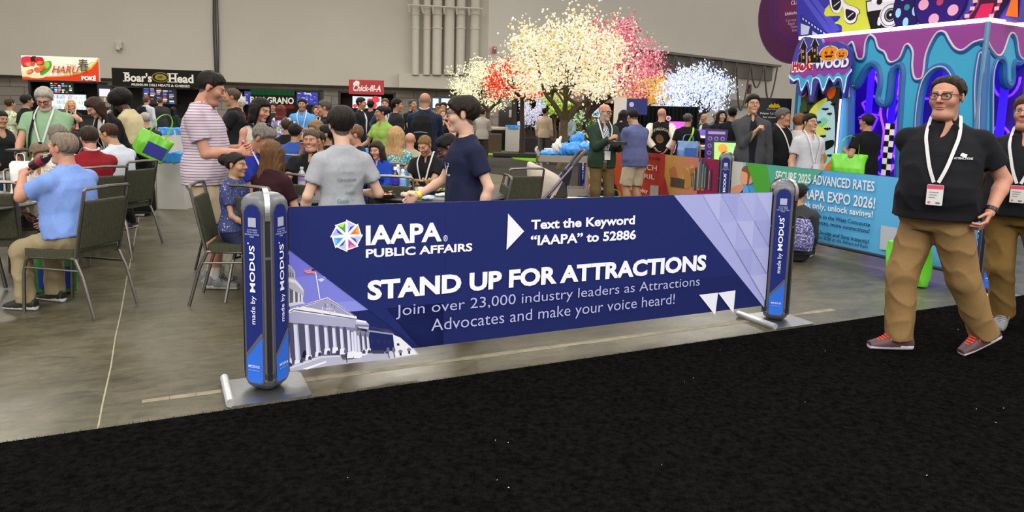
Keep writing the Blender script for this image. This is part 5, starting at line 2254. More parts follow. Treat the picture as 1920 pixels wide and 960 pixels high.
# ---- the hanging dripping sign and the black Halloween panel under it
sf = Face(corner + FL.n * .12, BL)
pts = [(1499, 88), (1512, 70), (1530, 72), (1545, 74), (1552, 95), (1563, 84), (1575, 78), (1592, 86), (1600, 100), (1602, 122), (1597, 145), (1592, 165), (1588, 184), (1583, 170), (1578, 152), (1570, 160), (1560, 150), (1548, 177), (1540, 155), (1530, 186), (1523, 188), (1518, 160), (1508, 178), (1502, 176), (1499, 152), (1490, 158), (1486, 152), (1490, 120)]
out = sf.pts(pts, 4)
sign = thing('slime_sign', 'dripping cut-out sign with red and white lettering, a dark castle and two pumpkins', 'sign', corner)
vs, fs = fill_shape([out], .07)
mb = MB()
mb.add(vs, fs, sf.M(0))
mb.v = [tuple(Vector(v) - corner) for v in mb.v]
board = mb.build('board', plastic('#33308c', .4), sign)
ar = sf.art(.0705)
ctr = Vector((sum(p[0] for p in out) / len(out), sum(p[1] for p in out) / len(out)))
G_ = lambda pp, n=4: sf.pts(pp, n)
ar.poly(G_([(1495, 150), (1494, 125), (1502, 90), (1545, 84), (1595, 92), (1597, 125), (1590, 140), (1520, 142)]), '#4a3fa8')
ar.poly(G_([(1491, 138), (1596, 128), (1594, 146), (1588, 176), (1583, 150), (1575, 147), (1568, 155), (1560, 146), (1549, 172), (1541, 150), (1530, 150), (1526, 180), (1520, 152), (1508, 172), (1503, 150), (1493, 153)]), '#cfe6f2')
ar.poly(G_([(1493, 136), (1594, 127), (1592, 145), (1587, 170), (1584, 147), (1574, 144), (1568, 151), (1559, 143), (1549, 167), (1542, 147), (1529, 147), (1525, 175), (1521, 149), (1508, 167), (1504, 147), (1494, 149)]), '#3aa0cc')
ar.poly(G_([(1493, 134), (1594, 125), (1592, 138), (1584, 142), (1577, 136), (1568, 144), (1560, 138), (1552, 145), (1542, 139), (1532, 146), (1524, 141), (1513, 148), (1503, 140), (1494, 143)]), '#8a3f9c')
# castle
for c, d in (('#d8d2e0', 1.6), ('#17131c', 0)):
	for pp in ([(1509, 118), (1509, 92), (1506, 92), (1513, 74), (1519, 90), (1517, 92), (1517, 118)], [(1520, 118), (1520, 100), (1528, 92), (1530, 100), (1530, 118)], [(1530, 118), (1530, 88), (1527, 88), (1534, 71), (1541, 86), (1538, 88), (1538, 118)], [(1502, 118), (1503, 104), (1508, 98), (1509, 118)], [(1538, 118), (1539, 102), (1545, 98), (1545, 118)]):
		cx_, cy_ = sum(p[0] for p in pp) / len(pp), sum(p[1] for p in pp) / len(pp)
		q = [(cx_ + (x - cx_) * (1 + d * .12), cy_ + (y - cy_) * (1 + d * .06)) for x, y in pp]
		ar.poly(sf.pts(q, 1, smooth=False), c)
for x, y in ((1512, 97), (1534, 95), (1524, 108), (1513, 108), (1534, 106), (1525, 113)):
	ar.poly(sf.pts([(x - 1.6, y - 2.5), (x + 1.6, y - 2.8), (x + 1.6, y + 2.5), (x - 1.6, y + 2.8)], 1, smooth=False), '#d8871e')
# pumpkins
for cx_, cy_, rx_, ry_ in ((1561, 101, 17, 13), (1585, 102, 11, 9)):
	u, v = sf.uv(cx_, cy_)
	ru = abs(sf.uv(cx_ + rx_, cy_)[0] - u)
	rv = abs(sf.uv(cx_, cy_ - ry_)[1] - v)
	ar.poly(circle(u, v, ru * 1.12, 20, rv * 1.15), '#d6d0de')
	ar.poly(circle(u, v, ru, 20, rv), '#c9680f')
	for k in (-.62, 0, .62):
		ar.poly(circle(u + k * ru * .8, v, ru * .36, 14, rv * .95), '#e88c1c', same=k > -.6)
	ar.poly([(u - ru * .1, v + rv * .9), (u + ru * .1, v + rv * .9), (u + ru * .25, v + rv * 1.35), (u + ru * .05, v + rv * 1.3)], '#3f8a35')
	for sx in (-1, 1):
		ar.poly([(u + sx * ru * .2, v + rv * .02), (u + sx * ru * .5, v + rv * .02), (u + sx * ru * .42, v + rv * .4)], '#2a1206', same=sx > 0)
	ar.poly([(u - ru * .55, v - rv * .2), (u - ru * .3, v - rv * .32), (u, v - rv * .25), (u + ru * .3, v - rv * .32), (u + ru * .55, v - rv * .2), (u + ru * .3, v - rv * .6), (u, v - rv * .5), (u - ru * .3, v - rv * .6)], '#2a1206')
ar.poly(sf.pts([(1539, 105), (1541, 105), (1541, 101), (1543, 101), (1543, 105), (1547, 105), (1547, 108), (1543, 108), (1543, 116), (1541, 116), (1541, 108), (1539, 108)], 1, smooth=False), '#17131c')
ar.build('sign_print', PRINT, board)
ar = sf.art(.074)
for t_, x0, x1, yb, yt, c, c2 in (('HOG', 1490, 1530, 134, 114, '#b32024', '#f2dede'), ('WOOD', 1531, 1598, 130, 110, '#e9e7ee', '#4b2f7a')):
	u0, v0 = sf.uv(x0, yb)
	u1_, v1_ = sf.uv(x1, yb - 2)
	cap = sf.uv(x0, yt)[1] - v0
	ar.text(t_, u0, v0, cap / cap_height(.11), c2, .11, width=u1_ - u0)
	ar.text(t_, u0 + .012, v0 + .012, cap * .9 / cap_height(.05), c, .05, width=(u1_ - u0) * .965)
ar.build('lettering', PRINT, sign)

hp = Face(corner + FL.n * .06, BL)
panel = thing('halloween_machine', 'black machine front under the dripping sign, printed with bats, ghosts and pumpkins', 'game machine', corner)
u0, u1_ = hp.uv(1497, 250)[0], hp.uv(1568, 250)[0]
zt = hp.uv(1530, 165)[1]
mb = MB()
mb.box(((u0 + u1_) / 2, zt / 2, -.1), (u1_ - u0, zt, .2), M=hp.M())
mb.v = [tuple(Vector(v) - corner) for v in mb.v]
pb = mb.build('front_panel', plastic('#0c0b10', .35), panel)
ar = hp.art(.001)
H_ = lambda *pp: hp.pts(pp, 4)
for c, pp in (('#c8d24a', ((1502, 250), (1520, 205), (1545, 185), (1550, 190), (1525, 230), (1508, 262))), ('#3d4a1e', ((1500, 200), (1512, 190), (1512, 230), (1500, 250))),
			  ('#a9cfd8', ((1535, 205), (1558, 190), (1566, 230), (1560, 330), (1548, 345), (1535, 290), (1530, 240))), ('#c7d45a', ((1528, 235), (1550, 225), (1548, 250), (1536, 262))),
			  ('#2f6fd0', ((1508, 255), (1520, 250), (1524, 262), (1514, 270))), ('#c03bd0', ((1530, 300), (1542, 282), (1542, 296), (1534, 312))), ('#e05a1e', ((1498, 168), (1510, 165), (1513, 176), (1506, 182), (1502, 178))),
			  ('#e05a1e', ((1550, 168), (1566, 163), (1566, 178), (1556, 186))), ('#9ed45a', ((1508, 225), (1515, 215), (1518, 232), (1511, 240))), ('#e6783a', ((1545, 320), (1560, 300), (1560, 332), (1549, 348))),
			  ('#6fc7a8', ((1535, 228), (1545, 220), (1552, 226), (1540, 238))), ('#101014', ((1538, 270), (1562, 262), (1562, 274), (1540, 284)))):
	ar.poly(H_(*pp), c)
for x, y, s_ in ((1548, 205, 7), (1556, 214, 5), (1535, 230, 6), (1552, 242, 7), (1512, 212, 6), (1544, 256, 6), (1556, 292, 5), (1520, 195, 5), (1562, 196, 4), (1526, 268, 5)):
	bat = [(x - s_, y - 1), (x - s_ * .5, y - 3), (x - s_ * .2, y - 1.5), (x - s_ * .12, y - 3), (x + s_ * .12, y - 3), (x + s_ * .2, y - 1.5), (x + s_ * .5, y - 3.4), (x + s_, y - 1.4), (x + s_ * .6, y + 1.2), (x + s_ * .25, y + .6), (x, y + 3), (x - s_ * .3, y + .8), (x - s_ * .6, y + 1.2)]
	ar.poly(hp.pts(bat, 1, smooth=False), '#0a0a0d')
u, v = hp.uv(1539, 296)
u, v = hp.uv(1540, 293)
ar.poly(circle(u, v - .02, .11, 16, .10), '#3fae3a')
ar.poly(circle(u, v - .01, .09, 16, .085), '#d8641a')
for sx in (-1, 1):
	ar.poly([(u + sx * .02, v), (u + sx * .055, v), (u + sx * .045, v + .04)], '#1a2a0a', same=sx > 0)
ar.poly([(u - .06, v - .03), (u, v - .045), (u + .06, v - .03), (u + .03, v - .07), (u - .03, v - .07)], '#1a2a0a')
ar.build('panel_print', PRINT, pb)

# ---- the tall cut-out picture wall above the booth
tf = Face(corner - FL.n * .35, BL)
top = thing('picture_header', 'tall printed header above the slime booth with sunglasses, a camera and film reels', 'sign', corner)
uL, uR = tf.uv(1501, 60)[0], tf.uv(1912, 20)[0]
zT = ztop + 2.3
mb = MB()
mb.box(((uL + uR) / 2, (ztop + .02 + zT) / 2, -.1), (uR - uL, zT - ztop - .02, .2), M=tf.M())
mb.v = [tuple(Vector(v) - corner) for v in mb.v]
hb = mb.build('header_box', plastic('#3a2b9a', .45), top)
ar = tf.art(.002)
t = lambda *pp: tf.pts(pp, 4)
tp = lambda *pp: tf.pts(pp, 1, smooth=False)
ar.poly(tp((1540, -60), (1690, -60), (1690, 80), (1520, 80)), '#c2c63c')
ar.poly(t((1500, -60), (1560, -60), (1558, 0), (1545, 20), (1552, 30), (1575, 30), (1570, 40), (1560, 44), (1578, 48), (1574, 70), (1550, 84), (1500, 84)), '#34309a')
for k in range(2):
	ar.poly(tp((1501, -30 + k * 22), (1505, -38 + k * 22), (1575, 55 + k * 20), (1565, 62 + k * 20)), '#4b49b4')
ar.poly(t((1547, 20), (1553, 17), (1560, 20), (1559, 28), (1551, 31), (1546, 27)), '#c2c63c')
# film strip
ar.poly(tp((1501, 27), (1560, 66), (1540, 84), (1501, 84)), '#1d2a7a')
for k in range(9):
	x, y = 1505 + k * 5.6, 33 + k * 3.8
	ar.poly(tp((x, y), (x + 2.6, y + 1.8), (x + 2.6, y + 5), (x, y + 3.2)), '#c9c4dc', same=k > 0)
ar.poly(tp((1502, 44), (1519, 50), (1516, 64), (1502, 66)), '#b5b8d0')
ar.poly(tp((1524, 58), (1536, 66), (1530, 74), (1523, 72)), '#b5b8d0')
# sunglasses
SG = [(1558, -8), (1578, -4), (1584, 4), (1592, 10), (1600, 12), (1610, 18), (1611, 25), (1608, 27), (1604, 40), (1594, 44), (1585, 38), (1583, 22), (1580, 12), (1574, 24), (1563, 22), (1557, 8)]
ar.poly(t(*[(x + (x - 1584) * .05, y + (y - 18) * .06) for x, y in SG]), '#17131c')
ar.poly(t(*SG), '#d9d4dc')
ar.poly(t((1561, -4), (1576, 0), (1577, 10), (1571, 19), (1563, 17), (1560, 6)), '#15131a')
ar.poly(t((1588, 17), (1604, 23), (1604, 33), (1595, 39), (1588, 34), (1586, 24)), '#15131a')
ar.line(tp((1564, 12), (1575, 3)), .016, '#c9c6ce')
ar.line(tp((1590, 33), (1601, 24)), .016, '#c9c6ce')
# camera
ar.poly(tp((1624, 2), (1690, -10), (1690, 53), (1634, 57), (1626, 26)), '#121015')
ar.poly(tp((1626, 4), (1690, -6), (1690, 12), (1628, 22)), '#d3d0d4')
ar.poly(tp((1634, -8), (1676, -16), (1678, 2), (1636, 6)), '#e2dfe4')
u, v = tf.uv(1650, 3)
ar.poly(circle(u, v, .05, 12), '#17131c')
ar.poly(t((1648, 33), (1651, 34), (1652, 46), (1648, 48), (1646, 44)), '#d3d0d4')
u, v = tf.uv(1671, 28)
for rr, c in ((.185, '#d3d0d4'), (.165, '#121015'), (.155, '#d3d0d4'), (.105, '#121015'), (.09, '#8d8a92'), (.07, '#121015'), (.02, '#d3d0d4')):
	ar.poly(circle(u, v, rr, 28), c)
# reels
for (x, y), R1, c0, c1, cc in (((1702, 14), .345, '#1d1250', '#8cc4e0', '#2f7f8a'), ((1764, 4), .385, '#2a1166', '#d69aae', '#a8405a')):
	u, v = tf.uv(x, y)
	fx = .64 if R1 < .36 else 1.0
	ar.poly(circle(u, v, R1 * fx, 32, R1), '#120b30')
	ar.poly(circle(u, v, R1 * .95 * fx, 32, R1 * .95), c0)
	for k in range(5):
		a = R_(90 + 72 * k + (20 if R1 > .36 else 36))
		ar.poly(circle(u + R1 * fx * .62 * math.cos(a), v + R1 * .62 * math.sin(a), R1 * .2 * fx, 18, R1 * .2), c1, same=k > 0)
	ar.poly(circle(u, v, R1 * .13, 16), cc)
# film ribbon and orange flare
ar.poly(t((1806, 36), (1822, 20), (1836, -10), (1850, -60), (1905, -60), (1898, -10), (1878, 25), (1868, 42), (1840, 44)), '#1d1030')
ar.poly(t((1812, 36), (1828, 16), (1842, -12), (1850, -50), (1896, -50), (1886, -8), (1868, 24), (1856, 40), (1830, 42)), '#8a2f6e')
ar.poly(t((1820, 36), (1836, 10), (1846, -20), (1880, -20), (1876, 0), (1864, 22), (1850, 38)), '#3a1430')
ar.poly(tp((1842, 8), (1866, 6), (1858, 34), (1828, 36)), '#c21f50')
for x, y in ((1826, 16), (1816, 30), (1872, 16), (1862, 30), (1832, 2), (1878, 2)):
	ar.poly(tp((x - 5, y - 3), (x + 4, y - 4), (x + 3, y + 3), (x - 6, y + 4)), '#e0a9a4')
ar.poly(tp((1888, 30), (1905, -20), (1911, -40), (1911, 33)), '#d9691f')
ar.poly(t((1745, 46), (1760, 44), (1800, 42), (1800, 56), (1745, 58)), '#4a2f9a')
ar.build('header_print', PRINT, hb)
# round purple disc sign hung behind the header
df = Face(corner - FL.n * .9, BL)
u, v = df.uv(1503, 20)
disc = thing('disc_sign', 'round purple sign with small white writing hanging behind the picture header', 'sign', corner)
vs, fs = fill_shape([circle(u, v, .95, 40)], .08)
mb = MB()
mb.add(vs, fs, df.M(0))
mb.v = [tuple(Vector(q) - corner) for q in mb.v]
db = mb.build('disc', plastic('#3b1a52', .4), disc)
ar = df.art(.082)
ar.poly(circle(u, v, .93, 40), '#45163f')
for i in range(6):
	ar.poly(circle(u + .1, v + .15 - i * .02, .8 - i * .13, 32), ['#451650', '#4d184e', '#551a4a', '#5e1b47', '#671c44', '#701d42'][i])
ar.text('CLEAR', *df.uv(1489, 10), .10, '#cfc3d8', .01)
ar.text('Unlimited Applications', *df.uv(1478, 30), .085, '#cfc3d8', .01)
for k, s_ in enumerate(('Current Restaurants', 'Retail', 'Theme Parks', 'Events')):
	ar.text(s_, *df.uv(1480 + k * 4, 42 + 6 * k), .07, '#a994b4', 0)
ar.build('disc_print', PRINT, db)

# ------------------------------------------------------------------ food stands along the back wall
BLK = plastic('#14120f', .5)


def sign_board(label, x0, y0, x1, y1, Y, color, name='hanging_sign', cat='sign', depth=.12, ang=WANG, material=None, mount=0.0):
	pl = Plane((x0 + x1) / 2, (y0 + y1) / 2, Y, ang)
	t = thing(name, label, cat, pl.o)
	mb = MB()
	l, b_, r, tp_ = pl.pixbox(mb, x0, y0, x1, y1, -depth, 0)
	mb.v = [tuple(Vector(v) - pl.o) for v in mb.v]
	bd = mb.build('board', material or plastic(color, .45), t)
	if mount:
		for f in (.25, .75):
			mb = MB()
			pl.box(mb, l + (r - l) * f - .03, b_ + .02, l + (r - l) * f + .03, b_ + .10, -mount, -depth)
			mb.v = [tuple(Vector(v) - pl.o) for v in mb.v]
			mb.build('mount', plastic('#1a1917'), bd)
	ar = Art(pl.n * .004, pl.u, pl.v, .0015)
	return t, bd, ar, pl, (l, b_, r, tp_)


def fit_text(ar, pl, s, x0, x1, ybase, ytop, col, bold=.0, shear=0.0):
	u0, v0 = pl.uv(x0, ybase)
	u1 = pl.uv(x1, ybase)[0]
	cap = pl.uv(x0, ytop)[1] - v0
	ar.text(s, u0, v0, cap / cap_height(bold), col, bold, width=u1 - u0, shear=shear)


t, bd, ar, pl, (l, b_, r, tp_) = sign_board('white and red hanging sign with a rice bowl picture and orange lettering', 41, 106, 185, 151, 27, '#d9d3c6', mount=1.35)
w, h_ = r - l, tp_ - b_
ar.rect(l, b_, w, h_, '#dcd6c8')
ar.poly([(l, b_), (r, b_), (r, tp_)] + smooth_open([(r - .1 * w, b_ + .62 * h_), (r - .3 * w, b_ + .33 * h_), (l + .45 * w, b_ + .2 * h_), (l, b_ + .13 * h_)], 4), '#c7a53a')
ar.poly([(l, b_), (r, b_), (r, tp_ - .12 * h_)] + smooth_open([(r - .1 * w, b_ + .52 * h_), (r - .3 * w, b_ + .27 * h_), (l + .45 * w, b_ + .15 * h_), (l, b_ + .09 * h_)], 4), '#c83a1e')
P_ = lambda *pp: smooth_closed([pl.uv(*p) for p in pp], 4)
ar.poly(P_((42, 138), (60, 146), (80, 146), (92, 138), (96, 122), (60, 118), (42, 124)), '#e3cfa8')
ar.poly(P_((42, 120), (62, 124), (96, 116), (96, 126), (84, 140), (62, 138), (42, 132)), '#e8dcc0')
for c, pp in (('#c9304a', ((41, 108), (60, 107), (60, 120), (44, 126))), ('#3a1620', ((58, 107), (68, 106), (70, 116), (60, 116))), ('#b01f2e', ((66, 108), (80, 108), (82, 118), (70, 120))), ('#4f8f2c', ((78, 120), (94, 114), (97, 124), (88, 136), (76, 140))), ('#8abf4a', ((82, 118), (92, 116), (92, 126), (82, 128)))):
	ar.poly(P_(*pp), c)
for i in range(16):
	x, y = 44 + random.random() * 34, 116 + random.random() * 20
	ar.poly(P_((x, y), (x + 7, y - 2), (x + 9, y + 3), (x + 2, y + 5)), random.choice(['#d9683a', '#c9502c', '#e08a5a', '#b8402a']))
fit_text(ar, pl, 'SUSHI', 126, 143, 125, 120, '#cf8a4a', .01)
fit_text(ar, pl, 'HARU', 98, 150, 136, 123, '#b5521f', .02, .35)
fit_text(ar, pl, '春', 148, 167, 131, 114, '#4a4436', .01)
ar.line(smooth_open([pl.uv(*p) for p in ((164, 124), (170, 119), (176, 117))], 4), .03, '#9fb52c')
fit_text(ar, pl, 'POKÉ', 154, 181, 150, 142, '#efe6df', .05)
ar.build('sign_print', PRINT, bd)

t, bd, ar, pl, (l, b_, r, tp_) = sign_board('black hanging sign with white serif lettering around a gold oval emblem', 210, 130, 386, 163, 25, '#15140f', mount=1.3)
ar.rect(l, b_, r - l, tp_ - b_, '#171611')
for s_, x0, x1 in (("Boar's", 234, 285), ('Head', 317, 363)):
	fit_text(ar, pl, s_, x0, x1, 152 if x0 < 300 else 154, 136 if x0 < 300 else 138, '#dedad0', .03)
	# slab serifs
	xs = [x0 + 2] if x0 < 300 else [319, 327]
	for x in xs:
		for yy in ((152, 136.5) if x0 < 300 else (154, 138.5)):
			u, v = pl.uv(x, yy)
			ar.rect(u - .09, v - .012, .2, .03, '#dedad0', same=True)
u, v = pl.uv(301, 145)
ar.poly(circle(u, v, .28, 28, .17), '#8a7440')
ar.poly(circle(u, v, .25, 28, .145), '#1d1a12')
ar.poly(smooth_closed([(u - .18, v - .02), (u - .12, v + .09), (u + .02, v + .11), (u + .15, v + .06), (u + .20, v - .03), (u + .08, v - .10), (u - .08, v - .09)], 4), '#8f8438')
ar.poly(smooth_closed([(u - .10, v), (u, v + .06), (u + .08, v + .02), (u, v - .05)], 4), '#5f5a24')
fit_text(ar, pl, 'PREMIUM DELI MEATS & CHEESES', 247, 356, 160.5, 156, '#cfcabb', .03)
ar.build('sign_print', PRINT, bd)


def stand_body(label, x0, y0, x1, Y, color, depth=1.0, ang=WANG):
	"""a dark stall body reaching the floor"""
	pl = Plane((x0 + x1) / 2, y0, Y, ang)
	u0, u1 = pl.uv(x0, y0)[0], pl.uv(x1, y0)[0]
	t = thing('food_stall', label, 'stall', (pl.o.x, pl.o.y, 0))
	z = pl.o.z
	mb = MB()
	M = Matrix.Rotation(ang, 4, 'Z')
	um = (u0 + u1) / 2
	w = u1 - u0
	mb.box((um, depth / 2 + .3, z / 2), (w, .08, z), M=M)
	mb.box((um - w / 2 + .04, .4, z / 2), (.08, .8, z), M=M)
	mb.box((um + w / 2 - .04, .4, z / 2), (.08, .8, z), M=M)
	mb.box((um, .45, z - .03), (w, .9, .06), M=M)
	mb.build('shell', plastic(color, .6), t)
	mb = MB()
	mb.box((um, .25, .5), (w * .98, .5, 1.0), M=M)
	mb.box((um, .2, 1.02), (w, .7, .05), M=M)
	mb.build('counter', plastic('#2a2724', .5), t)
	return t, pl


def screen(label, x0, y0, x1, y1, Y, paint, ang=WANG, name='menu_screen', mount=1.5):
	t, bd, ar, pl, ext = sign_board(label, x0, y0, x1, y1, Y, '#0c0c0e', name, 'screen', .07, ang, mount=mount)
	ar.rect(ext[0] + .02, ext[1] + .02, ext[2] - ext[0] - .04, ext[3] - ext[1] - .04, '#0b0c14')
	paint(ar, pl, *ext)
	ar.build('picture', SCREEN, bd)
	return t


def menu(cols, rows, palette, seed, dens=.75):
	def f(ar, pl, l, b_, r, tp_):
		rn = random.Random(seed)
		w, h_ = r - l, tp_ - b_
		first = True
		for i in range(cols):
			for j in range(rows):
				if rn.random() < dens:
					x, y = l + w * (.05 + .92 * i / cols), b_ + h_ * (.06 + .88 * j / rows)
					ar.rect(x, y, w * .78 / cols * rn.uniform(.5, 1), h_ * .5 / rows, rn.choice(palette), same=not first)
					first = False
	return f


stand_body('black stall shell under the white and red bowl sign', 52, 152, 186, 28.2, '#121013')
screen('colourful menu screen under the white and red bowl sign', 93, 153, 138, 175, 27.6, menu(6, 5, ['#d23a3a', '#e8e0e8', '#43b06a', '#e08ac0', '#6ab0e0', '#f0e06a'], 3))


def fridge(ar, pl, l, b_, r, tp_):
	rn = random.Random(5)
	w, h_ = r - l, tp_ - b_
	ar.rect(l + .02, b_ + .02, w - .04, h_ - .04, '#c9d4d6')
	first = True
	for j in range(3):
		for i in range(34):
			x = l + w * (.02 + .96 * i / 34)
			ar.rect(x, b_ + h_ * (.04 + .32 * j), w * .02, h_ * rn.uniform(.12, .27), rn.choice(['#a8c8b0', '#b9a0d8', '#d6e4e6', '#7f9f8a', '#8fb0d8', '#cfe0c0', '#584a78']), same=not first)
			first = False


screen('brightly lit glass drinks fridge full of bottles behind the person in sage green', 95, 176, 163, 206, 27.8, fridge, name='drinks_fridge')


def case(ar, pl, l, b_, r, tp_):
	w, h_ = r - l, tp_ - b_
	ar.rect(l + w * .06, b_ + h_ * .06, w * .88, h_ * .78, '#4a4640')
	ar.rect(l + w * .06, b_ + h_ * .52, w * .88, h_ * .32, '#b5b3c4')
	ar.rect(l + w * .06, b_ + h_ * .30, w * .88, h_ * .03, '#8d8578')
	rn = random.Random(8)
	for i in range(9):
		ar.rect(l + w * (.1 + .09 * i), b_ + h_ * .33, w * .07, h_ * .15, rn.choice(['#8a6a3a', '#6a5a4a', '#a08a5a', '#3a3430']), same=i > 0)
	for i in range(8):
		ar.rect(l + w * (.1 + .1 * i), b_ + h_ * .10, w * .07, h_ * .14, rn.choice(['#6a5a4a', '#7a3a2a', '#a08a5a', '#8a8478']), same=i > 0)


screen('black framed glass food display case beside the black deli sign', 183, 160, 242, 204, 26.5, case, name='display_case')
stand_body('dark brown stall shell under the black deli sign', 206, 163, 388, 26, '#191311')
screen('deli menu screen glowing blue and white behind the person in dark grey suit', 267, 163, 331, 195, 25.5, menu(5, 9, ['#3f66c8', '#c9d4f0', '#5a7ad8', '#b03a3a', '#d8a060', '#2a3f8a'], 12))

t, bd, ar, pl, (l, b_, r, tp_) = sign_board('green, black and red stall sign with white serif capitals', 470, 169, 552, 203, 24, '#15130f', mount=2.3)
h_ = tp_ - b_
ar.rect(l, b_, r - l, h_, '#13110e')
ar.rect(l, tp_ - h_ * .27, r - l, h_ * .27, '#237a44', same=True)
ar.rect(l, b_, r - l, h_ * .19, '#c0372a', same=True)
fit_text(ar, pl, 'IL PAN GRANO', 455, 551, 192, 180, '#e2ddd2', .03)
ar.build('sign_print', PRINT, bd)
stand_body('dark stall shell under the green, black and red sign', 442, 166, 603, 25.4, '#121114')
for lab, x0, x1, sd in (('blue menu screen left of the green, black and red sign', 458, 497, 21), ('blue menu screen right of the green, black and red sign', 556, 597, 22)):
	def pm(ar, pl, l, b_, r, tp_, sd=sd):
		ar.rect(l + .02, b_ + .02, r - l - .04, tp_ - b_ - .04, '#1c2270')
		menu(5, 8, ['#3a44b0', '#5a64c8', '#8a94e0', '#2a3490'], sd, .6)(ar, pl, l, b_, r, tp_)
		ar.text('Grano', (l + r) / 2, tp_ - (tp_ - b_) * .2, (tp_ - b_) * .2, '#c9ccf0', .02, 'CENTER')
	screen(lab, x0, 171 if x0 < 500 else 172, x1, 197, 24.2, pm)
screen('white lit glass case behind the person in black and red', 437, 172, 455, 197, 24.6, case, name='display_case')

t, bd, ar, pl, (l, b_, r, tp_) = sign_board('bright red stall sign with white script lettering', 654, 150, 720, 177, 24, '#b3202a', mount=2.0)
fit_text(ar, pl, 'Chick-fil-A', 662, 714, 170, 158, '#f0e8e6', .03, .25)
for x, y in ((665, 157.5), (668, 155), (671.5, 155.5)):
	u, v = pl.uv(x, y)
	ar.poly(circle(u, v, .05, 10, .07), '#f0e8e6')
ar.build('sign_print', PRINT, bd)
stand_body('dark brown stall shell under the bright red sign', 634, 172, 742, 25, '#1d1512')


def redspots(ar, pl, l, b_, r, tp_):
	w, h_ = r - l, tp_ - b_
	ar.rect(l + .02, b_ + .02, w - .04, h_ - .04, '#bcd4ec')
	for x, y, q in ((.60, .6, .10), (.78, .75, .12), (.84, .72, .09), (.72, .3, .12), (.60, .22, .08), (.1, .2, .07), (.2, .25, .06)):
		ar.poly(circle(l + w * x, b_ + h_ * y, w * q, 14), '#cf2f3c', same=x != .60 or y != .6)


screen('light blue screen with red dots below the bright red sign', 660, 180, 716, 204, 24.3, redspots)


def white_window(ar, pl, l, b_, r, tp_):
	w, h_ = r - l, tp_ - b_
	ar.rect(l + .03, b_ + .03, w - .06, h_ - .06, '#20303c')
	ar.rect(l + w * .42, b_ + h_ * .15, w * .15, h_ * .7, '#c6d8ea')
	ar.rect(l + w * .65, b_ + h_ * .15, w * .3, h_ * .72, '#d6ecf6', same=True)
	ar.rect(l + w * .06, b_ + h_ * .2, w * .2, h_ * .5, '#2f5a74', same=True)


screen('dark framed window with bright white panes in the block wall', 782, 181, 852, 206, 33, white_window, name='lit_window', mount=6.5)

t, bd, ar, pl, (l, b_, r, tp_) = sign_board('orange and pink taco stall sign half hidden behind the lit trees', 968, 162, 1059, 186, 31, '#c99a62')
ar.rect(l, b_, r - l, tp_ - b_, '#c7995f')
ar.rect(r - (r - l) * .25, b_, (r - l) * .25, tp_ - b_, '#c79a8a')
ar.poly(P_((984, 170), (1022, 166), (1026, 182), (986, 183)), '#b5342c')
fit_text(ar, pl, 'TACO', 989, 1020, 180, 168, '#f0e0d0', .03)
fit_text(ar, pl, 'TWIST', 1021, 1049, 178, 167, '#cfe0b0', .03)
ar.build('sign_print', PRINT, bd)
stand_body('dark stall shell under the orange and pink taco sign', 966, 186, 1062, 31.6, '#2c2420')
stand_body('brown wooden stall shell behind the white flowering bush', 1075, 190, 1160, 30, '#6a4a2c')


def rivers(ar, pl, l, b_, r, tp_):
	w, h_ = r - l, tp_ - b_
	ar.rect(l + .02, b_ + .02, w - .04, h_ - .04, '#8fb4da')
	ar.rect(l + .02, b_ + h_ * .76, w - .04, h_ * .22, '#20305a')
	ar.text('RIVERS', l + w * .55, b_ + h_ * .80, h_ * .2, '#e0e6f0', .03, 'CENTER', width=w * .6)


screen('light blue screen with a dark title bar behind the lit trees', 1097, 196, 1126, 220, 29, rivers)
# steel door between the stalls
pl = Plane(948, 240, 33, R_(26))
mb = MB()
pl.pixbox(mb, 936, 200, 966, 262, -.1, 0)
d1 = mb.build('door_1', plastic('#3f3a38', .5), kind='structure')
mb = MB()
pl.pixbox(mb, 954, 206, 968, 220, .005, .02)
mb.build('notice', plastic('#b5aca4'), d1)

# ---- white pillar, blue card and black drape booth right of the trees
pl = Plane(1163, 230, 15.6, R_(10))
mb = MB()
l, b_, r, tp_ = pl.pixbox(mb, 1156, 182, 1173, 300, -.25, 0)
mb = MB()
pl.box(mb, l, -pl.o.z + .012, r, tp_, -.25, 0)
o = mb.build('display_pillar', mat('pillar_white', '#cfc8bb', .6))
tag(o, 'plain white square pillar beside the dark blue card above the orange banner', 'pillar')
t, bd, ar, pl, (l, b_, r, tp_) = sign_board('dark blue header card with a small round white emblem', 1173, 185, 1214, 215, 15.7, '#262a6e', ang=R_(10))
u, v = pl.uv(1184, 196)
ar.poly(circle(u, v, .055, 16), '#b9bcd0')
ar.build('sign_print', PRINT, bd)
pl = Plane(1250, 230, 16.5, R_(8))
t = thing('black_drape_booth', 'black draped display wall behind the person in the black and cream jacket', 'booth', (pl.o.x, pl.o.y, 0))
u0, u1 = pl.uv(1186, 230)[0], pl.uv(1310, 230)[0]
zt = pl.uv(1250, 199)[1] + pl.o.z
mb = MB()
for side in (0,):
	n = 60
	vs = []
	for i in range(n + 1):
		u = u0 + (u1 - u0) * i / n
		y = .03 * math.sin(i * 1.7) + .01 * math.sin(i * 4.1)
		vs.append((u, y))
	V_ = [(x, y, .012) for x, y in vs] + [(x, y, zt) for x, y in vs] + [(x, y + .05, .012) for x, y in vs] + [(x, y + .05, zt) for x, y in vs]
	m = n + 1
	fs = [(i, i + 1, m + i + 1, m + i) for i in range(n)] + [(2 * m + i, 3 * m + i, 3 * m + i + 1, 2 * m + i + 1) for i in range(n)] + [(m + i, m + i + 1, 3 * m + i + 1, 3 * m + i) for i in range(n)]
	mb.add(V_, fs, Matrix.Rotation(R_(8), 4, 'Z'))
mb.build('drape', fabric('#0d0c10'), t)


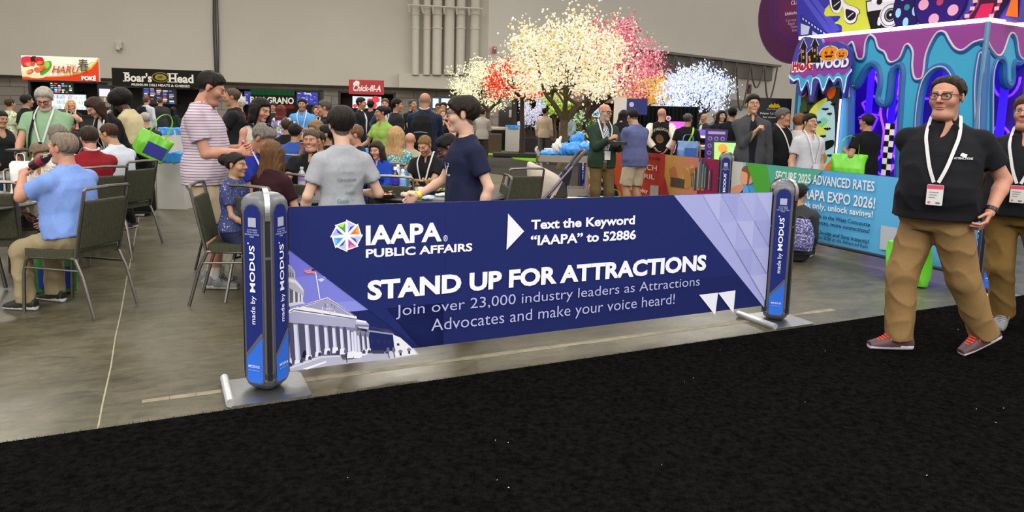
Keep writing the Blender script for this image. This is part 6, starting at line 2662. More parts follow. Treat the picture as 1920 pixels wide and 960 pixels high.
def pinky(ar, pl, l, b_, r, tp_):
	w, h_ = r - l, tp_ - b_
	for i in range(8):
		f = i / 7
		ar.rect(l, b_ + h_ * i / 8, w, h_ / 8, '#%02x%02x%02x' % (int(0xd8 + 0 * f), int(0x7f - 0x2a * f), int(0xe8 - 0x20 * f)), same=i > 0)


PINK = screen('big glowing pink screen panel in the black draped booth', 1253, 228, 1290, 285, 15.8, pinky, R_(8), 'pink_screen', .8)
mb = MB()
pl = Plane(1270, 285, 15.75, R_(8))
pl.pixbox(mb, 1254, 283, 1274, 288, -.02, .05)
mb.v = [tuple(Vector(v) - PINK.location) for v in mb.v]
mb.build('light_bar', glow('#f2e6ff', 2.0), PINK)
pl = Plane(1253, 222, 15.9, R_(8))
mb = MB()
mb.add(*fill_shape([circle(0, 0, .055, 20)], .02), pl.M(0))
o = mb.build('round_badge', plastic('#cfcfd4'))
tag(o, 'small round white badge with a pink spot on the black drape', 'sign')
mb = MB()
mb.add(*fill_shape([circle(-.005, .0, .03, 12)], .004), pl.M(.02))
mb.build('spot', plastic('#c8505a'), o)


def kiosk(label, px, Y, z, w, d, color='#121115', rz=0.1, name='kiosk', py=250):
	p = at(px, py, Y)
	t = thing(name, label, 'kiosk', (p.x, p.y, 0), rz)
	mb = MB()
	mb.box((0, 0, .03), (w, d, .06), bev=.01)
	mb.box((0, 0, z / 2), (w * .85, d * .8, z - .02), bev=.02)
	mb.build('body', plastic(color, .4), t)
	mb = MB()
	mb.box((0, -d * .1, z + .02), (w, d, .05), bev=.01, rx=R_(12))
	mb.build('top', plastic('#1d1b22', .35), t)
	return t


k = kiosk('black kiosk with a violet lit slanted panel beside the person with the blue bag', 1313, 14.5, 1.15, .5, .5)
ar = Art((0, -.30, 1.21), (1, 0, 0), (0, .25, 1))
ar.rect(-.2, -.02, .4, .12, '#5a4aa0')
ar.build('lit_panel', SCREEN, k)
kiosk('black counter kiosk in front of the suited people at the back', 1328, 14, .95, .55, .5)
# purple price totem
pl = Plane(1343, 262, 13.2, R_(-14))
t = thing('price_totem', 'narrow purple panel with rows of white rings beside the black kiosk', 'sign', (pl.o.x, pl.o.y, 0), R_(-14))
mb = MB()
mb.prism([(-.18, -pl.o.z + .35), (.14, -pl.o.z + .35), (.2, .18), (-.2, .2)], -.03, 0, Matrix.Translation((0, 0, pl.o.z)) @ Matrix.Rotation(R_(90), 4, 'X'))
mb.box((0, .05, .3), (.2, .08, .6))
bd = mb.build('panel', plastic('#4a2a7a', .4), t)
ar = Art((0, -.004 + .0, pl.o.z), (1, 0, 0), (0, 0, 1))
ar.o = Vector((0, -.006, pl.o.z))
ar.rect(-.15, .10, .3, .05, '#b9a8dc')
for i in range(5):
	for j in range(3):
		ar.poly(circle(-.11 + .11 * j, .02 - i * .13, .038, 12), '#a794d4', same=i + j > 0)
for i in range(5):
	for j in range(3):
		ar.poly(circle(-.11 + .11 * j, .02 - i * .13, .022, 12), '#4a2a8a', same=i + j > 0)
ar.build('panel_print', PRINT, bd)
# tilted green screen
p = at(1365, 285, 10.6)
t = thing('tilted_screen', 'tilted screen glowing green and orange behind the middle banner post', 'screen', (p.x, p.y, 0), R_(-8))
mb = MB()
mb.box((0, .1, .45), (.34, .3, .9), bev=.02)
mb.build('stand', plastic('#121115', .4), t)
M = Matrix.Translation((0, -.02, 1.03)) @ Matrix.Rotation(R_(-22), 4, 'X')
mb = MB()
mb.box((0, .02, .0), (.46, .05, .36), M=M, bev=.01)
bd = mb.build('screen_case', plastic('#17161b', .4), t)
ar = Art((0, 0, 0), (1, 0, 0), (0, 0, 1))
ar.rect(-.20, -.15, .40, .30, '#8ad46a')
ar.rect(-.20, -.15, .40, .1, '#c9d44a', same=True)
ar.poly(circle(-.08, .06, .075, 16), '#e0812a')
ar.poly([(.05, -.15), (.20, -.15), (.20, -.03)], '#e0a43a')
ar.text('Stop', .03, .02, .09, '#bfe6c9', .01)
ar.mb.v = [tuple(M @ (Vector(v) + Vector((0, -.007, 0)))) for v in ar.mb.v]
ar.build('picture', SCREEN, bd)

# black exhibitor panel behind the tall man
t, bd, ar, pl, (l, b_, r, tp_) = sign_board('black exhibitor panel with a yellow emblem and white text behind the grey blazer', 1418, 184, 1482, 262, 12.6, '#17161a', 'exhibitor_panel', ang=R_(5))
ar.poly([pl.uv(*p) for p in ((1441, 200), (1446, 194), (1450, 197), (1452, 193), (1456, 196), (1459, 194), (1463, 201))], '#c9a51f')
fit_text(ar, pl, 'MOBARA', 1441, 1463, 202, 197, '#e0bc2a', .03)
fit_text(ar, pl, 'ONLY GAMES', 1437, 1456, 206, 203.5, '#a8a6a4', .01)
fit_text(ar, pl, 'New U.S. Base', 1425, 1475, 214, 210, '#d0cecc', .02)
fit_text(ar, pl, 'for more games', 1430, 1472, 221, 217.5, '#d0cecc', .02)
ar.build('panel_print', PRINT, bd)
mb = MB()
u, v = l + .2, 0
M = Matrix.Rotation(R_(5), 4, 'Z')
for uu in (l + .1, r - .1):
	mb = MB()
	mb.box((uu, -.03, (-pl.o.z + b_) / 2 + .006), (.06, .06, pl.o.z + b_ - .012), M=M)
	mb.build('leg', plastic('#17161a'), t)

# ------------------------------------------------------------------ glowing blossom trees
def blossom_mat(strength):
	m = mat('lit_blossom_%d' % int(strength * 100), '#ffffff', .7, noise=.0, attr=True, emit=strength, spec=.1)
	nt = m.node_tree
	b = nt.nodes['Principled BSDF']
	if not any(n.type == 'VECT_MATH' for n in nt.nodes):
		src = b.inputs['Base Color'].links[0].from_socket
		x = nt.nodes.new('ShaderNodeVectorMath')
		x.operation = 'SCALE'
		x.inputs['Scale'].default_value = .42
		nt.links.new(src, x.inputs[0])
		nt.links.new(x.outputs['Vector'], b.inputs['Base Color'])
		m.cycles.emission_sampling = 'NONE'
	return m


ICO_V = np.array([(1, 0, 0), (-1, 0, 0), (0, 1, 0), (0, -1, 0), (0, 0, 1), (0, 0, -1), (.6, .6, .5), (-.6, .6, .5), (-.6, -.6, .5), (.6, -.6, .5)])
ICO_F = np.array([(0, 6, 4), (6, 2, 4), (2, 7, 4), (7, 1, 4), (1, 8, 4), (8, 3, 4), (3, 9, 4), (9, 0, 4), (0, 5, 6), (6, 5, 2), (2, 5, 7), (7, 5, 1), (1, 5, 8), (8, 5, 3), (3, 5, 9), (9, 5, 0)])


def tree(label, c_px, r_px, Y, palette, n, size, trunk_px, clusters=40, strength=.9, trunk_r=.11, forks=5, planter=None, group='lit blossom trees', fork_y=None, kind='blossom_tree', cat='tree', trunk_c='#54452f', long=1.0, spread=.22, flat=1.0):
	rn = np.random.default_rng(abs(hash(label)) % 1000 if False else len(label) * 13 + n)
	c = at(c_px[0], c_px[1], Y)
	rx, rz = r_px[0] * Y / F_PX, r_px[1] * Y / F_PX
	base = at(trunk_px[0], trunk_px[1], Y)
	bx = Vector((base.x, base.y, 0))
	t = thing(kind, label, cat, bx, 0, group)
	z0 = 0.0
	if planter:
		pw, ph, pc = planter
		mb = MB()
		mb.box((0, 0, ph / 2), (pw, pw * .8, ph), bev=.03)
		mb.build('planter', plastic(pc, .6), t)
		z0 = ph - .02
	fork = (at(trunk_px[0], fork_y, Y).z if fork_y else c.z - rz * .85)
	bark = mat('bark_' + trunk_c.lstrip('#'), trunk_c, .9, noise=.35, nscale=14, bump=.6, bscale=40)
	f0 = Vector((c.x - bx.x, 0, 0)) * .08 + Vector((0, 0, fork))
	mb = MB()
	pts = [Vector((0, 0, z0)), Vector((.03, 0, z0 + (fork - z0) * .35)), Vector((-.02, .02, z0 + (fork - z0) * .7)), f0]
	mb.tube(smooth_open([tuple(p) for p in pts], 4), [trunk_r * (1.35 if i < 2 else 1.0 - .02 * i) for i in range(13)], 10)
	mb.build('trunk', bark, t, smooth=True)
	cc = c - bx
	# clusters of blossom on an uneven dome
	cl = []
	while len(cl) < clusters:
		v = rn.normal(size=3)
		v /= np.linalg.norm(v)
		rr = rn.uniform(.35, 1.0) ** .6
		if v[2] < -.75:
			continue
		cl.append(np.array([v[0] * rx, v[1] * rx * .8, v[2] * rz]) * rr)
	cl = np.array(cl)
	for k in range(forks):
		a = 2 * math.pi * k / forks + .5
		tgt = np.array([math.cos(a) * rx * .62, math.sin(a) * rx * .5, rz * rn.uniform(-.1, .45)])
		e = cc + Vector(tgt)
		mid = f0.lerp(e, .5) + Vector((math.cos(a) * rx * .12, 0, -rz * .12))
		mb = MB()
		P = smooth_open([tuple(f0 - Vector((0, 0, .1))), tuple(f0.lerp(mid, .5)), tuple(mid), tuple(e)], 4)
		mb.tube(P, [trunk_r * .62 * (1 - .8 * i / (len(P) - 1)) for i in range(len(P))], 7)
		for q in range(2):
			j = 5 + q * 2
			s_ = Vector(P[j])
			ee = cc + Vector(cl[rn.integers(len(cl))] * .85)
			if (ee - s_).length < rx * 1.3:
				mb.tube([s_, s_.lerp(ee, .5) + Vector((0, 0, .05)), ee], [trunk_r * .25, trunk_r * .16, trunk_r * .05], 5)
		mb.build('branch', bark, t, smooth=True)
	w = rn.integers(0, len(cl), n)
	# blossom sits along sprigs that grow outward and up from each cluster
	sp = cl / np.linalg.norm(cl, axis=1)[:, None] * np.array([1, 1, .8]) + np.array([0, 0, .55]) + rn.normal(size=cl.shape) * .35
	sp /= np.linalg.norm(sp, axis=1)[:, None]
	ln = rn.uniform(-.24, .30, n)
	P = cl[w] + sp[w] * (ln * (rx + rz) * .5)[:, None] + rn.normal(size=(n, 3)) * np.array([rx, rx, rz]) * (spread * .42)
	S = size * rn.uniform(.6, 1.25, n)
	ax = np.stack([S * rn.uniform(.6, 1, n), S * rn.uniform(.6, 1, n), S * long * rn.uniform(.7, 1.1, n)], -1)
	th = rn.uniform(0, 6.28, n)
	ct, st = np.cos(th), np.sin(th)
	tl = rn.uniform(-.7, .7, n)
	v = ICO_V[None] * ax[:, None, :]
	v = np.stack([v[..., 0], v[..., 1] * np.cos(tl)[:, None] - v[..., 2] * np.sin(tl)[:, None], v[..., 1] * np.sin(tl)[:, None] + v[..., 2] * np.cos(tl)[:, None]], -1)
	v = np.stack([v[..., 0] * ct[:, None] - v[..., 1] * st[:, None], v[..., 0] * st[:, None] + v[..., 1] * ct[:, None], v[..., 2]], -1)
	V = (v + P[:, None, :] + np.array(cc)).reshape(-1, 3)
	Fa = (ICO_F[None] + (np.arange(n) * len(ICO_V))[:, None, None]).reshape(-1, 3)
	pal = np.array([lin(c_) for c_, _ in palette])
	wt = np.array([w_ for _, w_ in palette], float)
	pick = rn.choice(len(pal), n, p=wt / wt.sum())
	Cc = np.repeat(pal[pick], len(ICO_V), 0)
	o = mesh_obj('blossoms', V, Fa, blossom_mat(strength * 1.2), t, False, Cc)
	return t


tree('biggest lit tree with cream white blossoms and a forked brown trunk', (1064, 122), (112, 82), 20, [('#fff6cf', 5), ('#f4dfa0', 3), ('#d9bd78', 1.5), ('#fffdf2', 3)], 6500, .036, (1057, 260), 150, 0.62, .15, 6, fork_y=222)
tree('tall pink and rose lit tree behind the big cream tree', (1156, 124), (80, 86), 23.5, [('#f08a96', 5), ('#d8556a', 3), ('#ffc6cc', 3), ('#b8324a', 1.2), ('#ffe9ee', 1)], 6000, .034, (1100, 240), 150, 0.52, .16, 5, fork_y=205, trunk_c='#3d2c22')
tree('small red lit tree on a slim dark trunk left of the cream tree', (966, 156), (58, 36), 25.5, [('#d8341f', 6), ('#f0603a', 3), ('#ffd0a8', 1.2), ('#fff2e0', .8)], 2200, .036, (978, 280), 60, 0.6, .10, 5, fork_y=180, trunk_c='#35281e')
tree('white and lemon lit tree in a wooden planter left of the red tree', (916, 166), (66, 52), 28, [('#fffbe0', 5), ('#efe8a8', 3), ('#c9c27a', 1.5)], 3400, .034, (914, 260), 90, 0.7, .10, 5, fork_y=205, planter=(1.1, .75, '#3d2a1a'))
tree('small white lit bush in a black planter behind the slim red tree', (1000, 222), (30, 36), 30, [('#f4f2ff', 5), ('#cfcbe8', 2.5), ('#9c98c0', 1)], 1500, .038, (996, 275), 30, 0.50, .06, 5, planter=(1.0, .6, '#17151a'))
tree('low round bush with white blossoms over green leaves behind the person in dark green jacket', (1094, 238), (40, 28), 23.5, [('#3f6a22', 4), ('#5a8a2c', 3), ('#f8ffe6', 3), ('#e6f5c0', 1)], 1800, .032, (1096, 275), 40, 0.35, .06, 5, planter=(1.1, .55, '#3a2c20'))
tree('lime green lit tree seen through the branches of the cream tree', (1040, 196), (28, 32), 30, [('#a6d43a', 5), ('#d8f07a', 3), ('#5a9a22', 2)], 700, .06, (1040, 260), 30, 0.43, .07, 4, planter=(.9, .5, '#1d1a18'))
tree('golden yellow lit tree above the dark blue card', (1212, 170), (54, 34), 25, [('#f2b41a', 6), ('#ffd84a', 3), ('#ffe9b0', 1)], 2000, .038, (1214, 250), 36, 0.53, .09, 4, trunk_c='#3d2c22')
tree('white lit tree with rosy tips between the yellow and the blue white tree', (1262, 184), (44, 28), 24.5, [('#fff2ee', 5), ('#f2d0c8', 2), ('#e8b8a0', 1)], 2000, .034, (1262, 250), 34, 0.53, .08, 4)
tree('blue white lit tree above the black draped wall', (1306, 178), (66, 48), 22, [('#dfe9ff', 5), ('#b4c6ee', 3), ('#7f95cc', 1.5), ('#ffffff', 2)], 4200, .022, (1306, 250), 130, 0.9, .10, 6, trunk_c='#2c2522', long=1.7)
tree('thin rosy pink lit tree peeking out right of the pink tree', (1228, 145), (14, 16), 26, [('#f2a0a0', 5), ('#e8807e', 3)], 320, .034, (1230, 240), 14, 0.43, .06, 3)
# slab base of the slim red tree
p = ground(985, 287)
mb = MB()
mb.box((0, 0, .09), (2.0, .9, .13), bev=.02)
o = mb.build('tree_plinth', plastic('#1a1513', .6))
o.location = (at(978, 280, 25.5).x, 25.5 - .0, 0.012)
tag(o, 'low black plinth under the slim red lit tree', 'plinth')

# ------------------------------------------------------------------ banquet chairs, tables
CH_METAL = metal('#77736e', .42)
OLIVE = mat('olive_weave', '#3f4032', .9, noise=.25, nscale=90, bump=.3, bscale=240, spec=.2, stretch=(1, 1, .25))


def _chair_parts():
	parts = []
	mb = MB()
	mb.prism(rounded_rect(.44, .43, .05, 4, 0, -.01), .425, .475)
	parts.append(('seat', mb, OLIVE))
	M = Matrix.Translation((0, .215, .46)) @ Matrix.Rotation(R_(-12), 4, 'X')
	mb = MB()
	mb.box((0, -.005, .205), (.39, .035, .35), M=M, bev=.014)
	parts.append(('backrest', mb, OLIVE))
	mb = MB()
	pts = [M @ Vector(p) for p in ((-.205, 0, -.03), (-.208, 0, .2), (-.208, 0, .455), (-.195, 0, .468), (0, 0, .474), (.195, 0, .468), (.208, 0, .455), (.208, 0, .2), (.205, 0, -.03))]
	mb.tube(pts, .0125, 6)
	parts.append(('back_frame', mb, CH_METAL))
	for sx in (-1, 1):
		mb = MB()
		mb.tube([(sx * .205, .20, .43), (sx * .208, .26, .30), (sx * .21, .34, .012)], .0125, 6)
		parts.append(('leg', mb, CH_METAL))
		mb = MB()
		mb.tube([(sx * .205, -.17, .415), (sx * .205, -.205, .39), (sx * .21, -.225, .30), (sx * .212, -.24, .012)], .0125, 6)
		parts.append(('leg', mb, CH_METAL))
		mb = MB()
		mb.tube([(sx * .205, .21, .425), (sx * .205, -.17, .415)], .0125, 6)
		mb.tube([(sx * .207, .25, .34), (sx * .209, -.21, .34)], .008, 6)
		parts.append(('side_rail', mb, CH_METAL))
	return parts


_CP = None


def chair(label, x, y, rz, group='banquet chairs'):
	global _CP
	t = thing('banquet_chair', label, 'chair', (x, y, 0), rz, group)
	if _CP is None:
		_CP = [mb.build(n, m, t, smooth=(n not in ('seat', 'backrest'))) for n, mb, m in _chair_parts()]
	else:
		for o in _CP:
			c = o.copy()
			COL.objects.link(c)
			c.parent = t
	return t


def chair_for(p, label, back=.03):
	"""put a chair under a seated person"""
	r = rot('z', p['a']) @ V3(0, -.07 + back, 0)
	return chair(label, p['loc'].x + r[0], p['loc'].y + r[1], p['a'])


def round_table(label, x, y, r, color='#2b2927'):
	t = thing('round_table', label, 'table', (x, y, 0), 0, 'round dining tables')
	mb = MB()
	mb.lathe([(r - .01, .715), (r, .722), (r, .742), (r - .006, .748)], n=48)
	mb.build('tabletop', plastic(color, .35), t)
	mb = MB()
	mb.tube([(r * 1.0 * math.cos(a), r * 1.0 * math.sin(a), .732) for a in np.linspace(0, 2 * math.pi, 49)[:-1]], .011, 6, closed=True)
	mb.build('edge_band', plastic('#55524e', .4), t)
	for k in range(4):
		a = R_(45 + 90 * k)
		mb = MB()
		mb.tube([(r * .45 * math.cos(a), r * .45 * math.sin(a), .72), (r * .6 * math.cos(a), r * .6 * math.sin(a), .014)], .014, 8)
		mb.build('leg', CH_METAL, t)
	return t


TAB_LEFT = round_table('round dark dining table at the left edge, in front of the soda drinking person', -4.35, 5.35, .70)
TAB_RED = round_table('round dark dining table in front of the seated person in red', -4.85, 7.75, .70)
TAB_MID = round_table('round dark dining table with the white carry bag and the tumbler on it', -1.93, 6.48, .60)
TAB_RIGHT = round_table('round dark dining table with the bottles and food trays', -.72, 6.9, .68)
TAB_FAR = round_table('round dark dining table behind the person in the floral shirt', -1.4, 9.6, .70)

# empty chairs
for lab, px, py, rz in (('banquet chair cut by the left edge, in front of the soda drinking person', 4, 556, 200),
						('empty banquet chair with its back to us beside the navy banner and the food table', 750, 505, 172),
						('empty banquet chair turned sideways left of the beige stroller', 962, 462, 205),
						('empty banquet chair behind the person in the long black skirt', 283, 352, 110),
						('empty banquet chair at the far left tables, beside the white bin', 262, 378, 60),
						('empty banquet chair behind the person in grey, at the middle table', 588, 505, 160)):
	p = ground(px, py)
	chair(lab, p.x, p.y, R_(rz))


# ------------------------------------------------------------------ soft things
def soft(name, field, material, parent=None, disp=None, cuts=(), M=None):
	V, Q = field.mesh(disp=disp, cuts=cuts)
	if M is not None:
		V = np.array([tuple(M @ Vector(v)) for v in V])
	return mesh_obj(name, V, Q, material, parent, True)


def tote(label, loc, rz, w=.36, h=.34, d=.12, color='#7cc32c', handle_h=.22, tilt=0, side='#2c3f9a', name='tote_bag'):
	t = thing(name, label, 'bag', loc, rz)
	t.rotation_euler = (0, R_(tilt), rz)
	K = Field(.012)
	K.loft((0, 0, 0), np.eye(3), [(-h, 0, 0, w * .46, d * .5), (-h * .5, 0, 0, w * .5, d * .55), (0, 0, 0, w * .5, d * .32)], e=5, k=.01)
	soft('bag_body', K, mat('bag_' + color.lstrip('#'), color, .35, noise=.06, nscale=8), t, wrinkles(.006, 20, ridge=True))
	if side:
		mb = MB()
		mb.box((w * .12, -d * .56, -h * .62), (w * .62, .012, h * .5), bev=.004)
		mb.build('printed_panel', plastic(side, .35), t)
	for sy in (-1, 1):
		mb = MB()
		mb.tube(smooth_open([(-w * .25, sy * d * .3, -.02), (-w * .22, sy * d * .2, handle_h * .7), (0, 0, handle_h), (w * .22, sy * d * .2, handle_h * .7), (w * .25, sy * d * .3, -.02)], 5), .012, 6, flat=.35)
		mb.build('handle', mat('bag_' + color.lstrip('#'), color), t)
	return t


def backpack(label, M, color, w=.32, h=.46, d=.17, pocket=None, material=None, group=None, straps=None):
	"""M: frame at the middle of the wearer's back, x right, y out of the back, z up"""
	t = thing('backpack', label, 'backpack', (0, 0, 0))
	t.matrix_world = M
	m = material or fabric(color)
	K = Field(.013)
	K.loft((0, 0, 0), np.eye(3), [(-h / 2, 0, d * .5, w * .46, d * .46), (-h * .25, 0, d * .52, w * .5, d * .52), (h * .25, 0, d * .46, w * .47, d * .44), (h * .47, 0, d * .34, w * .33, d * .28)], e=3.2, k=.02)
	soft('pack_body', K, m, t, wrinkles(.004, 22, ridge=True))
	K = Field(.012)
	K.loft((0, 0, 0), np.eye(3), [(-h * .42, 0, d * .95, w * .36, d * .22), (-h * .15, 0, d * .98, w * .38, d * .24), (0, 0, d * .90, w * .33, d * .16)], e=3.4, k=.01)
	soft('front_pocket', K, m if not pocket else fabric(pocket), t)
	mb = MB()
	mb.tube([(-w * .3, d * 1.21, -h * .02), (0, d * 1.24, -h * .0), (w * .3, d * 1.21, -h * .02)], .006, 5)
	mb.build('zip', plastic('#8d8c90'), t)
	mb = MB()
	mb.tube(smooth_open([(-.05, d * .3, h * .49), (0, d * .3, h * .57), (.05, d * .3, h * .49)], 5), .009, 6)
	mb.build('grab_handle', plastic('#1b1b1e'), t)
	if straps:
		for sx in (-1, 1):
			mb = MB()
			mb.tube(smooth_open([(sx * w * .3, 0, h * .42), (sx * w * .34, -.06, h * .55), (sx * w * .40, -.22, h * .42), (sx * w * .45, -.25, h * .1), (sx * w * .5, -.1, -h * .3), (sx * w * .45, d * .3, -h * .42)], 5), .022, 8, flat=.4)
			mb.build('strap', fabric(straps), t)
	return t


def bottle(label, x, y, z, r=.033, h=.22, body='#cfd8e0', cap='#e8e8ea', labelc='#3a5ac0', lt=.5, glass=True, group='drinks on the tables', rx=0.0, ry=0.0, name='drink_bottle'):
	t = thing(name, label, 'bottle', (x, y, z), 0, group)
	t.rotation_euler = (rx, ry, 0)
	mb = MB()
	mb.lathe([(r * .7, 0), (r, .012), (r, h * .3), (r * .93, h * .36), (r, h * .42), (r, h * .62), (r * .75, h * .76), (r * .42, h * .86), (r * .42, h * .92)], n=16)
	mb.build('bottle_body', mat('bottle_' + body.lstrip('#'), body, .12, noise=0, trans=.35 if glass else 0, spec=.6), t, smooth=True)
	mb = MB()
	mb.lathe([(r * 1.02, h * .34), (r * 1.02, h * .60)], n=16, caps=False)
	mb.build('bottle_label', plastic(labelc, .4), t, smooth=True)
	mb = MB()
	mb.lathe([(r * .48, h * .90), (r * .48, h), (r * .3, h * 1.005)], n=14)
	mb.build('cap', plastic(cap, .4), t, smooth=True)
	return t


# things on the right hand table
TZ = .749


def on(px, py, z=TZ):
	return ground(px, py, z)


for lab, px, py, kw in (('dark cola bottle with a violet label standing in front of the clear bottles', 741, 362, dict(body='#1a1014', labelc='#3b2ba0', h=.24, r=.036)),
						('clear water bottle with a pale blue label right of the dark cola bottle', 755, 362, dict(h=.22, labelc='#7f9fe0', body='#d4dce6')),
						('clear water bottle with a lilac label behind the dark cola bottle', 746, 352, dict(h=.23, labelc='#8f9ae0', body='#c9d0e0')),
						('blue sports drink bottle with an orange cap behind the water bottles', 760, 352, dict(h=.21, body='#2f8fb8', labelc='#2a7fae', cap='#e07428', r=.036))):
	p = on(px, py)
	bottle(lab, p.x, p.y, TZ, **kw)


def tray(label, px, py, w, d, h, color, rz=0, fill=None, z=TZ, liner=None):
	p = on(px, py, z)
	t = thing('food_tray', label, 'tray', (p.x, p.y, z), R_(rz))
	mb = MB()
	o_, i_ = rounded_rect(w, d, .02, 3), rounded_rect(w * .9, d * .86, .018, 3)
	n = len(o_)
	vs = [(x * .86, y * .86, .002) for x, y in o_] + [(x, y, h) for x, y in o_] + [(x, y, h) for x, y in i_] + [(x * .86, y * .86, .006) for x, y in i_]
	fs = [tuple(range(n - 1, -1, -1)), tuple(range(3 * n, 4 * n))]
	for r_ in range(3):
		for k in range(n):
			fs.append((r_ * n + k, r_ * n + (k + 1) % n, (r_ + 1) * n + (k + 1) % n, (r_ + 1) * n + k))
	mb.add(vs, fs)
	mb.build('tray_shell', plastic(color, .4), t)
	if fill:
		rn = random.Random(len(label))
		mb = MB()
		for i in range(60):
			mb.color(rn.choice(fill))
			s = rn.uniform(.008, .016)
			mb.box((rn.uniform(-.36, .36) * w, rn.uniform(-.34, .34) * d, .012 + rn.uniform(0, h * .9)), (s * 1.6, s, s * .8), rz=rn.uniform(0, 3), rx=rn.uniform(-.5, .5), bev=.002)
		f = mb.build('food', VCOL, t, colors=True)
		f['kind'] = 'stuff'
	if liner:
		K = Field(.008)
		K.loft((0, 0, 0), np.eye(3), [(.004, 0, 0, w * .46, d * .44), (h + .02, 0, 0, w * .50, d * .52)], e=3, k=.01)
		K.loft((0, 0, 0), np.eye(3), [(.016, 0, 0, w * .40, d * .38), (h + .05, 0, 0, w * .46, d * .47)], e=3, k=.006, op='sub')
		soft('paper_liner', K, mat('kraft_paper', liner, .8, noise=.12, nscale=14), t, wrinkles(.01, 30, ridge=True))
	return t


tray('long black tray of orange and green food near the empty chair', 710, 369, .30, .12, .025, '#17161a', 4, ['#c9762a', '#e0a040', '#8a9a3a', '#d8b060', '#b8562a'])
tray('black basket lined with brown paper in front of the person in open black polo', 792, 346, .27, .20, .04, '#1d1b1b', 10, ['#b08a5a', '#c9a06a'], liner='#a5855c')
tray('black tray with a clear lid beside the brown paper basket', 795, 362, .30, .16, .03, '#1b1a1d', -4, ['#d8d6d0', '#b9b6b0', '#6a8a3a'])
tray('small black tray of salad next to the person in navy', 832, 362, .16, .13, .03, '#1b1a1d', 14, ['#5a8a2c', '#a8b83a', '#d8c84a'])
# sauce cup, crumpled napkins, chopsticks, phone
p = on(789, 369)
t = thing('sauce_cup', 'small clear cup of yellow sauce with a white lid', 'cup', (p.x, p.y, TZ))
mb = MB()
mb.lathe([(.018, 0), (.024, .06)], n=14)
mb.build('cup_body', plastic('#c9a050', .3), t, smooth=True)
mb = MB()
mb.lathe([(.026, .06), (.026, .085), (.022, .088)], n=14)
mb.build('lid', plastic('#d8d4cc', .4), t, smooth=True)
for lab, px, py, s, c in (('crumpled beige napkin in front of the clear lidded tray', 770, 370, .07, '#cbb9a0'), ('crumpled white and blue napkin at the table edge', 800, 374, .045, '#a9c0e0'), ('crumpled white foil by the salad tray', 826, 368, .04, '#d4d4d8')):
	p = on(px, py)
	K = Field(.006)
	K.ell((0, 0, s * .35), (s * 1.2, s * .8, s * .42), k=.01)
	K.ell((s * .8, s * .2, s * .3), (s * .7, s * .5, s * .34), k=.01)
	o = soft('napkin', K, mat('paper_' + c.lstrip('#'), c, .8, noise=.05), None, wrinkles(s * .22, 60, ridge=True), cuts=[((0, 0, .002), (0, 0, -1))])
	o.location = (p.x, p.y, TZ)
	tag(o, lab, 'napkin')
p = on(752, 366)
mb = MB()
for k in (0, .012):
	mb.tube([(-.11, -.02 + k, .028), (.11, .03 + k, .09 if k == 0 else .08)], .004, 6)
o = mb.build('chopsticks', plastic('#d8bb84', .5))
o.location = (p.x, p.y, TZ)
tag(o, 'pale wooden chopsticks resting on the long black food tray', 'chopsticks')
# things on the middle table: white paper bag, tumbler, red wrapped snack
p = on(604, 349)


def paper_bag(label, x, y, z, w, d, h, spot=None, rz=0):
	t = thing('paper_bag', label, 'bag', (x, y, z), rz)
	K = Field(.009)
	K.loft((0, 0, 0), np.eye(3), [(.0, 0, 0, w / 2, d / 2), (h * .7, 0, 0, w / 2, d / 2), (h, 0, 0, w * .48, d * .12)], e=6, k=.01)
	soft('bag_body', K, mat('white_paper', '#d9d5d0', .7, noise=.04), t, wrinkles(.005, 26, ridge=True))
	mb = MB()
	mb.tube(smooth_open([(-w * .2, 0, h * .97), (-w * .16, 0, h * 1.2), (w * .16, 0, h * 1.2), (w * .2, 0, h * .97)], 4), .006, 6, flat=.5)
	mb.build('handle', plastic('#d9d5d0'), t)
	if spot:
		mb = MB()
		mb.add(*fill_shape([circle(0, 0, w * .2, 16)], .004), Matrix.Translation((0, -d * .52, h * .35)) @ Matrix.Rotation(R_(90), 4, 'X'))
		mb.build('printed_spot', plastic(spot), t)
	return t


paper_bag('white paper carry bag standing before the smiling person in black polo', p.x, p.y + .05, TZ, .17, .11, .20)
p = on(566, 352)
bottle('clear tumbler bottle with purple and green stickers on the middle table', p.x, p.y, TZ, r=.036, h=.20, body='#c4ccd8', labelc='#8a6fb0', cap='#b9bcc8')
p = on(592, 352)
K = Field(.007)
K.ell((0, 0, .03), (.045, .03, .03), k=.01)
K.ell((.03, .01, .06), (.03, .02, .035), k=.01)
K.cone((.02, 0, .07), (.035, .0, .12), .012, .004, k=.01)
o = soft('snack_wrapper', K, plastic('#c2202c', .25), None, wrinkles(.008, 60, ridge=True), cuts=[((0, 0, .002), (0, 0, -1))])
o.location = (p.x, p.y, TZ)
tag(o, 'shiny red and white snack wrapper beside the white paper bag', 'wrapper')
# things on the left tables
p = on(76, 338)
paper_bag('white paper bag with a red spot on the left table', -3.92, 5.72, TZ, .16, .10, .28, '#c8242c')
bottle('water bottle with a blue label at the left edge', -4.12, 5.62, TZ, labelc='#2f6ac8', body='#cfdbe6', h=.20)
bottle('orange topped bottle beside the white bag with the red spot', -3.84, 5.78, TZ, r=.03, h=.15, body='#c9b8a0', labelc='#d86a2a', cap='#e0602a')


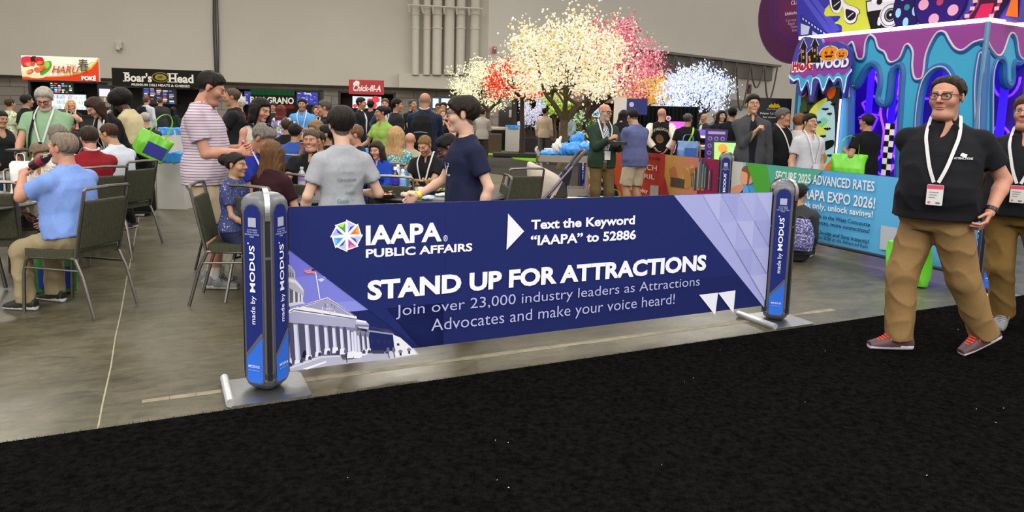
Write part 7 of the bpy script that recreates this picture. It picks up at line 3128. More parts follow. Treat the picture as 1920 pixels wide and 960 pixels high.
# ------------------------------------------------------------------ bins, cart, stroller
def bin_(label, px, py, w, d, h, name='waste_bin'):
	p = ground(px, py)
	t = thing(name, label, 'bin', (p.x, p.y, 0), 0)
	mb = MB()
	n = 4
	mb.prism(rounded_rect(w, d, .02, 3), .002, h)
	mb.build('bin_body', plastic('#bcb9b4', .6), t)
	K = Field(.013)
	K.loft((0, 0, 0), np.eye(3), [(h - .10, 0, 0, w * .53, d * .54), (h + .05, 0, 0, w * .52, d * .53)], e=5, k=.01)
	K.loft((0, 0, 0), np.eye(3), [(h - .02, 0, 0, w * .44, d * .44), (h + .1, 0, 0, w * .46, d * .46)], e=5, k=.01, op='sub')
	soft('liner', K, mat('blue_liner', '#3d8fe0', .25, noise=.06, nscale=9), t, wrinkles(.012, 24, ridge=True))
	return t


bin_('white box bin with a blue liner behind the person in the striped polo', 334, 389, .42, .42, .78)
bin_('second white bin with a blue liner, farther back by the black deli stall', 322, 322, .40, .40, .95)
bin_('tall white bin with a blue liner under the red lit tree', 960, 284, .58, .5, 1.02)
p = ground(925, 282)
K = MB()
t = thing('draped_counter', 'black draped counter with a beige lid left of the tall white bin', 'counter', (p.x + .15, p.y + .9, 0))
mb = MB()
mb.box((0, 0, .42), (1.2, .6, .82), bev=.02)
mb.build('drape', fabric('#121013'), t)
mb = MB()
mb.box((.1, 0, .90), (.9, .5, .14), bev=.04)
mb.build('lid', plastic('#b5a898'), t)

# service cart
p = at(1058, 300, 12.0)
t = thing('service_cart', 'grey two shelf service cart piled with blue plastic bags', 'cart', (p.x, p.y, 0), R_(-4))
CART = mat('cart_grey', '#8f887c', .55, noise=.05)
for z, nm in ((.80, 'top_shelf'), (.26, 'bottom_shelf')):
	mb = MB()
	o_ = rounded_rect(.86, .50, .06, 4)
	i_ = rounded_rect(.82, .46, .05, 4)
	n = len(o_)
	mb.add([(x, y, z - .05) for x, y in o_] + [(x, y, z + .06) for x, y in o_] + [(x, y, z + .06) for x, y in i_] + [(x, y, z - .03) for x, y in i_],
		   [tuple(range(n - 1, -1, -1)), tuple(range(3 * n, 4 * n))] + [(r_ * n + k, r_ * n + (k + 1) % n, (r_ + 1) * n + (k + 1) % n, (r_ + 1) * n + k) for r_ in range(3) for k in range(n)])
	mb.build(nm, CART, t)
for x in (-.38, .38):
	for y in (-.2, .2):
		mb = MB()
		mb.box((x, y, .51), (.05, .05, .62), bev=.015)
		mb.build('upright', CART, t)
		mb = MB()
		mb.tube([(x, y - .018, .062), (x, y + .018, .062)], .06, 14)
		mb.box((x, y, .16), (.04, .05, .12))
		mb.build('caster', plastic('#2a2826'), t)
mb = MB()
mb.tube(smooth_open([(-.42, -.22, .84), (-.47, -.20, .93), (-.46, 0, .97), (-.47, .20, .93), (-.42, .22, .84)], 5), .022, 8)
mb.build('handle', CART, t, smooth=True)
blue = mat('blue_liner', '#3d8fe0', .25)
for lab, c, r in (('crumpled blue plastic bag heaped on the right of the cart top', (.16, 0, .96), (.26, .2, .12)), ('tall tied blue plastic bag on top of the heap on the cart', (.20, .05, 1.12), (.10, .09, .11)), ('flat pale blue plastic bag on the left of the cart top', (-.20, -.05, .88), (.18, .15, .06))):
	K = Field(.014)
	K.ell((0, 0, 0), r, k=.04)
	K.ell((r[0] * .5, .0, r[2] * .3), (r[0] * .6, r[1] * .8, r[2] * .8), k=.05)
	K.ell((-r[0] * .55, .02, -r[2] * .1), (r[0] * .55, r[1] * .7, r[2] * .75), k=.05)
	o = soft('plastic_bag', K, blue, None, wrinkles(.022, 26, ridge=True))
	q = Matrix.Rotation(R_(-4), 3, 'Z') @ Vector(c)
	o.location = (p.x + q.x, p.y + q.y, c[2])
	tag(o, lab, 'bag')
mb = MB()
mb.box((0, 0, .0), (.24, .16, .09), bev=.01, rz=.3)
o = mb.build('takeaway_box', plastic('#d6cdc2'))
o.location = (p.x - .2, p.y + .12, .91)
tag(o, 'white takeaway box among the bags on the cart', 'box')
K = Field(.014)
K.ell((0, 0, 0), (.16, .12, .05), k=.04)
o = soft('plastic_bag', K, blue, None, wrinkles(.018, 26, ridge=True))
o.location = (p.x - .05, p.y, .30)
tag(o, 'blue plastic bag lying on the lower shelf of the cart', 'bag')
mb = MB()
mb.prism(rounded_rect(.40, .34, .02, 3), 0, .22)
o = mb.build('cardboard_box', mat('cardboard', '#9a7248', .8, noise=.08))
q = at(1085, 380, 11.2)
o.location = (q.x, q.y, .002)
tag(o, 'brown cardboard box on the floor in front of the cart', 'box')
mb = MB()
mb.box((0, 0, .225), (.34, .26, .012), bev=.004)
mb.build('papers', plastic('#d6d2cc'), o)

# stroller
p = at(1020, 380, 9.3)
t = thing('stroller', 'stroller with a beige canopy and a dark curved handle, parked by the cart', 'stroller', (p.x, p.y, 0), R_(0))
fab = mat('stroller_linen', '#b5aa9c', .85, noise=.06, bump=.2)


def canopy_shell(prof, wd, ns=12):
	bm = bmesh.new()
	rings = []
	for k in range(ns + 1):
		f = 2 * k / ns - 1
		sq = (1 - abs(f) ** 4) ** .25 if abs(f) < 1 else .0
		sq = .72 + .28 * sq
		cx_ = sum(p[0] for p in prof) / len(prof)
		cz_ = .58
		rings.append([bm.verts.new((cx_ + (x - cx_) * sq, f * wd / 2, cz_ + (z - cz_) * sq)) for x, z in prof])
	n = len(prof)
	for k in range(ns):
		for i in range(n):
			bm.faces.new((rings[k][i], rings[k][(i + 1) % n], rings[k + 1][(i + 1) % n], rings[k + 1][i]))
	bm.faces.new(rings[0][::-1])
	bm.faces.new(rings[-1])
	vs = [tuple(v.co) for v in bm.verts]
	fs = []
	bm.verts.index_update()
	for f in bm.faces:
		fs.append([v.index for v in f.verts])
	bm.free()
	return vs, fs


prof = smooth_closed([(-.10, .40), (-.20, .55), (-.235, .84), (-.20, .90), (-.10, .86), (.06, .79), (.19, .72), (.215, .66), (.17, .58), (.08, .47)], 4)
vs, fs = canopy_shell(prof, .44)
mesh_obj('canopy', vs, fs, fab, t, True)
for k in range(3):
	mb = MB()
	d = .03 * k
	mb.tube([(.20 - d, y, .66 - d * 1.1 + .012) for y in (-.19, .19)], .02, 8)
	mb.tube([(.205 - d * .8, -.215, .67 - d), (.12 - d, -.222, .50 - d)], .012, 6)
	mb.build('canopy_fold', fab, t, smooth=True)
K = Field(.014)
K.loft((0, 0, .30), np.eye(3), [(0, .02, 0, .20, .20), (.18, .08, 0, .22, .21), (.36, .16, 0, .12, .20)], e=3, k=.02)
K.loft((-.08, 0, .40), np.eye(3), [(0, .0, 0, .16, .16), (.3, .1, 0, .16, .17)], e=3, k=.02, op='sub')
soft('seat', K, fabric('#3a3536'), t)
dk = plastic('#38343c', .4)
for sy in (-.24, .24):
	mb = MB()
	mb.tube([(-.28, sy, .16), (.10, sy, .58), (.36, sy, .90)], .016, 8)
	mb.build('frame_tube', metal('#6a6080', .4), t, smooth=True)
	mb = MB()
	mb.tube([(.30, sy, .15), (.0, sy, .48)], .016, 8)
	mb.build('rear_tube', dk, t, smooth=True)
mb = MB()
mb.tube(smooth_open([(.34, -.24, .88), (.44, -.24, 1.02), (.50, -.12, 1.06), (.50, .12, 1.06), (.44, .24, 1.02), (.34, .24, .88)], 5), .024, 8)
mb.build('push_handle', plastic('#4a4348', .5), t, smooth=True)
for x, r in ((-.30, .11), (.32, .14)):
	for sy in (-.25, .25):
		mb = MB()
		mb.tube([(x, sy - .02, r), (x, sy + .02, r)], r, 18)
		w_ = mb.build('wheel', plastic('#1d1b1e', .6), t)
		mb = MB()
		mb.tube([(x, sy - .026, r), (x, sy + .026, r)], r * .45, 14)
		mb.build('wheel_hub', plastic('#8a8790'), w_)
K = Field(.012)
K.loft((.26, 0, .62), np.eye(3), [(0, 0, 0, .05, .15), (.2, .03, 0, .06, .16)], e=4, k=.01)
soft('back_pocket', K, fabric('#2a2728'), t)
K = Field(.008)
K.ell((0, 0, .0), (.06, .05, .07), k=.01)
K.cone((0, 0, .03), (.04, .02, .11), .03, .02, k=.02)
o = soft('tissue', K, mat('white_paper', '#d9d5d0'), None, wrinkles(.014, 50, ridge=True))
o.location = (p.x + .14, p.y, 1.11)
tag(o, 'crumpled white tissue on top of the stroller canopy', 'tissue')
# black bag with tan tabs beside the stroller
q = at(958, 392, 8.3)
t = thing('black_bag', 'black bag with two tan tabs on the floor left of the stroller', 'bag', (q.x, q.y, 0))
K = Field(.013)
K.loft((0, 0, 0), np.eye(3), [(.01, 0, 0, .26, .14), (.30, 0, 0, .25, .12), (.36, 0, 0, .18, .06)], e=4, k=.02)
soft('bag_body', K, fabric('#161417'), t, wrinkles(.007, 20, ridge=True))
for x in (-.12, .10):
	mb = MB()
	mb.box((x, -.142, .25), (.05, .012, .08), bev=.003)
	mb.build('leather_tab', plastic('#b8834a'), t)
mb = MB()
mb.tube(smooth_open([(-.12, 0, .34), (-.06, 0, .48), (.14, 0, .50), (.18, 0, .34)], 5), .014, 6)
mb.build('handle', plastic('#161417'), t)

# bags on the floor
q = ground(1152, 384)
tote('bright green tote standing on the floor between the two people at the orange banner', (at(1150, 360, 10.4).x, 10.4, .36), R_(5), .38, .36, .14, '#6fc22c', .10, side=None)
q = at(1177, 385, 10.5)
mb = MB()
mb.prism(rounded_rect(.10, .08, .02, 3), 0, .28)
o = mb.build('purple_flask', plastic('#6a3f9a', .4))
o.location = (q.x, q.y, .001)
tag(o, 'purple flask standing on the floor right of the green tote', 'flask')
q = at(1702, 500, 6.72)
tote('lime green bag on the floor behind the walking person, against the light blue banner', (q.x, q.y, .39), R_(-65), .42, .38, .14, '#5fc02c', .06, side=None)
q = ground(75, 560)
tote('dark green and blue tote on the floor under the left chairs', (q.x, q.y + .15, .36), R_(20), .36, .34, .16, '#1f6a2a', .08, side='#20358a')
q = ground(432, 528)
M = Matrix.Translation((q.x, q.y, .20)) @ Matrix.Rotation(R_(150), 4, 'Z') @ Matrix.Rotation(R_(12), 4, 'X')


def motif_mat(name, base, spots, scale=22, cut=.42):
	m = mat(name, base, .8, noise=.0)
	nt = m.node_tree
	L = nt.links.new
	b = nt.nodes['Principled BSDF']
	tc = nt.nodes.new('ShaderNodeTexCoord')
	col = None
	prev = nt.nodes.new('ShaderNodeRGB')
	prev.outputs[0].default_value = (*lin(base), 1)
	prev = prev.outputs[0]
	for i, c in enumerate(spots):
		mp = nt.nodes.new('ShaderNodeMapping')
		mp.inputs['Location'].default_value = (i * 3.1, i * 1.7, i * 2.3)
		L(tc.outputs['Object'], mp.inputs['Vector'])
		v = nt.nodes.new('ShaderNodeTexNoise')
		v.inputs['Scale'].default_value = scale * (1 + .13 * i)
		v.inputs['Detail'].default_value = 2
		L(mp.outputs['Vector'], v.inputs['Vector'])
		r = nt.nodes.new('ShaderNodeValToRGB')
		r.color_ramp.interpolation = 'CONSTANT'
		r.color_ramp.elements[0].color = (0, 0, 0, 1)
		r.color_ramp.elements[1].position = 1 - cut
		r.color_ramp.elements[1].color = (1, 1, 1, 1)
		L(v.outputs['Fac'], r.inputs['Fac'])
		x = nt.nodes.new('ShaderNodeMix')
		x.data_type = 'RGBA'
		L(r.outputs['Color'], x.inputs[0])
		L(prev, x.inputs[6])
		x.inputs[7].default_value = (*lin(c), 1)
		prev = x.outputs[2]
	L(prev, b.inputs['Base Color'])
	return m


backpack('small cream and green patterned backpack on the floor behind the navy banner post', M, '#cfd0b0', .26, .36, .13, material=motif_mat('cream_motif', '#c9cbb0', ['#8fae7a', '#d8a890', '#a9b8c4'], 26, .40))

# ------------------------------------------------------------------ cloth patterns
def stripe_mat(name, base, stripes, period):
	m = mat(name, base, .8, noise=.0, spec=.15)
	nt = m.node_tree
	L = nt.links.new
	b = nt.nodes['Principled BSDF']
	tc = nt.nodes.new('ShaderNodeTexCoord')
	sx = nt.nodes.new('ShaderNodeSeparateXYZ')
	L(tc.outputs['Object'], sx.inputs[0])
	mu = nt.nodes.new('ShaderNodeMath')
	mu.operation = 'MULTIPLY'
	mu.inputs[1].default_value = 1 / period
	L(sx.outputs['Z'], mu.inputs[0])
	fr = nt.nodes.new('ShaderNodeMath')
	fr.operation = 'FRACT'
	L(mu.outputs[0], fr.inputs[0])
	r = nt.nodes.new('ShaderNodeValToRGB')
	r.color_ramp.interpolation = 'CONSTANT'
	e = r.color_ramp.elements
	e[0].position, e[0].color = 0, (*lin(base), 1)
	e[1].position, e[1].color = .62, (*lin(stripes[0]), 1)
	q = e.new(.82)
	q.color = (*lin(stripes[1]), 1)
	q = e.new(.91)
	q.color = (*lin(base), 1)
	L(fr.outputs[0], r.inputs['Fac'])
	L(r.outputs['Color'], b.inputs['Base Color'])
	return m


def check_mat(name, c1, c2, scale):
	m = mat(name, c1, .8, noise=.0)
	nt = m.node_tree
	tc = nt.nodes.new('ShaderNodeTexCoord')
	ck = nt.nodes.new('ShaderNodeTexChecker')
	ck.inputs['Scale'].default_value = scale
	ck.inputs['Color1'].default_value = (*lin(c1), 1)
	ck.inputs['Color2'].default_value = (*lin(c2), 1)
	nt.links.new(tc.outputs['Object'], ck.inputs['Vector'])
	nt.links.new(ck.outputs['Color'], nt.nodes['Principled BSDF'].inputs['Base Color'])
	return m


STRIPED = stripe_mat('striped_pique', '#b9adb7', ['#5a4d68', '#b8949a'], .0225)
FLORAL = motif_mat('floral_print', '#2f7fa8', ['#3f62c0', '#c8b83a', '#5fb0b0', '#3a8a4a', '#d8cfa0'], 30, .40)
STARRY = motif_mat('starry_print', '#2c3362', ['#7a86b8', '#b8c0dc'], 70, .33)
LACE = motif_mat('lace_print', '#c9bba4', ['#7d6c58', '#e0d6c4', '#5a4c3e'], 60, .36)
FOREST = motif_mat('leaf_print', '#b9bfa0', ['#6f8a5a', '#d8d4c0', '#8fa07a'], 16, .42)
PAISLEY = motif_mat('violet_print', '#4a4a80', ['#8f8fc0', '#2a2a50', '#b0a8d0'], 46, .42)
PLAID = check_mat('blue_plaid', '#c6c8d0', '#3b4258', 55)


def tee_print(p, rows, col='#5a6a6c', back=True, top=.44, w=.20):
	"""lettering printed on the cloth of a top; it follows the body"""
	mb = MB()
	col_l = lin(col)
	for (s_, x, z, size, c, bold) in rows:
		vs, fs, wd = text_shape(s_, size, bold, 'CENTER', .15, 1.0, 2)
		pts = []
		for v in vs:
			q = p['surf']((-(x + v.x) if back else (x + v.x)), z + v.y, .014, back)
			pts.append(tuple(q))
		mb.color(c)
		mb.add(pts, fs)
	return mb.build('shirt_print', PRINT_MATTE, p['shirt'], colors=True)


# ------------------------------------------------------------------ the nearest people
fg = person('person in black polo, khaki trousers and white lanyard striding along the black carpet', 1780, 150, 4.62, yaw=-72, twist=38, head=(-16, 2), wide=1.17, belly=.10, skin='pink',
			hair=('sides', '#241d18'), top=('polo', '#121217'), bottom=('trousers', '#7f6440'), shoes=('#4a3036', '#d4d2de', '#ee4a32'), lanyard='#d6d6da', glasses='heavy',
			arms=((.245, -.06, -.46), (.06, .27, -.42)), lod='hero', feet=[(3.13, 4.60, -84, 24, .045, 1), (2.60, 4.66, -92, 0, 0, 1)], floor=.012, headk=1.06, watch=('L', '#15161c'), beard=('#6b5a50', .22),
			curl=(.55, .5), leg=1.16, hem=-.05, elbows=((.8, 1, 0), (-.2, 1, 0)))
edge = person('person in black polo, khaki trousers and grey shoes cut by the right edge', 1934, 176, 5.2, yaw=-38, head=(-15, 0), wide=1.2, belly=.06, skin='pink', hair=('short', '#4a3326'), top=('polo', '#131318'),
			  bottom=('trousers', '#745a30'), shoes=('#6f7176', '#c9c9c6', '#8a8c90'), lanyard='#d6d6da', glasses='wire', arms=('down', 'down'), floor=.012, beard=('#8a5a3a', .5), leg=1.12, hem=-.06,
			  feet=[(3.96, 5.06, -30, 0, 0, 1), (3.74, 5.32, -42, 10, .01, 1)])
# little white emblem on the big man's chest
mb = MB()
mb.color('#d8d8dc')
for s_, x, z, size in (('ATTRACTIONS', .125, .335, .019),):
	vs, fs, wd = text_shape(s_, size, .01, 'CENTER', .1, 1.0, 2)
	mb.add([tuple(fg['surf'](x + v.x * .75, z + v.y, .019)) for v in vs], fs)
mb.add([tuple(fg['surf'](.125 + .018 * math.cos(a), .360 + .012 * math.sin(a) + .004 * math.cos(3 * a), .019)) for a in np.linspace(0, 6.28, 14)[:-1]], [tuple(range(13))])
mb.build('chest_emblem', PRINT_MATTE, fg['shirt'], colors=True)

st = person('person in striped polo, beige shorts and grey sneakers standing among the tables', 402, 136, 5.95, yaw=98, head=(6, 22), wide=1.12, belly=.05, skin='pink', hair=('short', '#17130f'), top=('polo', '', STRIPED),
			bottom=('shorts', '#a3937a'), shoes=('#77797d', '#d4d2ce', '#5d5f64'), socks=('#c9c7c2', .10), arms=((.06, -.27, -.26), (.07, -.27, -.29)), beard=('#3a2a22', .35), lod='near', leg=1.1, hem=-.09,
			feet=[(.12, -.02, 4, 0), (-.10, -.09, -6, 0)], curl=(.7, .7))
gb = person('person in light grey printed T-shirt seen from behind at the navy banner', 640, 204, 4.75, yaw=-152, head=(-8, 6), skin='pale', hair=('tall', '#1d1713'), top=('tee', '#94979d'), bottom=('shorts', '#3a3d46'),
			shoes='#3a3a40', arms=((.30, -.14, -.50), (.22, -.22, -.30)), lod='near', wide=.93, hem=-.10, headk=1.13)
tee_print(gb, [('Adventure', .01, .36, .022, '#6e7d80', 0), ('Carowinds', -.0, .30, .034, '#56686c', .01), ('Gardens', .02, .265, .022, '#7d8a8c', 0), ('LAND', .03, .20, .03, '#3f7a70', .01), ('Castle', -.03, .135, .038, '#4a7a74', .01), ('Park', .05, .15, .022, '#6e7d80', 0), ('W. Coast', .02, .07, .026, '#7d8a8c', 0)])
nb_ = person('person in navy T-shirt and glasses head turned left, yellow wristband', 870, 182, 4.95, yaw=-64, head=(-26, 4), skin='pale', hair=('tall', '#1f1611'), top=('tee', '#171c36'), bottom=('shorts', '#2a2c38'),
			 shoes='#3a3a40', arms=((.25, .02, -.53), (.30, -.30, -.40)), lod='near', glasses='heavy', watch=('R', '#d9cf2a'), hem=-.10, headk=1.1, wide=.92)
mb = MB()
mb.color('#c9ccd6')
for s_, x, z, size in (('V', -.0, .26, .10), ('P', -.04, .325, .04), ('2', .04, .325, .04), ('CLUB', .045, .255, .018)):
	vs, fs, wd = text_shape(s_, size, .03, 'CENTER', .0, 1.0, 2)
	mb.add([tuple(nb_['surf'](-.02 + x + v.x, z + v.y, .014)) for v in vs], fs)
mb.build('shirt_print', PRINT_MATTE, nb_['shirt'], colors=True)

# the soda drinker on the left
so = person('person in light blue polo drinking a soda at the left table', 122, 247, 5.15, yaw=-102, lean=8, head=(0, -10), pose='sit', wide=1.18, belly=.07, skin='pink', hair=('short', '#75675a'), top=('polo', '#7390cf'),
			bottom=('trousers', '#8f8266'), shoes='#1c1c1f', arms=((.07, -.335, .045), 'table'), lod='near', elbows=((.75, -.3, -1), None), curl=(.85, .5))
chair_for(so, 'banquet chair under the person in light blue polo drinking soda')
w_ = world_of(so, so['arms'][0][2])
hm_ = world_of(so, so['head']((0, -.10, -.05)))
d_ = (hm_ - w_)
bt = bottle('dark red soda bottle held up to the mouth of the person in light blue', 0, 0, 0, r=.034, h=.20, body='#2a0f12', labelc='#7a2030', cap='#2a0f12', group=None, name='soda_bottle')
e_ = world_of(so, so['arms'][0][1])
dirv = (hm_ - (w_ + (w_ - e_).normalized() * .055)).normalized()
bt.rotation_mode = 'QUATERNION'
bt.rotation_quaternion = dirv.to_track_quat('Z', 'Y')
bt.location = hm_ - dirv * .205
lc = person('person in cream lace top seated behind the soda bottle', 75, 268, 5.95, yaw=40, lean=12, head=(25, 10), pose='sit', sex='f', skin='olive', hair=('curly', '#6b5a48'), top=('long', '', LACE), bottom=('trousers', '#2a2a30'),
			arms=('table', 'table'), lod='near')
chair_for(lc, 'banquet chair under the person in cream lace')
gn = person('person in sage green T-shirt looking down at a tray', 80, 166, 8.0, yaw=14, head=(6, 30), wide=1.14, belly=.05, skin='pink', hair=('short', '#9a938a'), top=('tee', '#7f9f7c'), bottom=('trousers', '#2f3f5f'),
			arms=((.05, -.30, -.40), (.19, -.30, -.42)), lanyard='#d6d6da', glasses='heavy', beard=('#b5aca2', .5), strap=(-1, '#121214', False))
p = world_of(gn, gn['arms'][1][2])
mb = MB()
mb.prism(rounded_rect(.34, .24, .03, 3), 0, .022)
o = mb.build('serving_tray', plastic('#17161a', .3))
q = (world_of(gn, gn['arms'][0][2]) + p) / 2
o.location = (q.x + .02, q.y - .08, q.z + .02)
tag(o, 'black serving tray held by the person in sage green', 'tray')
bw = person('person in black sleeveless top at the left edge', 2, 207, 8.6, yaw=55, head=(10, 14), sex='f', skin='olive', hair=('bun', '#1c1512'), top=('tank', '#1a1a1c'), bottom=('trousers', '#2a3a5a'), arms=((.20, -.34, -.36), (.2, -.3, -.4)), wide=1.12)
fb_ = person('person in black top behind the person in sage green, head down', 48, 176, 12.5, yaw=150, skin='tan', hair=('cap', '#17130f', '#121214'), top=('tee', '#151517'), bottom=('trousers', '#222226'))
fp = person('person in pale leaf print shirt waiting by the block wall at far left', 17, 183, 13.5, yaw=165, sex='f', skin='tan', hair=('short', '#3a2a1e'), top=('tee', '', FOREST), bottom=('trousers', '#4a4438'))
br = person('person in black jacket bending over the table', 168, 186, 8.4, yaw=-24, lean=22, head=(-10, 18), sex='f', skin='fair', hair=('long', '#2e1a14', .36), top=('jacket', '#101012'), inner='#c9c2bc', bottom=('trousers', '#17171a'), arms=('table', 'front'), lanyard='#c9c9cc', badge=False)
af = person('person in cream jacket and long black skirt bending over the left tables', 219, 173, 9.8, yaw=-98, lean=14, head=(0, 22), sex='f', skin='dark', hair=('afro', '#0e0a09'), top=('jacket', '#b5a684'), bottom=('skirt', '#0b0b0d', .06), arms=('front', 'front'), hem=.06)
p = world_of(af, af['surf'](0, .05, .1, True))
tote('bright green and blue tote on the back of the person in cream jacket', (p.x + .10, p.y - .06, p.z + .10), R_(35), .42, .34, .14, '#6fc22c', .30, tilt=28, side='#2a2f8a')
rd = person('person in dark red polo seen from behind at the left tables', 166, 236, 6.85, yaw=-128, head=(-12, 8), pose='sit', wide=1.14, belly=.05, skin='pink', hair=('short', '#2f231b'), top=('polo', '#7d1620'), bottom=('trousers', '#1c1c20'), arms=('table', 'table'), lanyard='#d0d0d4', badge=False)
chair_for(rd, 'banquet chair under the person in dark red polo')
wh = person('person in white shirt seated beside the person in dark red', 201, 234, 7.6, yaw=-104, lean=8, head=(0, 12), pose='sit', wide=1.1, belly=.05, skin='olive', hair=('sides', '#3a2415'), top=('polo', '#b9bfc8'), bottom=('trousers', '#1a1a1e'), arms=('table', 'tablein'), shoes='#d2d2d2')
chair_for(wh, 'banquet chair under the person in white shirt')
g2 = person('person in pale polo half hidden behind the soda drinker', 107, 233, 6.7, yaw=-150, head=(0, 6), pose='sit', skin='pink', hair=('short', '#6f655c'), top=('polo', '#c9c5bc'), bottom=('trousers', '#3a3a40'), arms=('table', 'table'))
chair_for(g2, 'banquet chair under the person behind the soda drinker')
pk = person('person in black polo peering toward us between the left tables', 128, 217, 9.2, yaw=24, head=(16, 4), pose='sit', skin='brown', hair=('short', '#1a1310'), top=('polo', '#1c1c20'), bottom=('trousers', '#222226'), arms=('table', 'table'))
chair_for(pk, 'banquet chair under the person peering toward us')
cp = person('person in grey printed cap seated beyond the person in sage green', 114, 207, 10.8, yaw=5, head=(0, 10), pose='sit', skin='pink', hair=('cap', '#3a3028', '#3f4348'), top=('tee', '#22242a'), bottom=('trousers', '#222226'), arms=('table', 'table'))
chair_for(cp, 'banquet chair under the person in the grey cap')
bl = person('person in black blouse drinking in front of the lit fridge', 131, 186, 15.5, yaw=30, head=(20, -10), sex='f', skin='fair', hair=('long', '#c2a068', .3), top=('blouse', '#101012'), bottom=('trousers', '#17171a'), arms=('mouth', 'down'), lanyard='#d0d0d4')
hb_ = person('person in black polo seated with their back to us below the lit fridge', 139, 214, 11.5, yaw=-120, pose='sit', skin='pink', hair=('bald', '#6a5848'), top=('polo', '#17171b'), bottom=('trousers', '#222226'), arms=('table', 'table'))
chair_for(hb_, 'banquet chair under the person seated below the lit fridge')
bb = person('person in dark shirt seated behind the bright green tote', 272, 211, 12.2, yaw=-140, pose='sit', skin='pink', hair=('crew', '#9a938a'), top=('polo', '#2a2c34'), bottom=('trousers', '#222226'), arms=('table', 'table'))
chair_for(bb, 'banquet chair under the person behind the green tote')
gh = person('person in pale grey hoodie with a black backpack facing the deli counter', 274, 180, 21.5, yaw=172, skin='pink', hair=('short', '#5a3f28'), top=('hoodie', '#b5bac6'), bottom=('trousers', '#17171b'))
M = Matrix.Translation(world_of(gh, gh['surf'](0, .30, .02, True))) @ Matrix.Rotation(gh['a'], 4, 'Z')
backpack('black backpack on the person in the pale grey hoodie', M, '#121215')
gs = person('person in dark grey suit walking beside the deli counter', 300, 183, 22.5, yaw=-150, head=(-20, 0), skin='olive', hair=('crew', '#4a3a30'), top=('jacket', '#2f2f33'), bottom=('trousers', '#15171f'), wide=1.1)
dk_ = person('person in dark green top waiting at the deli counter', 325, 200, 22.8, yaw=170, sex='f', skin='tan', hair=('long', '#141110', .4), top=('long', '#1f2f28'), bottom=('trousers', '#141416'))

# ------------------------------------------------------------------ middle tables
gi = person('child sized person in starry blue shirt seated facing right', 440, 288, 5.5, yaw=78, pose='sit', sex='f', child=True, skin='olive', hair=('bun', '#1f1510'), top=('tee', '', STARRY), bottom=('trousers', '#22253f'), shoes='#c9a0b0', arms=('lap', 'lap'), head=(4, 2))
chair('banquet chair under the child sized person in starry blue', gi['loc'].x + .03, gi['loc'].y + .02, R_(100))
lh = person('person in maroon top seated with their back to us, by the banner post', 512, 264, 5.62, yaw=158, head=(18, 10), pose='sit', sex='f', skin='fair', hair=('long', '#553a22', .60), top=('tee', '#2a1018'), bottom=('trousers', '#1c1c22'), arms=('table', (.16, -.30, -.36)))
chair_for(lh, 'banquet chair under the person in maroon top, its back toward us')
bp_ = person('person in royal blue polo leaning over the middle table', 503, 237, 6.6, yaw=84, lean=18, head=(0, 16), pose='sit', wide=1.14, skin='tan', hair=('short', '#6f6a64'), top=('polo', '#1f2f92'), bottom=('trousers', '#2a2a30'), arms=('table', (.12, -.42, -.30)), lanyard='#d8d8dc', badge=False, watch=('R', '#16171c'))
chair_for(bp_, 'banquet chair under the person in royal blue polo')
ww = person('person in sleeveless cream top looking down, black bag strap', 492, 184, 7.0, yaw=62, head=(6, 20), sex='f', skin='pink', hair=('long', '#120d0c', .30), top=('vest', '#b9b0a2'), bottom=('trousers', '#b0a898'), arms=('downfront', 'downfront'), strap=(-1, '#121214', True))
sm = person('smiling person in black polo seated facing the camera at the middle table', 584, 243, 7.25, yaw=-4, head=(2, 4), pose='sit', wide=1.2, belly=.05, skin='pink', hair=('crew', '#4a4038'), top=('polo', '#121215'), bottom=('trousers', '#1c1c20'), arms=('tablein', 'table'), smile=1, lod='near')
chair_for(sm, 'banquet chair under the smiling person in black polo')
rb = person('person in black and red sports shirt behind the striped polo', 436, 167, 10.2, yaw=-76, head=(0, 4), skin='tan', hair=('sides', '#4a3c30'), top=('tee', '#16171b'), bottom=('trousers', '#222226'), arms=('front', 'front'), wide=1.1, belly=.04, strap=(-1, '#6a1822', False))
og = person('person in orange shirt beyond the person in black and red', 449, 181, 12.0, yaw=-60, skin='pink', hair=('short', '#b5b0a8'), top=('tee', '#a83a1c'), bottom=('trousers', '#3a3a40'), arms=('plate', 'plate'))
gc = person('person in light grey baseball cap seen from behind, seated', 538, 220, 10.8, yaw=165, pose='sit', skin='tan', hair=('cap', '#3a3028', '#a8a59c'), top=('tee', '#17181c'), bottom=('trousers', '#222226'), arms=('table', 'table'))
chair_for(gc, 'banquet chair under the person in the light grey cap')
bc = person('person in black cap and blue shirt seen from behind, seated', 553, 231, 9.4, yaw=172, pose='sit', skin='tan', hair=('cap', '#15110f', '#121215'), top=('polo', '#2f4f9a'), bottom=('trousers', '#222226'), arms=('table', 'table'), wide=1.1)
chair_for(bc, 'banquet chair under the person in the black cap and blue shirt')
rh_ = person('person in bright patterned top queuing by the stall counter', 527, 196, 15.5, yaw=178, sex='f', skin='fair', hair=('long', '#5a221a', .25), top=('tee', '', motif_mat('bright_print', '#8a7ab0', ['#c8e04a', '#d8d4dc', '#6a5a9a'], 14)), bottom=('trousers', '#222226'))
sb_ = person('server with a dark cap behind the counter under the red band of the sign', 512, 192, 19, yaw=10, skin='tan', hair=('short', '#17130f'), top=('tee', '#26262a'), bottom=('trousers', '#222226'))
lb_ = person('person in sky blue polo with white lanyard facing us near the blue menu screen', 567, 184, 14.5, yaw=6, skin='tan', hair=('short', '#17120f'), top=('polo', '#4f8fcf'), bottom=('trousers', '#2a2a30'), lanyard='#e0e0e4', arms=('plate', 'downfront'), wide=1.12, beard=('#2a2018', .4))
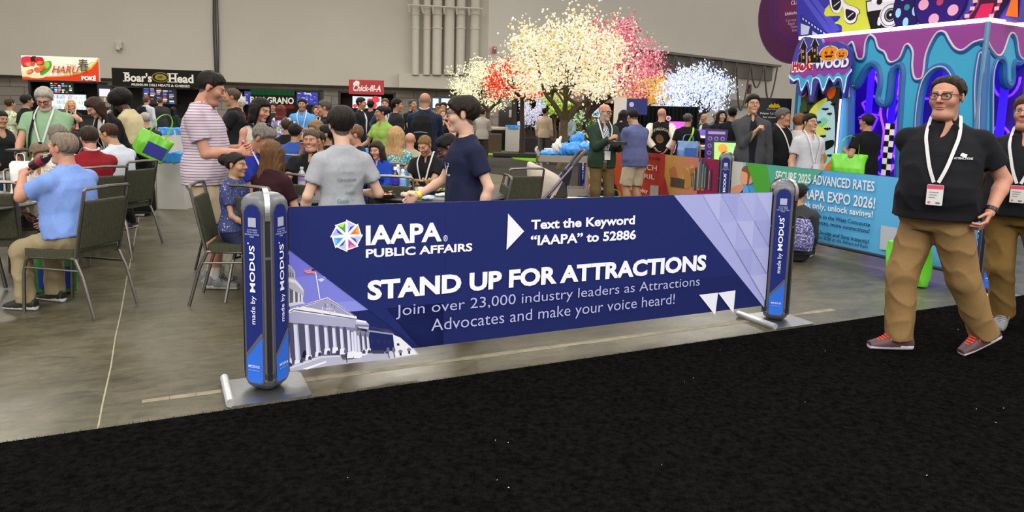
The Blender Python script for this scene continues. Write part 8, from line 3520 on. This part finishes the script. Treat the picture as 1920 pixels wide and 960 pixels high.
yw = person('person in open dark cardigan facing us beside the sky blue polo', 594, 197, 15.5, yaw=4, sex='f', skin='fair', hair=('long', '#5a3d24', .32), top=('jacket', '#17171b'), inner='#d0ccc6', bottom=('trousers', '#222226'), arms=('plate', 'plate'), lanyard='#d8d8dc')
gp = person('person with glasses and black jacket turned left, behind the smiling person', 609, 187, 10.8, yaw=-84, head=(0, 6), skin='pink', hair=('short', '#4a4642'), top=('jacket', '#15151a'), bottom=('trousers', '#222226'), arms=('plate', 'front'), glasses='wire')
lk = person('person in pale top seated between the black cap and the smiling person', 590, 224, 9.3, yaw=-40, head=(0, 14), pose='sit', sex='f', skin='tan', hair=('wavy', '#7a6245'), top=('tee', '#c2bfb8'), bottom=('trousers', '#222226'), arms=('table', 'chin'))
chair_for(lk, 'banquet chair under the person in pale top by the black cap')
dkh = person('person in black hoodie seated in profile behind the smiling person', 614, 233, 8.4, yaw=-84, pose='sit', skin='tan', hair=('short', '#0f0c0b'), top=('hoodie', '#141418'), bottom=('trousers', '#1c1c20'), arms=('table', 'chin'))
chair_for(dkh, 'banquet chair under the person in black hoodie')
gr = person('person in green shirt seated behind the smiling person', 598, 246, 8.1, yaw=-20, pose='sit', skin='tan', hair=('short', '#2a201a'), top=('tee', '#4f9a62'), bottom=('trousers', '#222226'), arms=('table', 'table'))
chair_for(gr, 'banquet chair under the person in green')
nv = person('person in navy jacket seated behind the person in grey', 664, 233, 8.2, yaw=-62, pose='sit', skin='pink', hair=('short', '#6a4a34'), top=('jacket', '#171c2c'), bottom=('trousers', '#222226'), arms=('table', 'table'), head=(-10, 8))
chair_for(nv, 'banquet chair under the person in navy jacket')

# ------------------------------------------------------------------ right hand table and beyond
vw = person('person in cobalt blue hoodie looking down at a camera', 705, 264, 7.6, yaw=-14, head=(-6, 16), pose='sit', sex='f', skin='fair', hair=('long', '#2e1f17', .34), top=('hoodie', '#173a9a'), bottom=('trousers', '#1c1c22'), arms=('table', (.02, -.30, -.20)), lod='near')
chair_for(vw, 'banquet chair under the person in the cobalt blue hoodie')
p = world_of(vw, vw['arms'][1][2])
mb = MB()
mb.box((0, 0, 0), (.12, .05, .075), bev=.012)
o = mb.build('camera', plastic('#1a1a1e', .35))
o.location = (p.x + .01, p.y - .04, p.z + .10)
tag(o, 'small black camera held by the person in the cobalt blue hoodie', 'camera')
mb = MB()
mb.tube([(0, -.025, 0), (0, -.06, 0)], .028, 14)
mb.build('lens', plastic('#2c2c30', .2), o)
fl_ = person('person in blue and yellow floral shirt seen from behind', 742, 236, 8.5, yaw=168, pose='sit', sex='f', skin='fair', hair=('long', '#a8865a', .34), top=('tee', '', FLORAL), bottom=('trousers', '#222226'), arms=('table', 'table'), wide=1.12)
chair_for(fl_, 'banquet chair under the person in the floral shirt')
be = person('person in beige polo seated beyond the floral shirt', 769, 249, 9.2, yaw=-170, pose='sit', skin='pink', hair=('bald', '#8a7a68'), top=('polo', '#a39a80'), bottom=('trousers', '#3a3a40'), arms=('table', 'table'), wide=1.1)
chair_for(be, 'banquet chair under the person in beige')
bz = person('person in open black polo looking down at food beyond the bottles', 794, 257, 7.75, yaw=-16, head=(-6, 26), pose='sit', skin='pink', hair=('crew', '#6f5430'), top=('polo', '#141416'), bottom=('trousers', '#1c1c20'), arms=('tablein', 'table'), beard=('#6a4f38', .5), lod='near', lanyard='#d0d0d4', badge=False)
chair_for(bz, 'banquet chair under the person in open black polo looking down')
bm_ = person('person in blue polo leaning across the table with both arms out', 831, 259, 6.75, yaw=-80, lean=24, head=(0, 8), pose='sit', skin='dark', hair=('short', '#0d0a09'), top=('polo', '#1f3a9a'), bottom=('trousers', '#1c1c20'), arms=((.14, -.48, -.26), (.14, -.50, -.24)), lod='near', watch=('L', '#15161c'), wide=1.08, H=1.72)
chair_for(bm_, 'banquet chair under the person leaning across the table')
s1 = person('person in navy suit in profile before the red dotted screen', 676, 182, 15.2, yaw=82, skin='tan', hair=('short', '#0f0c0b'), top=('jacket', '#141722'), inner='#d8d6d6', bottom=('trousers', '#12141c'))
s2 = person('person in black suit facing the red dotted screen', 695, 187, 17.5, yaw=175, skin='tan', hair=('short', '#12100e'), top=('jacket', '#15161c'), bottom=('trousers', '#12141c'))
s3 = person('person in slate grey suit facing us with a hand on the hip', 722, 184, 16.2, yaw=6, skin='pink', hair=('short', '#5a4636'), top=('jacket', '#3f4656'), inner='#b9c0cc', bottom=('trousers', '#262a36'), arms=('down', 'hip'), lanyard='#d8d8dc')
sg = person('staff person in lime green shirt looking left, holding a blue bag', 716, 198, 11.0, yaw=-28, head=(-34, 2), sex='f', skin='tan', hair=('bun', '#17110e'), top=('polo', '#8aa84e'), bottom=('trousers', '#26282c'), arms=('downfront', (.24, -.30, -.34)))
p = world_of(sg, sg['arms'][1][2])
K = Field(.014)
K.loft((0, 0, 0), np.eye(3), [(-.34, 0, 0, .17, .08), (-.1, 0, 0, .15, .07), (0, .05, 0, .10, .03)], e=3, k=.02)
o = soft('plastic_bag', K, blue, None, wrinkles(.016, 22, ridge=True))
o.location = (p.x - .02, p.y - .02, p.z - .02)
tag(o, 'blue plastic bag held by the person in lime green', 'bag')
ds = person('person in charcoal suit walking away behind the staff person in lime green', 743, 184, 13.5, yaw=120, head=(-20, 0), skin='tan', hair=('short', '#0f0c0b'), top=('jacket', '#1c1c21'), inner='#c9c9cc', bottom=('trousers', '#16161b'))
dm = person('person in dark polo with white earpiece near the block wall', 773, 187, 17.0, yaw=50, skin='tan', hair=('sides', '#3a3430'), top=('polo', '#15161d'), bottom=('jeans', '#6f7f95'), arms=('down', 'front'))
bk_ = person('person in navy sweater with a black backpack, standing with their back to us', 797, 174, 11.2, yaw=178, skin='tan', hair=('bald', '#6a4f3a'), top=('long', '#1a2438'), bottom=('jeans', '#3c3f44'), arms=('front', 'front'), lanyard='#d8d8dc', badge=False, wide=1.14)
M = Matrix.Translation(world_of(bk_, bk_['surf'](0, .24, .015, True))) @ Matrix.Rotation(bk_['a'], 4, 'Z') @ Matrix.Rotation(R_(0), 4, 'X')
backpack('black backpack on the person in navy sweater', M @ Matrix.Rotation(0, 4, 'Z'), '#121316', .34, .52, .18)
f1 = person('person in black blouse holding a camera up to the face', 829, 203, 14.5, yaw=28, head=(0, -6), sex='f', skin='fair', hair=('wavy', '#8a6a44'), top=('blouse', '#111113'), bottom=('trousers', '#15151a'), arms=('up', 'chin'), lanyard='#d8d8dc')
f2 = person('person in dark T-shirt standing behind the person holding up a camera', 832, 191, 18, yaw=-10, skin='tan', hair=('short', '#1c1512'), top=('tee', '#2a2c34'), bottom=('trousers', '#222226'), beard=('#1f1712', .6))
f3 = person('person in sunglasses at the far block wall', 822, 193, 20, yaw=5, skin='tan', hair=('short', '#2a1f18'), top=('tee', '#5a4a3a'), bottom=('trousers', '#222226'), glasses='heavy')
f4 = person('person in black sleeveless dress beside the person in navy', 846, 200, 13.5, yaw=-30, sex='f', skin='fair', hair=('long', '#3a2a20', .2), top=('tank', '#111113'), bottom=('trousers', '#111113'), arms=('chin', 'front'))

# ------------------------------------------------------------------ under the trees
t1 = person('person in pale grey shirt standing by the wooden planter', 905, 203, 21, yaw=160, skin='tan', hair=('short', '#2a2018'), top=('long', '#a39c92'), bottom=('trousers', '#3a352e'), arms=('front', 'front'))
t2 = person('person in beige shirt and grey trousers walking under the lit trees', 1022, 202, 22.5, yaw=160, head=(-30, 0), skin='tan', hair=('short', '#1a1411'), top=('long', '#b5a08a'), bottom=('trousers', '#4f4b48'), feet=[(.12, .16, 0, 0), (-.12, -.14, 0, 0)])
t3 = person('person in pale blue shirt with hands held behind the back by the thick trunk', 1065, 208, 22, yaw=176, skin='brown', hair=('short', '#1a1411'), top=('long', '#9aabb0'), bottom=('trousers', '#17171c'), arms=('behind', 'behind'), wide=1.1)
t4 = person('person in rusty T-shirt beyond the white flowering bush', 1102, 200, 27, yaw=170, skin='pink', hair=('short', '#b5aca0'), top=('tee', '#8a4a3a'), bottom=('trousers', '#2a2a30'))
gj = person('person in dark green jacket eating from a black tray', 1134, 195, 10.0, yaw=16, head=(24, 4), skin='pink', hair=('bald', '#8a7a6a'), top=('jacket', '#26352a'), inner=PLAID, bottom=('trousers', '#5f4d30'), arms=((.09, -.33, -.22), (.02, -.31, -.14)), glasses='heavy', beard=('#a8a29a', .75), lanyard='#d0d0d4', shoes='#5a4a3a', belly=.03, hem=-.10, curl=(.6, .9))
p = world_of(gj, gj['arms'][0][2])
mb = MB()
mb.prism(rounded_rect(.24, .18, .02, 3), 0, .04)
o = mb.build('food_box', plastic('#141316', .35))
o.location = (p.x - .02, p.y - .10, p.z + .005)
tag(o, 'black food box held by the person in dark green jacket', 'box')
bs = person('person in slate blue polo and beige shorts eating, seen from behind', 1184, 206, 11.0, yaw=-146, lean=4, head=(-10, 24), skin='olive', hair=('short', '#17120f'), top=('polo', '#565d85'), bottom=('shorts', '#b3a48e'), arms=('plate', (.16, -.36, -.24)), wide=1.14, belly=.04, shoes='#77797d', socks=('#d0cec8', .12), leg=1.08)
p = world_of(bs, bs['arms'][1][2])
K = Field(.012)
K.ell((0, 0, 0), (.10, .06, .05), k=.02)
o = soft('wrapped_sandwich', K, mat('white_paper', '#d9d5d0'), None, wrinkles(.008, 40, ridge=True))
o.location = (p.x - .08, p.y - .06, p.z + .02)
tag(o, 'white wrapped sandwich held by the person in slate blue polo', 'food')
bw2 = person('person in black sweater and jeans looking down at a phone beside the white pillar', 1171, 207, 14.2, yaw=150, head=(0, 24), sex='f', skin='tan', hair=('long', '#0d0b0b', .36), top=('long', '#121214'), bottom=('jeans', '#2a3a62'), arms=('phone', 'phone'))
vj = person('person in black and cream varsity jacket, hands held behind the back', 1241, 203, 13.6, yaw=168, head=(-24, 0), skin='pink', hair=('bald', '#8a6a54'), top=('jacket', '#121214'), bottom=('jeans', '#1c2a44'), arms=((.10, .20, -.42), (.14, .19, -.44)), wide=1.12)
# cream sleeves of the varsity jacket
for (sh, e, wr), nm in zip(vj['arms'], ('left', 'right')):
	K = Field(.016)
	K.cone(sh, e, .088, .076, k=.02)
	K.cone(e, wr, .074, .060, k=.02, clip=[(wr - (wr - e) * .12, (wr - e) / np.linalg.norm(wr - e))])
	V, Q = K.mesh(disp=wrinkles(.006, 24, ridge=True))
	mesh_obj('cream_sleeve', V, Q, mat('satin_cream', '#cfc6b4', .3, noise=.05), vj['shirt'], True)
mb = MB()
for s_, z, size in (('STALLION', .40, .075),):
	vs, fs, wd = text_shape(s_, size, .02, 'CENTER', 0, 1.0, 2)
	mb.color('#a89f7c')
	mb.add([tuple(vj['surf'](-v.x, z + v.y - (v.x * 1.6) ** 2, .016, True)) for v in vs], fs)
mb.color('#6a4a2c')
ring = smooth_closed([(-.07, .22), (-.02, .30), (.05, .31), (.09, .24), (.05, .16), (-.03, .15)], 4)
mb.add([tuple(vj['surf'](x, z, .016, True)) for x, z in ring], [tuple(range(len(ring)))])
mb.build('back_print', PRINT_MATTE, vj['shirt'], colors=True)
gw = person('person in black T-shirt carrying a blue bag with a lime strap', 1290, 212, 13.2, yaw=172, head=(-30, 0), sex='f', skin='tan', hair=('bun', '#4a4644'), top=('tee', '#111113'), bottom=('trousers', '#141418'), wide=1.16, strap=(-1, '#9ad43a', True))
p = world_of(gw, gw['surf'](-.03, .10, .07, True))
tote('blue tote with a darker panel on the back of the person in black T-shirt', (p.x - .02, p.y - .01, p.z + .16), R_(0), .36, .32, .10, '#6a8fc0', .12, side='#3a62a8')
# people chatting by the drape
c1 = person('person in black and white jacket facing us by the black kiosk', 1353, 206, 16.0, yaw=10, skin='fair', hair=('wavy', '#17120f'), top=('jacket', '#141417'), inner='#c9c9c9', bottom=('trousers', '#141418'))
c2 = person('person in black sweater with their back to us by the purple panel', 1374, 200, 14.2, yaw=160, skin='tan', hair=('short', '#0f0c0b'), top=('long', '#131318'), bottom=('jeans', '#1f2a48'), wide=1.08)
c3 = person('person in grey suit turned left at the right end of the drape', 1321, 213, 19, yaw=-60, skin='tan', hair=('bald', '#4a3a30'), top=('jacket', '#2a2a2e'), inner='#d0d0d4', bottom=('trousers', '#1c1c20'))
c4 = person('person in grey T-shirt far behind the pair chatting by the kiosks', 1342, 212, 22, yaw=20, skin='fair', hair=('short', '#8a7a6a'), top=('tee', '#6a6a70'), bottom=('trousers', '#222226'))
tl = person('person with glasses and grey blazer, one hand raised to the chest', 1412, 176, 9.75, yaw=-4, head=(2, -4), skin='asian', hair=('short', '#0f0d0d'), top=('jacket', '#3f4044'), inner='#14161f', bottom=('trousers', '#1c1e26'), arms=('down', (.0, -.24, -.10)), glasses='wire', hem=-.14, curl=(.4, .95))
bp2 = person('person in black T-shirt and white lanyard looking right', 1469, 202, 10.3, yaw=28, head=(36, 4), skin='tan', hair=('short', '#57534f'), top=('tee', '#101013'), bottom=('trousers', '#1c1c20'), lanyard='#dcdce0', wide=1.12, belly=.05)
ap = person('person in white polo and headband looking our way at the black game machine', 1518, 212, 9.15, yaw=16, head=(2, -6), skin='asian', hair=('short', '#16110f'), top=('polo', '#b3b3ba'), bottom=('trousers', '#2a2c34'), lanyard='#c9d0dc', glasses='wire')
wp = person('person in white top reaching toward the game machine', 1500, 211, 10.3, yaw=140, sex='f', skin='fair', hair=('curly', '#6a4426'), top=('tee', '#c2beb8'), bottom=('trousers', '#3a3a40'), arms=('down', (.18, -.42, -.28)))
gb2 = person('person in black cap and T-shirt with a lime green tote, seen from behind', 1629, 213, 10.4, yaw=-158, head=(10, 0), skin='tan', hair=('cap', '#15110f', '#121214'), top=('tee', '#101013'), bottom=('trousers', '#3a342c'), arms=((.18, -.20, -.22), (.16, -.30, -.24)), wide=1.14)
p = world_of(gb2, gb2['arms'][0][2])
tote('lime green tote carried by the person at the booth doorway', (p.x - .02, p.y - .18, p.z - .04), R_(-18), .46, .40, .16, '#6fd02c', .26, side=None)
fs_ = person('person in black cap and grey jacket sitting on the floor at the light blue banner', 1500, 344, 7.75, yaw=152, head=(-20, 0), pose='floor', skin='tan', hair=('cap', '#17120f', '#121214'), top=('hoodie', '#34383a'), bottom=('trousers', '#2a2c30'), arms=('lap', 'lap'), hem=-.06)
M = Matrix.Translation(world_of(fs_, fs_['surf'](0, .22, .02, True)) + Vector((.06, 0, 0))) @ Matrix.Rotation(fs_['a'], 4, 'Z')
backpack('small violet patterned backpack on the person sitting on the floor', M, '#4a4a80', .30, .34, .13, material=PAISLEY, straps='#1a1a1e')
